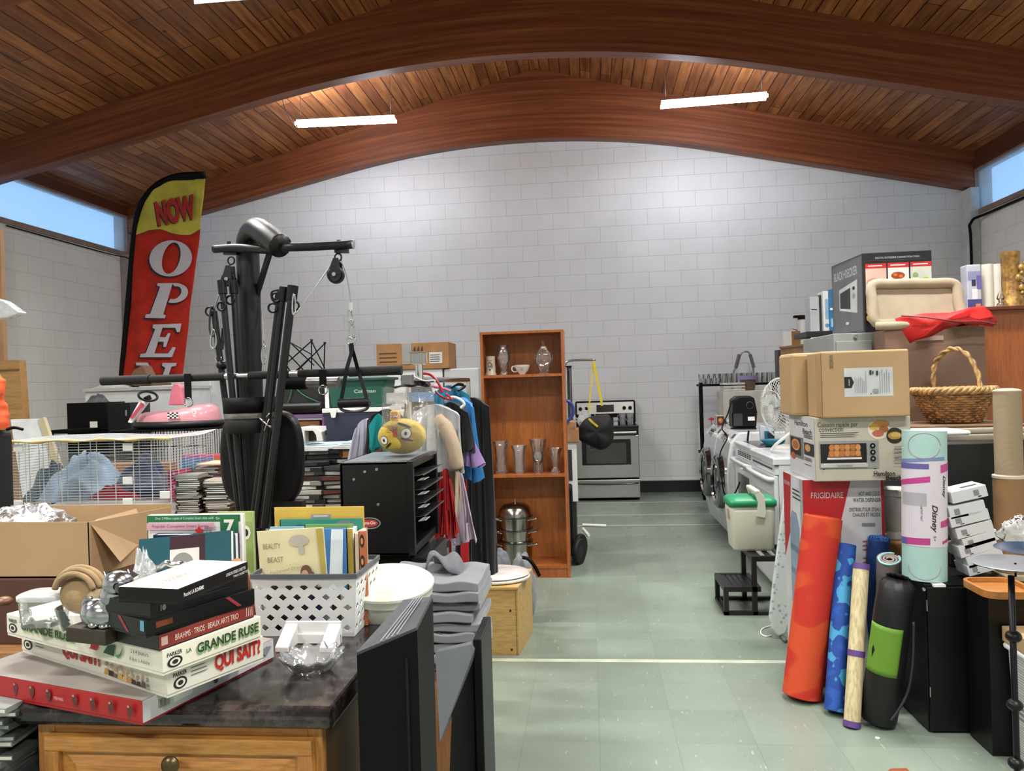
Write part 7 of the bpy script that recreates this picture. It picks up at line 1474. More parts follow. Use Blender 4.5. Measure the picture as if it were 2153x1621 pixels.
M().box((X1, Y1, .0), (X3, Y1+.028, .022), SB).box((X1, Y2-.03, 0), (X3, Y2, .022), SB).box((X1, Y1, 0), (X1+.028, Y2, .022), SB).build('base_rail', ss)
co = thing('picnic_cooler', 'cream personal cooler with green lid and swing handle on the stool', 'cooler', (1.0, 4.93, .356))
IV = mat('#cfcfbd', .4, var=.01); GL2 = mat('#1f8a5c', .4)
def rr_(x0, x1, y0, y1, z, r=.035, n=6):
    P = []
    for cx, cy, a0 in ((x1-r, y1-r, 0), (x0+r, y1-r, PI/2), (x0+r, y0+r, PI), (x1-r, y0+r, 1.5*PI)):
        for i in range(n+1): a_ = a0+PI/2*i/n; P.append(Vector((cx+r*math.cos(a_), cy+r*math.sin(a_), z)))
    return P
cx0, cx1, cy0_, cy1_ = .855, 1.125, 4.84, 5.06
loft(M(), [rr_(cx0+.02, cx1-.012, cy0_+.015, cy1_-.015, .357), rr_(cx0+.01, cx1-.006, cy0_+.006, cy1_-.006, .375), rr_(cx0, cx1, cy0_, cy1_, .56), rr_(cx0-.004, cx1+.002, cy0_-.004, cy1_+.002, .60), rr_(cx0-.004, cx1+.002, cy0_-.004, cy1_+.002, .635)], IV).build('body', co)
loft(M(), [rr_(cx0-.012, cx1+.010, cy0_-.012, cy1_+.010, .636), rr_(cx0-.014, cx1+.012, cy0_-.014, cy1_+.012, .665), rr_(cx0, cx1, cy0_, cy1_, .682), rr_(cx0+.03, cx1-.03, cy0_+.02, cy1_-.02, .690)], GL2).build('lid', co)
hx = (cx0+cx1)/2+.045
for y, nm in ((cy0_-.018, 0), (cy1_+.002, 1)):
    M().prism([(hx-.030, y, .575), (hx+.022, y, .565), (hx+.030, y, .60), (hx+.020, y, .70), (hx-.01, y, .735), (hx-.035, y, .715), (hx-.02, y, .66)], (0, .016, 0), IV).build('handle_arm', co, bev=.004)
M().box((hx-.04, cy0_-.018, .715), (hx-.005, cy1_+.018, .74), IV).build('handle_grip', co, bev=.008)
M().box((cx0-.002, cy0_+.05, .55), (cx0-.007, cy0_+.10, .61), mat('#b3968c', .5)).build('label_sticker', co)
# ---------- ironing board
ib = thing('ironing_board', 'folded ironing board with teal speckled cover standing on its nose', 'ironing board', (1.06, 4.3, 0))
t = NT('floral_cover'); v = t.coord()
vo = t.new('ShaderNodeTexVoronoi'); vo.inputs['Scale'].default_value = 38; t.l(v, vo.inputs['Vector'])
c = t.mix('#c4ccc9', '#8ea29e', t.ramp(vo.outputs['Distance'], [(.22, '#ffffff'), (.34, '#000000')]))
c = t.mix(c, '#5fa598', t.ramp(t.noise(t.coord((6, 6, 6)), 1, 3), [(.56, '#000000'), (.64, '#bbbbbb')])); t.base(c, .8); IBM = t.m
L_ = []
for x, y_ in ((1663, 985), (1650, 1060), (1636, 1150), (1624, 1230), (1618, 1275), (1622, 1300), (1636, 1317), (1652, 1312), (1661, 1290), (1668, 1240), (1674, 1150), (1682, 1060), (1690, 985)): L_.append(at(x, y_, 4.28))
mz = min(p.z for p in L_); off = .012-mz
L_ = [p+Vector((0, .10*(p.z-mz), off)) for p in L_]
M().prism(L_, (0, .03, 0), IBM).build('padded_board', ib, bev=.012, seg=3)
M().tube([at(1640, 1300, 4.33)+Vector((0, 0, .03)), az(1634, 1322, .02), az(1652, 1348, .012)], .010, mat('#5a5c5a', .4), 8, smooth=3).build('metal_leg', ib)
p = [az(x, y_, .004) for x, y_ in ((1640, 1318), (1622, 1316), (1603, 1322), (1600, 1332), (1610, 1338), (1622, 1336))]
tag(M().tube(p, .004, WHT, 6, smooth=5).build('white_string'), 'loop of white string on the floor by the ironing board', 'string')
# ---------- water dispenser carton, oven cartons, plain cartons
CB = mat('#b1926a', .85, var=.04, sc=3)
def carton(name, label, X0_, X1_, Y0_, Y1_, Z0_, Z1_, mt, bev=.004, rz=0):
    t_ = thing(name, label, 'box', ((X0_+X1_)/2, (Y0_+Y1_)/2, Z0_)); M().box((X0_, Y0_, Z0_), (X1_, Y1_, Z1_), mt).build('body', t_, bev=bev)
    return t_, Sheet((X0_, Y0_, Z0_), (X1_-X0_, 0, 0), (0, 0, Z1_-Z0_)), Sheet((X0_, Y1_, Z0_), (0, Y0_-Y1_, 0), (0, 0, Z1_-Z0_))
FY_ = 3.62; fx0, fx1 = at(1690, 1100, FY_).x, at(1860, 1100, FY_).x; fzt = .955; fyb = 3.97
FR = mat('#a8191f', .45); GP = mat('#bcbcbf', .5)
t_, s, s2 = carton('dispenser_carton', 'red and white FRIGIDAIRE water dispenser carton on the floor', fx0, fx1, FY_, fyb, 0, fzt, GP)
s.poly([(0, 1), (.60, 1), (.30, .56), (.30, 0), (0, 0)], FR).rect(.965, 0, 1, 1, FR)
s.text('FRIGIDAIRE', .30, .925, .028, mat('#d8cfcf', .5), width=.40); s.text('HOT AND COLD', .82, .93, .020, INK, width=.26); s.text('WATER DISPENSER', .79, .90, .020, INK, width=.34); s.text("DISTRIBUTEUR D'EAU", .76, .855, .018, DKG, width=.38); s.text('CHAUDE ET FROIDE', .78, .83, .018, DKG, width=.34)
s.rect(.72, .775, .88, .79, mat('#77797c', .5)); s.lines(.72, .95, (.70, .68, .66, .62, .60), .006, mat('#a9525a', .6)); s.lines(.62, .95, (.57, .55, .53, .50, .45), .006, mat('#a9525a', .6))
BLG = mat('#7f93a8', .3); BLD = mat('#5d7288', .3)
s.poly([(.09, .30), (.09, .74), (.13, .775), (.25, .79), (.38, .785), (.45, .765), (.46, .74), (.45, .30)], BLG).ell(.27, .755, .17, .022, mat('#a3b0bd', .3)).rect(.10, .58, .45, .60, BLD).rect(.10, .48, .45, .50, BLD); s.build('front_print', t_)
s2.rect(0, 0, 1, 1, mat('#c5c6c8', .5)).poly([(0, 1), (.42, 1), (.3, .7), (.0, .55)], FR).poly([(.85, 1), (1, 1), (1, 0), (.9, 0)], mat('#9da1a6', .5)).text('FRIGIDAIRE', .2, .95, .02, mat('#d8cfcf', .5), width=.3)
s2.poly([(.32, .35), (.32, .75), (.42, .82), (.65, .82), (.78, .75), (.78, .35), (.6, .30), (.45, .30)], BLG).rect(.33, .5, .77, .53, BLD).rect(.33, .62, .77, .65, BLD).lines(.5, .95, (.93, .91, .89), .008, DKG); s2.build('side_print', t_)
# toaster oven carton
HX0, HX1, HY = at(1712, 900, 3.55).x, at(1915, 900, 3.55).x, 3.55; HZ1 = at(1715, 879, 3.55).z
WC = mat('#b9b3a2', .5, var=.02); WC2 = mat('#c3c4c4', .5, var=.02); TO = mat('#8f9291', .35); 
t_, s, s2 = carton('oven_carton', 'cream Hamilton Beach oven carton on top of the dispenser carton', HX0, HX1, HY, 3.98, fzt+.001, HZ1, WC)
s.text('Cuisson rapide par', .245, .88, .075, INK, width=.42); s.text('convection', .175, .815, .075, INK, width=.25); s.lines(.06, .50, (.75, .72, .69), .012, DKG)
FD1, FD2, FD3 = mat('#9c5a2e', .6), mat('#c48a4e', .6), mat('#8f3a26', .6)
s.ell(.67, .80, .115, .155, mat('#d6cdb8', .5)).ell(.69, .88, .09, .07, FD2).ell(.62, .84, .05, .05, mat('#c9a34a', .6)).ell(.72, .80, .05, .05, FD1).ell(.66, .74, .06, .055, mat('#b0604a', .6)).ell(.83, .70, .085, .125, mat('#26231c', .5)).ell(.83, .70, .07, .06, mat('#b08a3c', .6)).ell(.84, .71, .05, .035, mat('#c9a95a', .6))
s.rect(.045, .20, .66, .63, TO).rect(.055, .29, .535, .59, mat('#17130f', .3)); s.poly([(.13, .38), (.48, .38), (.46, .58), (.16, .58)], FD1)
for k in range(12): s.ell(.17+.055*(k % 6), .44+.09*(k//6), .028, .05, FD2 if k % 2 else mat('#b5713a', .6), 10)
s.rect(.12, .345, .48, .375, mat('#d8d8d4', .4)).rect(.05, .22, .54, .28, mat('#b9bab8', .4)).rect(.08, .27, .52, .283, mat('#d8d8d6', .3)).text('Hamilton Beach', .30, .245, .025, DKG)
for k in range(3): s.ell(.595, .55-.10*k, .028, .04, BLK).ell(.595, .55-.10*k, .012, .018, TO)
s.rect(.07, .185, .09, .20, INK).rect(.60, .185, .62, .20, INK)
s.text('Hamilton', .705, .115, .065, INK, width=.22, bold=.03); s.text('Beach', .80, .045, .065, INK, width=.16, bold=.03); s.lines(.81, .985, (.52, .50, .48, .44, .42, .36, .34, .32, .26), .008, DKG); s.build('front_print', t_)
s2.rect(0, 0, 1, 1, WC2).text('Hamilton', .50, .88, .085, INK, width=.52, bold=.02).text('Beach', .74, .76, .085, INK, width=.34, bold=.02)
s2.rect(.02, .28, .58, .64, mat('#6f7270', .4)).rect(.06, .33, .48, .62, mat('#1c1712', .4)).ell(.27, .50, .17, .10, FD2).ell(.27, .50, .12, .07, FD1).ell(.16, .30, .09, .06, mat('#b5523a', .5)).rect(.62, .38, .98, .58, mat('#2c2e30', .5)).ell(.76, .50, .10, .06, FD2).lines(.62, .97, (.70, .68, .66, .33, .31, .29, .22), .01, DKG); s2.build('side_print', t_)
# plain brown cartons
BZ0 = HZ1+.001; BZ1 = at(1800, 737, 3.50).z; bx0 = at(1727, 800, 3.5).x; bx1 = at(1913, 800, 3.5).x
t_, s, s2 = carton('brown_carton', 'brown carton stamped 2023010 with white shipping label', bx0, bx1, 3.5, 3.72, BZ0, BZ1, CB, .008)
s.rect(.26, .31, .81, .74, mat('#c3c5c6', .6)); s.poly([(.26, .44), (.34, .44), (.37, .525), (.34, .61), (.26, .61)], INK); s.text('amazon', .315, .525, .022, PAPER, rot=PI/2)
LT = mat('#8f9294', .6)
for k in range(7): s.rect(.38+.02*k, .36, .385+.02*k, .50+.2*random.random(), LT)
for k in range(5): s.rect(.66+.025*k, .36, .666+.025*k, .72-.1*random.random(), LT)
s.rect(.545, .63, .565, .70, INK).rect(.575, .64, .59, .69, DKG).rect(.62, .62, .64, .69, INK).rect(.55, .34, .56, .36, INK).rect(.58, .36, .64, .42, LT); s.text('2023010', .115, .84, .05, mat('#2a2018', .7), rot=PI/2, width=.20); s.build('front_print', t_)
s2.rect(.62, .02, 1, .97, mat('#a8875f', .85)); s2.build('side_flap', t_)
t_, s, s2 = carton('brown_carton', 'plain brown carton just behind the one stamped 2023010', at(1663, 800, 3.76).x, bx1-.06, 3.745, 3.99, BZ0, at(1670, 743, 3.76).z, CB, .015)
# ---------- black filing cabinets etc. behind
t_ = thing('tall_brown_panel', 'large brown furniture panel standing behind the wicker basket', 'panel', (1.86, 4.38, 0))
z_ = at(1960, 690, 4.3).z; BP_ = mat('#7c6150', .6, var=.04)
M().box((1.60, 4.30, 0), (2.11, 4.46, z_), BP_).build('body', t_)
p = at(1925, 712, 4.299); M().box((p.x, 4.296, p.z-.012), (at(1962, 0, 4.3).x, 4.30, p.z+.012), mat('#b39a94', .6)).build('paper_label', t_)
fx_ = at(1750, 700, 4.5).x; t_ = thing('filing_cabinet', 'grey metal filing cabinet behind the brown cartons', 'filing cabinet', (1.5, 4.8, 0)); fz = at(1800, 700, 4.48).z
GM2 = mat('#8b8f8c', .4, var=.03)
M().box((fx_, 4.48, 0), (1.99, 5.1, fz), GM2).build('body', t_, bev=.004)
zd = fz
for k in range(4): h0 = fz-.045-.36*(k+1); M().box((fx_+.01, 4.465, max(.05, h0)+.008), (1.59, 4.48, fz-.045-.36*k), GM2).build('drawer', t_, bev=.003)
p = at(1800, 702, 4.46); M().lathe([(.001, .02), (.010, .02), (.010, 0)], (p.x, 4.479, fz-.02), CHROME, 16, ax=(0, -1, 0)).build('lock', t_)
# countertop oven carton on the filing cabinet
OY = 4.52; ox0, ox1 = at(1816, 600, OY).x, at(1961, 600, OY).x; oz1 = at(1880, 529, OY).z; oyb = 4.52+.42
oxl = at(1751, 600, 5.0).x
t_ = thing('oven_carton', 'black BLACK+DECKER convection oven carton on the filing cabinet', 'box', ((ox0+ox1)/2, OY+.2, fz+.001)); zf = fz+.002
M().prism([(ox0, OY, zf), (ox1, OY, zf), (ox1-.02, 5.06, zf), (oxl, 5.02, zf)], (0, 0, oz1-zf), mat('#19191b', .4)).build('body', t_, bev=.004)
s = Sheet((ox0, OY, zf), (ox1-ox0, 0, 0), (0, 0, oz1-zf)); s.text('DIGITAL ROTISSERIE CONVECTION OVEN', .50, .93, .022, mat('#b9b9b9', .6), width=.64); s.rect(.08, .895, .92, .90, DKG)
for k, (nm, cc) in enumerate((('Rotisserie', '#c9a898'), ('Toast', '#d8cfc8'), ('Bake', '#b9bdb0'))):
    x = .03+.325*k; s.rect(x, .28, x+.305, .86, mat(cc, .5)).rect(x, .80, x+.305, .86, mat('#b0201c', .5)); s.lines(x+.04, x+.26, (.825,), .012, PAPER, .1)
    if k == 0: s.ell(.14, .62, .10, .06, mat('#b98272', .5)).ell(.24, .56, .09, .05, mat('#cf9a88', .5))
    if k == 1: s.ell(.50, .69, .115, .055, mat('#d8d3cc', .5)).ell(.50, .70, .10, .045, mat('#8f3c1c', .5)).ell(.46, .71, .03, .018, mat('#c96a2c', .5)).ell(.54, .69, .03, .018, mat('#c96a2c', .5))
    if k == 2: s.ell(.75, .62, .07, .05, mat('#d3d6c0', .5)).ell(.80, .56, .05, .04, mat('#e0e0d4', .5)).ell(.90, .60, .06, .07, mat('#9cab2c', .5)).ell(.75, .70, .04, .03, mat('#7d9a6a', .5))
for k in range(2): s.ell(.05, .18-.0*k+.08*k, .03, .04, mat('#b5883c', .5))
s.build('front_print', t_)
s2 = Sheet((oxl, 5.02, zf), (ox0-oxl, OY-5.02, 0), (0, 0, oz1-zf)); SG = mat('#55595a', .5); s2.rect(.02, .02, .97, .98, SG).rect(.05, .05, .94, .95, mat('#5f6364', .5)); s2.text('BLACK+DECKER', .46, .82, .11, mat('#a9adae', .5), width=.74, bold=.02)
s2.poly([(.25, .35), (.80, .27), (.82, .70), (.25, .63)], mat('#b9bcbc', .5)).poly([(.28, .38), (.60, .34), (.61, .62), (.28, .58)], mat('#1d1f20', .4)).poly([(.27, .36), (.60, .30), (.60, .325), (.27, .38)], mat('#d0d2d2', .4)).ell(.71, .50, .045, .035, mat('#8c9090', .4)).rect(.68, .58, .75, .62, INK).ell(.50, .16, .05, .02, mat('#c9caca', .5)); s2.build('side_print', t_)
# pet mat and red bag
pm = thing('pet_mat', 'beige plush rectangular pet mat propped against the oven carton', 'pet mat', (1.75, 4.3, z_))
PM = cloth('#a2957f', .06)
q0, q1, q2, q3 = at(1832, 690, 4.32), at(2025, 660, 4.32), at(2013, 588, 4.40), at(1822, 590, 4.40)
q0.z = z_+.005; q1.z = z_+.01
def matf(u, v_): return q0.lerp(q1, u).lerp(q3.lerp(q2, u), v_)
nrm_ = (q1-q0).cross(q3-q0).normalized()*-1
M().prism([matf(.06, .08), matf(.94, .08), matf(.94, .92), matf(.06, .92)], -nrm_*-.02, PM).build('centre_pad', pm, bev=.008, seg=3)
ring = [matf(u, v_)+nrm_*-.012 for u, v_ in ((.05, .12), (.3, .09), (.7, .09), (.95, .12), (.965, .5), (.95, .88), (.7, .91), (.3, .91), (.05, .88), (.035, .5))]
M().tube(ring, .027, PM, 14, closed=True, smooth=5).build('bolster_rim', pm)
M().tube([matf(-.0, .05)+Vector((0, -.07, 0)), matf(.3, .04)+Vector((0, -.09, 0)), matf(.6, .06)+Vector((0, -.05, 0))], [.022]*13, PM, 12, smooth=6).build('front_fold', pm)
rb_ = thing('red_bag', 'bright red shopping bag draped over the brown panel edge', 'bag', (1.9, 4.25, z_-.05))
outl = [(1886, 668), (1905, 662), (1950, 660), (2000, 658), (2035, 648), (2068, 642), (2085, 655), (2099, 675), (2094, 684), (2060, 681), (2030, 680), (1990, 690), (1960, 705), (1930, 716), (1917, 722), (1905, 705)]
RB = mat('#c11a18', .5, var=.15, sc=14, bump=.5, bs=30)
cen = [at(x, 671+.0*x, 4.22) for x, _ in outl]
m = M(); P = [at(x, y_, 4.21) for x, y_ in outl]; cn = at(1985, 674, 4.16)
vs = [cn]; n_ = len(P); 
for k, f in enumerate((.35, .7, 1)):
    for i, p in enumerate(P): q = cn.lerp(p, f); vs.append(Vector((q.x, 4.17+.06*f+.012*math.sin(i*2.3+k), q.z+.004*math.sin(i*1.7+k*2))))
fs = [(0, 1+i, 1+(i+1) % n_) for i in range(n_)]+[(1+k*n_+i, 1+(k+1)*n_+i, 1+(k+1)*n_+(i+1) % n_, 1+k*n_+(i+1) % n_) for k in range(2) for i in range(n_)]
m.add(vs, fs, RB, True); m.build('bag_cloth', rb_, solid=.006)
M().tube([at(1895, 664, 4.16), at(1950, 668, 4.14), at(2010, 676, 4.14), at(2060, 676, 4.15), at(2095, 682, 4.16)], .0035, mat('#5a3038', .6), 8, smooth=4).build('grey_strap', rb_)
M().prism([at(2000, 658, 4.22), at(2040, 646, 4.22), at(2072, 642, 4.22), at(2092, 668, 4.2), at(2060, 672, 4.19)], (0, .25, -.02), RB).build('rear_fold', rb_, bev=.01)
# orange wardrobe with candles and statue
OW = wood('#8a461c', '#9d5524', 'z', .35, .5); ww = thing('wardrobe', 'orange brown wooden wardrobe at the right edge holding candles', 'wardrobe', (2.6, 4.7, 0)); wz = at(2100, 645, 4.4).z
M().box((2.13, 4.40, 0), (3.1, 5.0, wz-.02), OW).build('body', ww); M().box((2.10, 4.36, wz-.02), (3.13, 5.02, wz), mat('#5e2c16', .4)).build('top_board', ww, bev=.004)
def onw(px, Y): return Vector((at(px, 640, Y).x, Y, wz+.0005))
# gold statue
q = onw(2132, 4.5); gs = thing('gold_figurine', 'gold tree trunk candle holder with climbing figures, far right', 'figurine', q[:]); GO = mat('#8d6a35', .35, .5, var=.3, sc=30, bump=.4, bs=60)
gh = at(2125, 530, 4.5).z-wz
m = M(); m.lathe([(.001, 0), (.075, 0), (.06, .05), (.045, .10), (.044, gh*.7), (.048, gh), (.036, gh), (.001, gh-.02)], q+Vector((-.012, 0, 0)), GO, 24, flute=.06, nf=5).build('trunk', gs)
GO2 = mat('#a8854a', .3, .5, var=.2, sc=40)
for k in range(4):
    a_ = -1.75+.45*(k % 2); z = .05+k*.055; c = q+Vector((.038*math.cos(a_)+.012, .045*math.sin(a_), z))
    M().sph(c, (.020, .016, .022), GO2, 12, 8).sph(c+Vector((.014, -.008, .026)), .012, GO2, 10, 8).tube([c, c+Vector((.03, -.01, .012)), c+Vector((.035, -.01, .03))], .006, GO2, 6).tube([c+Vector((0, 0, -.01)), c+Vector((.025, -.01, -.03))], .007, GO2, 6).build('climbing_figure', gs)
# candles
WX = mat('#cfccc0', .5, var=.02); gq = at(2075, 560, 4.6)
for k, (px, lab) in enumerate(((2078, 'cream pillar candle just right of the purple printed packet'), (2097, 'cream pillar candle next to the gold figurine'))):
    q = onw(px, 4.55); t_ = thing('pillar_candle', lab, 'candle', q[:]); h = at(px, 556, 4.55).z-wz; M().lathe([(.001, 0), (.030, 0), (.030, h), (.001, h-.004)], q, WX, 24).build('wax', t_); M().cyl(q+Vector((0, 0, h-.004)), q+Vector((0, 0, h+.006)), .002, INK, n=6).build('wick', t_)
q0_ = onw(2035, 4.50); q1_ = onw(2065, 4.50); t_ = thing('candle_packet', 'clear packet of candles with purple printed front', 'packet', ((q0_+q1_)/2)[:]); h = at(2050, 556, 4.5).z-wz
M().box((q0_.x, 4.50, wz), (q1_.x, 4.58, wz+h), mat('#b5b8c4', .35)).build('body', t_, bev=.006); s = Sheet((q0_.x, 4.50, wz), (q1_.x-q0_.x, 0, 0), (0, 0, h)); s.rect(.0, .0, 1, .22, mat('#4a4580', .5)).rect(.05, .65, .95, .85, mat('#8a8cb0', .5)).rect(.3, .52, .6, .66, mat('#2c2a48', .5)).rect(.65, .45, 1, .75, mat('#6a5c9a', .5)).rect(.3, .22, .7, .45, mat('#dcdce0', .5)).rect(.55, .05, .9, .12, mat('#c98a5a', .5)); s.build('print', t_)
q = onw(2022, 4.62); t_ = thing('white_block', 'small white block candle behind the pet mat corner', 'candle', q[:]); M().box((q.x-.02, 4.6, wz), (q.x+.04, 4.68, at(2025, 602, 4.6).z), WX).build('wax', t_, bev=.004)
q = onw(2104, 4.44); t_ = thing('glass_ornament', 'small clear glass ornament at the foot of the candles', 'ornament', q[:]); M().lathe([(.001, 0), (.022, 0), (.018, .02), (.008, .03), (.020, .05), (.012, .075), (.001, .09)], q, GLS, 20).build('glass_body', t_)
# blue and white boxes left of the oven carton, black tub, dark back panel with boxes
bt_ = thing('storage_tub', 'black lidded storage tub left of the filing cabinet', 'storage tub', (at(1718, 720, 6.8).x, 6.9, 0)); a, b = at(1695, 695, 6.72), at(1752, 740, 6.72)
M().box((max(a.x+.01, 1.965), 6.73, 0), (b.x-.02, 7.1, a.z-.03), BLK).build('body', bt_); M().box((a.x, 6.71, a.z-.055), (b.x, 7.12, a.z-.008), mat('#1e1f22', .4)).build('lid', bt_, bev=.006); M().box(at(1705, 709, 6.725), at(1722, 713, 6.722), PAPER).build('label_tag', bt_)
btz = a.z-.008
for (x0_, x1_, yt, mt_, lab, Yx, nm) in ((1730, 1744, 612, WHT, 'white and pale blue tall box beside the blue one on the tub', 6.83, 'tall_box'), (1743, 1752, 608, mat('#2f6f9f', .4), 'bright blue tall box tucked against the oven carton', 6.80, 'tall_box'), (1722, 1731, 620, mat('#26282c', .4), 'narrow dark box between the white tower and pale blue box', 6.88, 'tall_box'), (1702, 1722, 624, mat('#b4b7ba', .4), 'tall white appliance tower with dark slot on the black tub', 6.88, 'air_purifier')):
    a, b = at(x0_, yt, Yx), at(x1_, yt, Yx); t_ = thing(nm, lab, 'box' if nm == 'tall_box' else 'appliance', ((a.x+b.x)/2, Yx+.08, btz)); M().box((a.x, Yx, btz), (b.x, Yx+.16, a.z), mt_).build('body', t_, bev=.006)
    s = Sheet((a.x, Yx, btz), (b.x-a.x, 0, 0), (0, 0, a.z-btz))
    if x0_ == 1730: s.rect(.25, .3, .85, .8, mat('#8fb3d0', .4)).ell(.5, .15, .3, .05, mat('#5a8fb5', .4)); s.build('print', t_)
    if x0_ == 1743: s.rect(.2, .1, .8, .3, mat('#8fc0e0', .4)).rect(.1, .5, .9, .55, PAPER); s.build('print', t_)
    if x0_ == 1702: s.rect(.15, .62, .75, .65, INK); s.build('slot', t_)
dk2 = thing('back_cabinet', 'dark cabinet with tan back panels seen edge on behind the cartons', 'cabinet', (2.2, 8.2, 0))
a = at(1641, 733, 8.3); b = at(1696, 718, 7.6); 
M().prism([(a.x, 8.3, 0), (b.x+.1, 7.55, 0), (b.x+.14, 7.60, 0), (a.x+.04, 8.35, 0)], (0, 0, a.z), mat('#9c7a55', .7)).build('tan_panel', dk2)
pq = at(1633, 733, 8.4); M().box((pq.x-.0, 8.36, 0), (pq.x+.6, 8.5, a.z-.01), mat('#4d4848', .5)).build('dark_frame', dk2); M().bar((a.x, 8.295, a.z+.01), (b.x+.1, 7.545, a.z+.01), .03, .02, mat('#8a6a48', .6)).build('edge_strip', dk2)
M().box((at(1668, 0, 7.9).x, 7.86, 0), (at(1671, 0, 7.9).x, 7.95, a.z), INK).build('dark_seam', dk2)
c = Vector((at(1690, 700, 8.42).x, 8.42, a.z-.009)); wc2 = thing('white_canister', 'white canister with black spout lid on the far dark cabinet', 'canister', c[:]); h1, h2 = at(1690, 672, 8.42).z, at(1690, 664, 8.42).z
M().cyl(c, (c.x, c.y, h1), .055, WHT, n=20).build('canister_body', wc2); M().cyl((c.x, c.y, h1), (c.x, c.y, h2), .058, BLK, n=20).box((c.x-.10, 8.38, h2-.02), (c.x, 8.45, h2+.005), BLK).build('spout_lid', wc2)
p, q, r_ = at(1645, 718, 8.42), at(1662, 697, 8.42), at(1680, 695, 8.42); t_ = thing('kraft_box', 'small tan and white opened box beside the white canister', 'box', (q.x, 8.42, a.z-.009))
M().box((p.x, 8.38, a.z-.009), (q.x, 8.49, q.z), WHT).box((q.x, 8.38, a.z-.009), (r_.x, 8.49, q.z), mat('#9a6a38', .7)).prism([at(1662, 690, 8.4), at(1675, 693, 8.4), at(1680, 697, 8.4)], (0, .002, 0), BLK).build('body', t_)
# ---------- wicker basket on the pile
px0, px1 = at(1912, 900, 3.95).x, at(2096, 900, 3.95).x; pzt = at(2000, 886, 3.9).z
pt = thing('sideboard', 'dark sideboard carrying cushions and the wicker basket', 'sideboard', ((px0+px1)/2, 4.05, 0)); pzb = at(2000, 930, 3.85).z
M().box((px0-.02, 3.90, 0), (px1+.12, 4.25, pzb), mat('#101012', .5)).build('body', pt)
ck = thing('folded_cushions', 'flat beige and white folded pads under the wicker basket', 'cushion', ((px0+px1)/2, 4.05, pzb+.001))
for k, (c_, dx, hh) in enumerate((('#8e8778', 0, .034), ('#a39a8a', .01, .028), ('#7d5f46', .0, .012))):
    z0_ = pzb+.002+[0, .036, .066][k]; M().box((px0-.02+dx, 3.86+.01*k, z0_), (px1+.10-dx, 4.26, z0_+hh), cloth(c_)).build('pad', ck, bev=.010, seg=3)
wp_ = at(1960, 892, 3.8); t_ = thing('white_tray', 'white rounded plastic tray edge sticking out under the basket', 'tray', (wp_.x, 3.86, pzb+.08)); M().box((at(1912, 0, 3.7).x, 3.62, at(0, 0, 1).z*0+pzb+.050), (at(1998, 0, 3.7).x, 3.855, pzb+.072), WHT).build('tray_body', t_, bev=.012, seg=3)
bz = pzb+.082; bq = Vector((at(2005, 850, 4.05).x, 4.05, bz)); wb_ = thing('wicker_basket', 'tan wicker basket with tall arched handle and braided rim', 'basket', bq[:])
WI = mat('#8d6234', .6, var=.3, sc=30, bump=.4, bs=90); WI2 = mat('#a5814e', .55, var=.25, sc=30)
rim_r, bot_r, hb = .19, .115, at(2005, 822, 4.05).z-bz
def bpnt(a_, v_, o=0): r_ = bot_r+(rim_r-bot_r)*v_**.8+o; return bq+Vector((r_*math.cos(a_), r_*.72*math.sin(a_), .004+hb*v_))
m = M()
for k in range(36):
    a_ = 2*PI*k/36; m.tube([bpnt(a_, v_/5) for v_ in range(6)], .0045, WI, 5)
m.build('stakes', wb_)
m = M()
for j in range(13):
    m.tube([bpnt(2*PI*i/72, .03+.93*j/13, .006*math.cos(18*2*PI*i/72+PI*(j % 2))) for i in range(72)], .0062, WI, 5, closed=True)
m.build('woven_rows', wb_)
m = M()
for s_ in range(3): m.tube([bpnt(2*PI*i/120, 1, .012*math.cos(14*2*PI*i/120+s_*2*PI/3))+Vector((0, 0, .010*math.sin(14*2*PI*i/120+s_*2*PI/3))) for i in range(120)], .010, WI2, 6, closed=True)
m.build('braided_rim', wb_)
ht = at(2000, 733, 4.05).z
hp = [bq+Vector((x*1.0, y_, z)) for x, y_, z in ((-.045, .11, hb), (-.045, .11, hb+.10), (-.03, .09, ht-bz-.045), (0.0, .0, ht-bz), (.045, -.06, ht-bz-.035), (.070, -.10, hb+.09), (.072, -.125, hb))]
m = M()
hs_ = spline(hp, 10)
for s_ in range(2): m.tube([p+Vector((.006*math.cos(i*.5+s_*PI), 0, .006*math.sin(i*.5+s_*PI))) for i, p in enumerate(hs_)], .0085, WI2, 6)
m.build('handle', wb_)
M().lathe([(.001, .002), (bot_r+.004, .002), (bot_r+.004, .012), (.001, .012)], bq, WI, 30, sy=.72).build('base', wb_)
# ---------- tall black cabinet front, white vase, black low cabinet with its load
CX0, CX1, CYF, CYB = 1.305, 1.95, 3.18, 3.60; cz = .590
cbn = thing('black_cabinet', 'low black cabinet with metal catches beside the rolled mats', 'cabinet', (1.6, 3.4, 0)); BC = mat('#08090a', .4, var=.2, sc=3, spec=.35)
M().prism([(CX0, CYF, .0), (CX1, CYF+.02, .0), (CX1, CYB, .0), (CX0-.005, CYB-.05, 0)], (0, 0, cz), BC).build('body', cbn, bev=.003)
M().prism([(CX0+.004, CYF-.016, .01), (CX1, CYF+.004, .01), (CX1, CYF+.018, .01), (CX0+.004, CYF-.002, .01)], (0, 0, cz-.02), BC).build('door', cbn, bev=.002)
for px, y0_, y1_ in ((1948, 1262, 1285), (1955, 1445, 1466)): M().box((at(px, y0_, 3.16).x, 3.160, at(px, y1_, 3.16).z), (at(px, y0_, 3.16).x+.003, 3.164, at(px, y0_, 3.16).z), STEEL).build('hinge_pin', cbn)
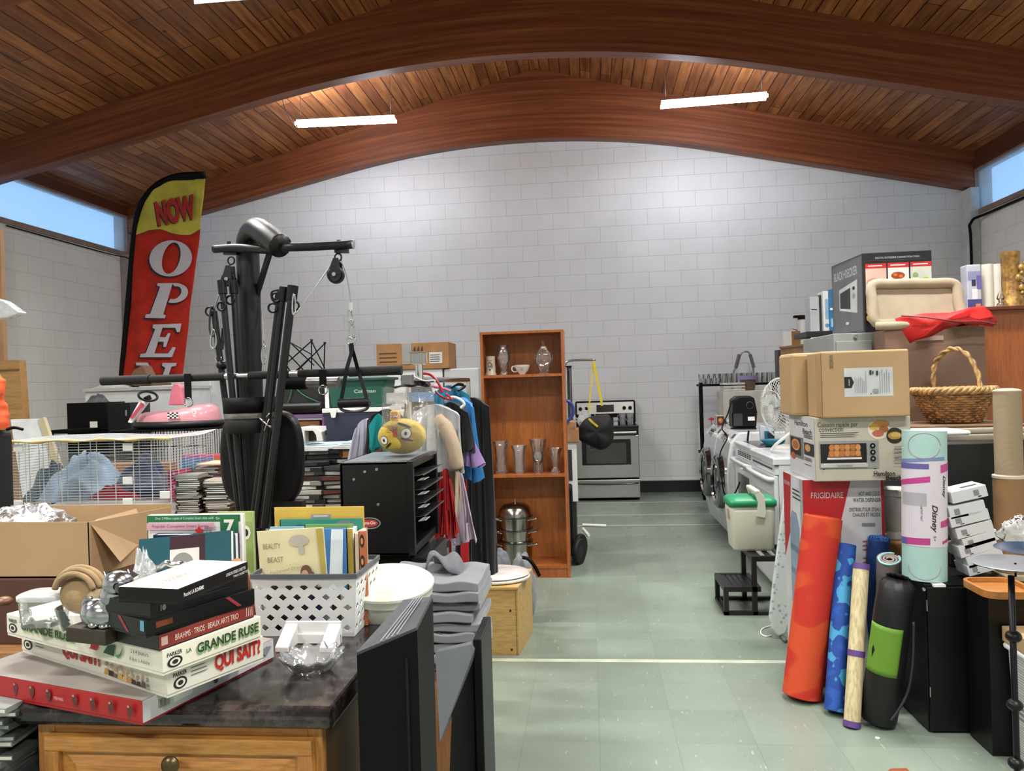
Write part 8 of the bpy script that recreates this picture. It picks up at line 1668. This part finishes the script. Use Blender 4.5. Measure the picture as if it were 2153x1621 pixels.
p = at(1942, 1239, 3.16); M().cyl((p.x+.0, 3.155, p.z), (p.x, 3.165, p.z), .006, STEEL, n=12).build('screw_cap', cbn); M().box((CX0+.03, 3.165, cz-.008), (CX0+.075, 3.20, cz+.001), PAPER).build('price_label', cbn)
tk = thing('tall_black_panel', 'tall black box standing on the low cabinet behind the mat roll', 'box', (1.75, 3.55, cz)); a, b = at(1984, 932, 3.5), at(2096, 925, 3.5)
M().box((a.x, 3.46, cz+.001), (b.x+.02, 3.595, a.z), mat('#0d0e10', .5)).build('body', tk, bev=.004)
uz = at(1985, 905, 3.7).z
# white ornate vase between cartons and mat roll
q = Vector((at(1890, 1100, 3.72).x, 3.75, 0)); wv = thing('plaster_urn', 'white plaster urn partly hidden behind the mat roll', 'urn', (q.x, q.y, 0)); z0_, z1_ = at(0, 1130, 3.7).z, at(1890, 1030, 3.7).z
z0_ = at(1890, 1130, 3.72).z
ped = thing('carton', 'brown carton under the white plaster urn', 'box', (q.x, q.y, 0)); M().box((fx1+.012, 3.64, 0), (fx1+.16, 3.88, z0_-.01), CARD2).build('body', ped, bev=.004)
UP_ = mat('#b9b8b3', .45); M().lathe([(.001, 0), (.045, 0), (.042, .01), (.026, .03), (.032, .05), (.060, .12), (.072, .17), (.070, .20), (.080, .205), (.080, .23), (.072, .235), (.001, .2)], (fx1+.095, 3.76, z0_-.009), UP_, 32, flute=.02, nf=14).build('urn_body', wv)
# mat rolls leaning on the cartons
def roll(label, top, bot, r, mt, ytop, name='mat_roll', extra=None, grp=None, n=28, spiral=True, open_=True):
    b_ = az(*bot, .0); b_.y += r*.6; b_.z = .002; t__ = at(*top, ytop); t_ = thing(name, label, 'rolled mat', (b_.x, b_.y, 0), 0, grp); d = (t__-b_).normalized()
    b_.z += r*math.sqrt(max(0, 1-d.z**2))
    M().cyl(b_, t__, r, mt, n=n, cap=False).build('roll_body', t_)
    a_ = d.orthogonal().normalized(); c_ = d.cross(a_); m = M(); 
    for e, dd in ((t__, -d*.002), (b_, d*.002)):
        sp_ = [e+dd+(a_*math.cos(q)+c_*math.sin(q))*r*(1-q/(2*PI*4.2)) for q in [i*.35 for i in range(60)]]
        m.tube(sp_, r*.10, mt, 5)
    m.build('spiral_end', t_)
    return t_, b_, t__, d
def matpat(c1, c2, c3, sc=3.0, wv=(1, 1, 1), stops=(.47, .5, .60, .63)):
    t = NT('mat_weave'); v = t.coord(wv); n = t.noise(v, sc, 1.5); c = t.ramp(n, [(stops[0], c1), (stops[1], c2), (stops[2], c2), (stops[3], c3)]); t.base(c, .7); t.bump(t.noise(t.coord((300, 300, 300)), 1, 1), .2, .002); return t.m
OM = matpat('#c9481f', '#bd2a18', '#c9481f', 3.2, (1, 1, 1.6))
roll('tall orange and red woven mat roll leaning on the red carton', (1730, 1088), (1693, 1478), .083, OM, 3.56)
BM = matpat('#1a4fa0', '#123f8f', '#3f93bf', 15.0, (1, 1, 1), (.40, .44, .54, .56))
roll('blue patterned mat roll, in front between orange and straw rolls', (1779, 1145), (1759, 1507), .042, BM, 3.53)
roll('dark blue mat roll standing further back than the straw roll', (1848, 1132), (1838, 1440), .046, matpat('#153a78', '#123470', '#2c66a5', 7.0), 3.58)
SM = NT('straw'); v = SM.coord((1, 1, 1)); SM.base(SM.ramp(SM.noise(SM.coord((90, 90, 2)), 1, 2), [(.35, '#b3a27a'), (.6, '#d0c39a')]), .7); 
t_, b_, t__, d = roll('straw beach mat roll tied with purple bands', (1811, 1186), (1795, 1532), .032, SM.m, 3.38)
for f in (.0, .43, .985): c = b_.lerp(t__, f); M().cyl(c-d*.012, c+d*.012, .0338, mat('#5a3f80', .5), n=28, cap=False).build('purple_band', t_)
t_, b_, t__, d = roll('grey striped mat roll with pale blue edge, partly behind the black bag', (1870, 1175), (1868, 1450), .050, matpat('#7f7873', '#8d857f', '#6a6b7c', 5, (1, 1, 4)), 3.42)
a_ = d.orthogonal().normalized(); c_ = d.cross(a_); M().tube([t__+(a_*math.cos(q)*1+c_*math.sin(q)*.8)*.05 for q in [i*.3 for i in range(20)]], .005, mat('#8fc0c4', .5), 6).build('pale_edge', t_)
p = at(1838, 1275, 3.32)
# black yoga bag with green mesh
b_ = az(1862, 1540, 0)+Vector((0, .075, 0)); b_.z = .003; t__ = at(1888, 1212, 3.20); yg = thing('yoga_mat_bag', 'black drawstring mat bag with bright green mesh window', 'mat bag', (b_.x, b_.y, 0)); d = (t__-b_).normalized(); b_.z = .02; d = (t__-b_).normalized(); YB_ = mat('#0a0a0c', .5, bump=.4, bs=14)
L0 = (t__-b_).length; r = .072
pr = [(0, .001), (.0, .066), (.02, r), (.25, r*1.02), (.5, r), (.75, r*.98), (.93, r*.95), (.965, r*.72), (.985, r*.55), (1, r*.6)]
m = M(); a_ = d.orthogonal().normalized(); c_ = d.cross(a_); vs = []; 
for f, r_ in pr:
    for i in range(32): q = 2*PI*i/32; k = 1+(.10*math.cos(11*q) if f > .93 else .04*math.cos(3*q+f*9)+.02*math.cos(7*q-f*14)); vs.append(b_+d*(L0*f)+(a_*math.cos(q)+c_*math.sin(q))*r_*k)
m.add(vs, [(j*32+i, j*32+(i+1) % 32, (j+1)*32+(i+1) % 32, (j+1)*32+i) for j in range(len(pr)-1) for i in range(32)], YB_, True); m.build('bag_body', yg)
t = NT('green_mesh'); v = t.coord((1, 1, 1), (0, .6, .3)); wv = t.new('ShaderNodeTexWave'); wv.inputs['Scale'].default_value = 60; t.l(v, wv.inputs['Vector']); t.base(t.ramp(wv.outputs['Fac'], [(.3, '#3f6a1c'), (.6, '#7aa82e')]), .6)
vw = (Vector((0, 0, CH))-b_); vw = (vw-d*vw.dot(d)).normalized(); sd = d.cross(vw); m = M(); f0_, f1_ = at(1862, 1420, 3.1), at(1862, 1290, 3.1)
t0_, t1_ = .35, .68
m.add([b_+d*(L0*(t0_+(t1_-t0_)*j/10))+(vw*math.cos(q)+sd*math.sin(q))*(r*1.035) for j in range(11) for q in [-1.25+1.9*i/16 for i in range(17)]], [(j*17+i, j*17+i+1, (j+1)*17+i+1, (j+1)*17+i) for j in range(10) for i in range(16)], t.m, True); m.build('mesh_window', yg, solid=.001)
M().tube([b_+d*(L0*.72)+sd*r*1.05, b_+d*(L0*.45)+sd*(r+.02), b_+d*(L0*.22)+sd*(r+.015), b_+d*(L0*.06)+sd*r*.6+vw*.06], .007, mat('#2b2e33', .5), 6, smooth=6).build('carry_strap', yg)
# artist mat in printed sleeve standing on the low cabinet
am0 = Vector((at(1950, 1200, 3.24).x, 3.27, cz+.001)); am1 = at(1943, 905, 3.29); am = thing('exercise_mat_roll', 'mint mat rolled in white and pink printed paper sleeve', 'rolled mat', am0[:]); MN = mat('#9fc2bb', .6, var=.03)
dd = (am1-am0).normalized(); am_r = .083
rad = am_r
M().cyl(am0, am1, rad, MN, n=40).build('mat_body', am)
def wrap(f0, f1, a0, a1, mt, nm, o, nn=24, parent=am):
    L1 = (am1-am0).length; vw = Vector((0, 0, CH))-am0; vw = (vw-dd*vw.dot(dd)).normalized(); sd = vw.cross(dd)*-1
    m = M(); nv = 2; rows = [(f0[0], f1[0]), (f0[1], f1[1])] if isinstance(f0, tuple) else [(f0, f1)]*2
    g_ = lambda u, v_: am0+dd*L1*((rows[0][0]*(1-u)+rows[1][0]*u)*(1-v_)+(rows[0][1]*(1-u)+rows[1][1]*u)*v_)+(vw*math.cos(a0+(a1-a0)*u)+sd*math.sin(a0+(a1-a0)*u))*(rad+o)
    m.grid(g_, nn, 4, mt); m.build(nm, parent); return g_
SL = mat('#c9c3cb', .45, var=.015)
wrap(.23, .80, -PI, PI, SL, 'paper_sleeve', .0012, 48)
PKS = mat('#b03a80', .5); PUS = mat('#5a5692', .5)
wrap((.23, .245), (.275, .29), -1.6, .25, PKS, 'pink_stripe', .0016); wrap((.23, .235), (.275, .278), -1.6, -.8, PUS, 'purple_stripe', .0019)
wrap((.62, .66), (.655, .70), -1.6, .25, PKS, 'pink_stripe', .0016); wrap((.77, .81), (.80, .83), -1.6, 1.0, mat('#6f7fa5', .5), 'blue_stripe', .0016); wrap((.74, .745), (.78, .78), -1.6, .2, PUS, 'purple_stripe', .0016)
wrap((.72, .74), (.775, .79), .75, 1.4, PKS, 'pink_patch', .0016); wrap((.36, .37), (.40, .42), .75, 1.4, PKS, 'pink_patch', .0016); wrap((.25, .27), (.27, .29), .85, 1.4, PKS, 'pink_patch', .0016)
wrap((.50, .50), (.585, .585), -1.2, .1, mat('#a5a0a8', .5), 'grey_picture', .0017)
def cyl_text(st, f, ang, h, ln, mt, nm, shear=0, bold=0):
    vs, fs, wd = text(st, bold, shear); L1 = (am1-am0).length; vw = Vector((0, 0, CH))-am0; vw = (vw-dd*vw.dot(dd)).normalized(); sd = dd.cross(vw)*1
    if sd.x < 0: sd = -sd
    P = [am0+dd*(L1*f-x*ln/wd)+(vw*math.cos(ang+y*h/rad)+sd*math.sin(ang+y*h/rad))*(rad+.0024) for x, y in vs]
    M().add(P, fs, mt).build(nm, am)
cyl_text('Disney', .42, .42, .020, .11, INK, 'lettering', shear=.3, bold=.02); cyl_text('Disney', .63, .95, .014, .09, INK, 'lettering', shear=.3, bold=.02); cyl_text('ARTIST MAT', .45, -.12, .008, .06, DKG, 'lettering'); cyl_text('5+', .29, .45, .010, .02, DKG, 'lettering')
for k in range(3): cyl_text('________________', .40, -.45-.12*k, .004, .12, mat('#8f8a93', .6), 'small_print')
for f_, nm in ((.10, 0), (.90, 1)):
    L1 = (am1-am0).length; vw = Vector((0, 0, CH))-am0; vw = (vw-dd*vw.dot(dd)).normalized(); sd = dd.cross(vw); sd = sd if sd.x > 0 else -sd
    M().tube([am0+dd*(L1*(f_+.085*math.sin(q)*(1 if nm == 0 else 1)))+(vw*math.cos(.75*math.cos(q))+sd*math.sin(.75*math.cos(q)))*(rad+.001) for q in ([PI+PI*i/20 for i in range(21)] if nm == 0 else [2*PI*i/28 for i in range(28)])], .0012, mat('#a68a96', .6), 4).build('stitched_curve', am)
# stack of white tipped boxes
base = at(2045, 1200, 3.1); bs = []
WBX = mat('#c3c6c9', .4, var=.02); rnd = random.Random(2)
data = [((1998, 1035), (2072, 1018), 24), ((1993, 1066), (2068, 1050), 26), ((1995, 1088), (2076, 1068), 22), ((2008, 1112), (2084, 1092), 22), ((2022, 1134), (2094, 1112), 22), ((2014, 1150), (2092, 1128), 24), ((2030, 1172), (2104, 1150), 24), ((2032, 1190), (2100, 1172), 22)]
names = ['topmost small white box of the toppling stack, label on its lid', 'second small white box from the top of the toppling stack', 'third small white box from the top of the toppling stack', 'fourth small white box from the top of the toppling stack', 'fifth small white box from the top, half behind its neighbours', 'small white box third from the bottom of the toppling stack', 'small white box second from the bottom of the toppling stack', 'bottom small white box of the toppling stack by the tray']
for k, (pa, pb, h_) in enumerate(data):
    p, q = at(*pa, 3.22), at(*pb, 3.22); hz = h_/1600*3.22; n_ = (q-p); up_ = Vector((-n_.z, 0, n_.x)).normalized()*hz; t_ = thing('small_white_box', names[k], 'box', (p-up_)[:], 0, 'small white boxes toppling beside the mat roll')
    o_ = p-up_+Vector((0, .0, 0)); M().fbox(o_, n_, (0, .11, .0), up_*.97, WBX).build('body', t_, bev=.0015)
    s = Sheet(o_, n_, up_*.97); 
    x = .14 if k else .62
    for j in range(6): s.rect(x+.026*j, .25, x+.013+.026*j, .75, INK); s.k = 0
    s.poly([(x+.08, .2), (x+.12, .1), (x+.2, -.0+.12), (x+.19, .2)], INK); s.build('barcode', t_)
    if k == 0: M().fbox(o_+up_*.98+n_*.42+Vector((0, .03, 0)), n_*.45, (0, .02, 0), up_*.01, DKG).build('lid_label', t_)
# scratching post
sp0, sp1 = at(2128, 1190, 3.30), at(2117, 822, 3.32); sp0.z = cz+.02; t = NT('sisal'); wv = t.new('ShaderNodeTexWave'); wv.bands_direction = 'Z'; wv.inputs['Scale'].default_value = 150; wv.inputs['Distortion'].default_value = .6; t.l(t.coord(), wv.inputs['Vector']); t.base(t.ramp(wv.outputs['Fac'], [(.3, '#8e7b62'), (.6, '#a89679')]), .85); t.bump(wv.outputs['Fac'], .5, .004); SIS = t.m
t = NT('kraft_tube'); wv = t.new('ShaderNodeTexWave'); wv.bands_direction = 'Z'; wv.inputs['Scale'].default_value = 110; wv.inputs['Distortion'].default_value = 1.5; t.l(t.coord(), wv.inputs['Vector']); t.base(t.ramp(wv.outputs['Fac'], [(.3, '#7d5e3e'), (.6, '#96734d')]), .85); t.bump(wv.outputs['Fac'], .4, .004); KR = t.m
sc_ = thing('scratching_post', 'tall beige sisal cat scratching post at the right edge', 'scratching post', (sp0.x, 3.3, cz)); mid = at(2122, 1002, 3.31)
M().cyl(mid, sp1, .051, SIS, n=32).build('sisal_section', sc_); M().sph(sp1, (.053, .053, .012), cloth('#b5a58e'), 28, 8).build('top_pad', sc_)
M().cyl(sp0, mid, .060, KR, n=32).build('rope_section', sc_); M().lathe([(.050, -.006), (.062, -.004), (.062, .006), (.050, .010)], mid, cloth('#b9ad9c'), 32).build('collar', sc_)
M().box((sp0.x-.07, 3.215, cz+.001), (sp0.x+.2, 3.40, cz+.02), cloth('#9a8b74')).build('base', sc_)
# wooden tray, music stand style disc on a pole, hamper, carton and plastic
PX, PY = at(2135, 1400, 2.25).x, 2.25
mp_ = thing('pole_stand', 'thin black pole with ball joints carrying a grey saucer disc', 'stand', (PX, PY, 0)); dz = at(2120, 1190, PY).z
M().tube([(PX-.002, PY, .01), (PX-.004, PY, .5), at(2126, 1210, PY)], .0085, BLKM, 12).build('pole', mp_)
for y_ in (1338, 1482, 1605): c = at(2131+(y_-1338)*.02, y_, PY); M().sph(c, (.021, .021, .017), BLKM, 18, 10).build('joint_knob', mp_)
dc = at(2128, 1186, PY); M().lathe([(.001, -.016), (.04, -.012), (.10, 0), (.105, .004), (.10, .006), (.001, .004)], dc, mat('#7d8289', .3, .3), 36).build('saucer', mp_); M().cyl(dc+Vector((-.002, -.02, -.03)), dc+Vector((-.002, -.02, .008)), .003, BLK, n=8).build('stem_tip', mp_)
M().lathe([(.001, 0), (.14, 0), (.14, .01), (.01, .02)], (PX, PY, 0), BLK, 28).build('base', mp_)
c = at(2140, 1165, 2.5); t_ = thing('dark_plate', 'dark blue plate edge just above the grey saucer', 'plate', (c.x+.07, 2.55, cz)); 
M().lathe([(.001, .0), (.10, .012), (.11, .016)], (c.x+.075, 2.55, c.z-.01), mat('#23324a', .3), 32).build('plate_body', t_); M().cyl((c.x+.075, 2.55, 0), (c.x+.075, 2.55, c.z-.012), .02, BLK).build('support_post', t_)
ta, tb = at(2058, 1214, 2.98), at(2200, 1236, 2.9); wt_ = thing('wooden_tray', 'honey coloured wooden tray with raised rim holding small items', 'tray', ((ta.x+tb.x)/2, 3.0, cz)); tw = wood('#a0642c', '#b87a3a', 'x', .4)
P_ = rr_(ta.x, tb.x, 2.92, 3.14, cz+.012, .05); 
x2 = thing('black_box', 'black case in front of the low cabinet under the wooden tray', 'box', ((ta.x+tb.x)/2+.05, 3.05, 0)); M().box((ta.x+.035, 2.99, 0), (tb.x, 3.155, cz+.008), BC).build('body', x2)
M().prism(P_, (0, 0, .008), tw).build('tray_floor', wt_); 
inn_ = rr_(ta.x+.012, tb.x-.012, 2.932, 3.128, cz+.02, .042); P2 = [p+Vector((0, 0, .008)) for p in P_]; n_ = len(P2); up3 = Vector((0, 0, .018))
M().add(P2+[p+up3 for p in P2]+inn_+[p+up3 for p in inn_], [f for i in range(n_) for f in ((i, (i+1) % n_, (i+1) % n_+n_, i+n_), (i+n_, (i+1) % n_+n_, (i+1) % n_+3*n_, i+3*n_), (i+3*n_, (i+1) % n_+3*n_, (i+1) % n_+2*n_, i+2*n_))], tw).build('tray_rim', wt_)
for k in range(4): c = Vector((at(2122+8*k, 0, 3.0).x, 3.0+.02*(k % 2), cz+.021)); tag(M().sph(c+Vector((0, 0, .008)), (.012, .01, .008), (CHROME, STEEL, BLK, CHROME)[k], 12, 8).build('trinket'), 'small metal trinket lying in the wooden tray', 'trinket', 'metal trinkets in the wooden tray')
crumple('plastic_wrap', 'clear crumpled plastic hanging in at the right edge by the post', 'plastic wrap', tuple(at(2152, 1120, 2.75)), (.075, .03, .05), 31, glass(alpha=.35, name='clear_wrap', rough=.12, wave=.9, tint=(.92, .93, .94)))
hz = at(2125, 1408, 2.72).z; hp_ = thing('laundry_hamper', 'white wicker laundry hamper with cloth liner at the bottom right', 'hamper', (at(2200, 1500, 2.8).x, 2.8, 0))
hx0 = at(2121, 1480, 2.96).x; t = NT('white_wicker'); br = t.new('ShaderNodeTexBrick'); br.inputs['Scale'].default_value = 1; br.inputs['Brick Width'].default_value = .03; br.inputs['Row Height'].default_value = .010; br.inputs['Mortar Size'].default_value = .0016; tc = t.new('ShaderNodeTexCoord'); sp2 = t.new('ShaderNodeSeparateXYZ'); cb2 = t.new('ShaderNodeCombineXYZ'); t.l(tc.outputs['Object'], sp2.inputs[0]); t.l(sp2.outputs[0], cb2.inputs[0]); t.l(sp2.outputs[2], cb2.inputs[1]); t.l(cb2.outputs[0], br.inputs['Vector']); br.inputs['Color1'].default_value = hexc('#c9cbc8'); br.inputs['Color2'].default_value = hexc('#b9bbb8'); br.inputs['Mortar'].default_value = hexc('#77787a'); t.base(br.outputs['Color'], .5); t.bump(br.outputs['Fac'], -.6, .004)
loft(M(), [rr_(hx0+.02, hx0+.34, 2.74, 2.98, .001), rr_(hx0, hx0+.36, 2.72, 3.0-.02, hz)], t.m, False).build('woven_body', hp_); M().tube(rr_(hx0-.004, hx0+.364, 2.716, 2.985, hz), .010, cloth('#bdbfbd'), 8, closed=True).build('liner_cuff', hp_)
cx_ = at(2108, 1390, 2.98).x; t_ = thing('flat_carton', 'flat brown carton lying on the white wicker hamper', 'box', (cx_+.15, 2.7, hz+.011)); M().box((cx_, 2.66, hz+.012), (cx_+.4, 2.98, hz+.012+.055), CARD).build('body', t_, bev=.003)
t_2 = thing('paper_bag', 'pale paper packet leaning on the flat carton at the right edge', 'paper', (cx_+.1, 2.75, hz+.068)); M().prism([(cx_+.01, 2.72, hz+.07), (cx_+.4, 2.72, hz+.07), (cx_+.4, 2.78, hz+.17), (cx_+.10, 2.78, hz+.15)], (0, .02, 0), mat('#c9b9a4', .6)).build('paper_body', t_2)
# small things on the floor at the bottom
p = az(1862, 1620, .0); q = az(1895, 1618, 0); tag(M().prism([(p.x-.012, p.y-.03, .001), (q.x+.02, p.y-.03, .001), (q.x+.02, p.y+.012, .001), (p.x+.02, p.y+.006, .001)], (0, 0, .004), mat('#8a4a26', .6)).build('wood_chip'), 'orange brown flat scrap at the bottom edge of the aisle', 'scrap')
p = az(1845, 1553, .0); tag(M().cyl((p.x, p.y, .001), (p.x, p.y, .004), .009, PAPER, n=10).build('paper_scrap'), 'tiny white scrap on the floor before the black bag', 'scrap')
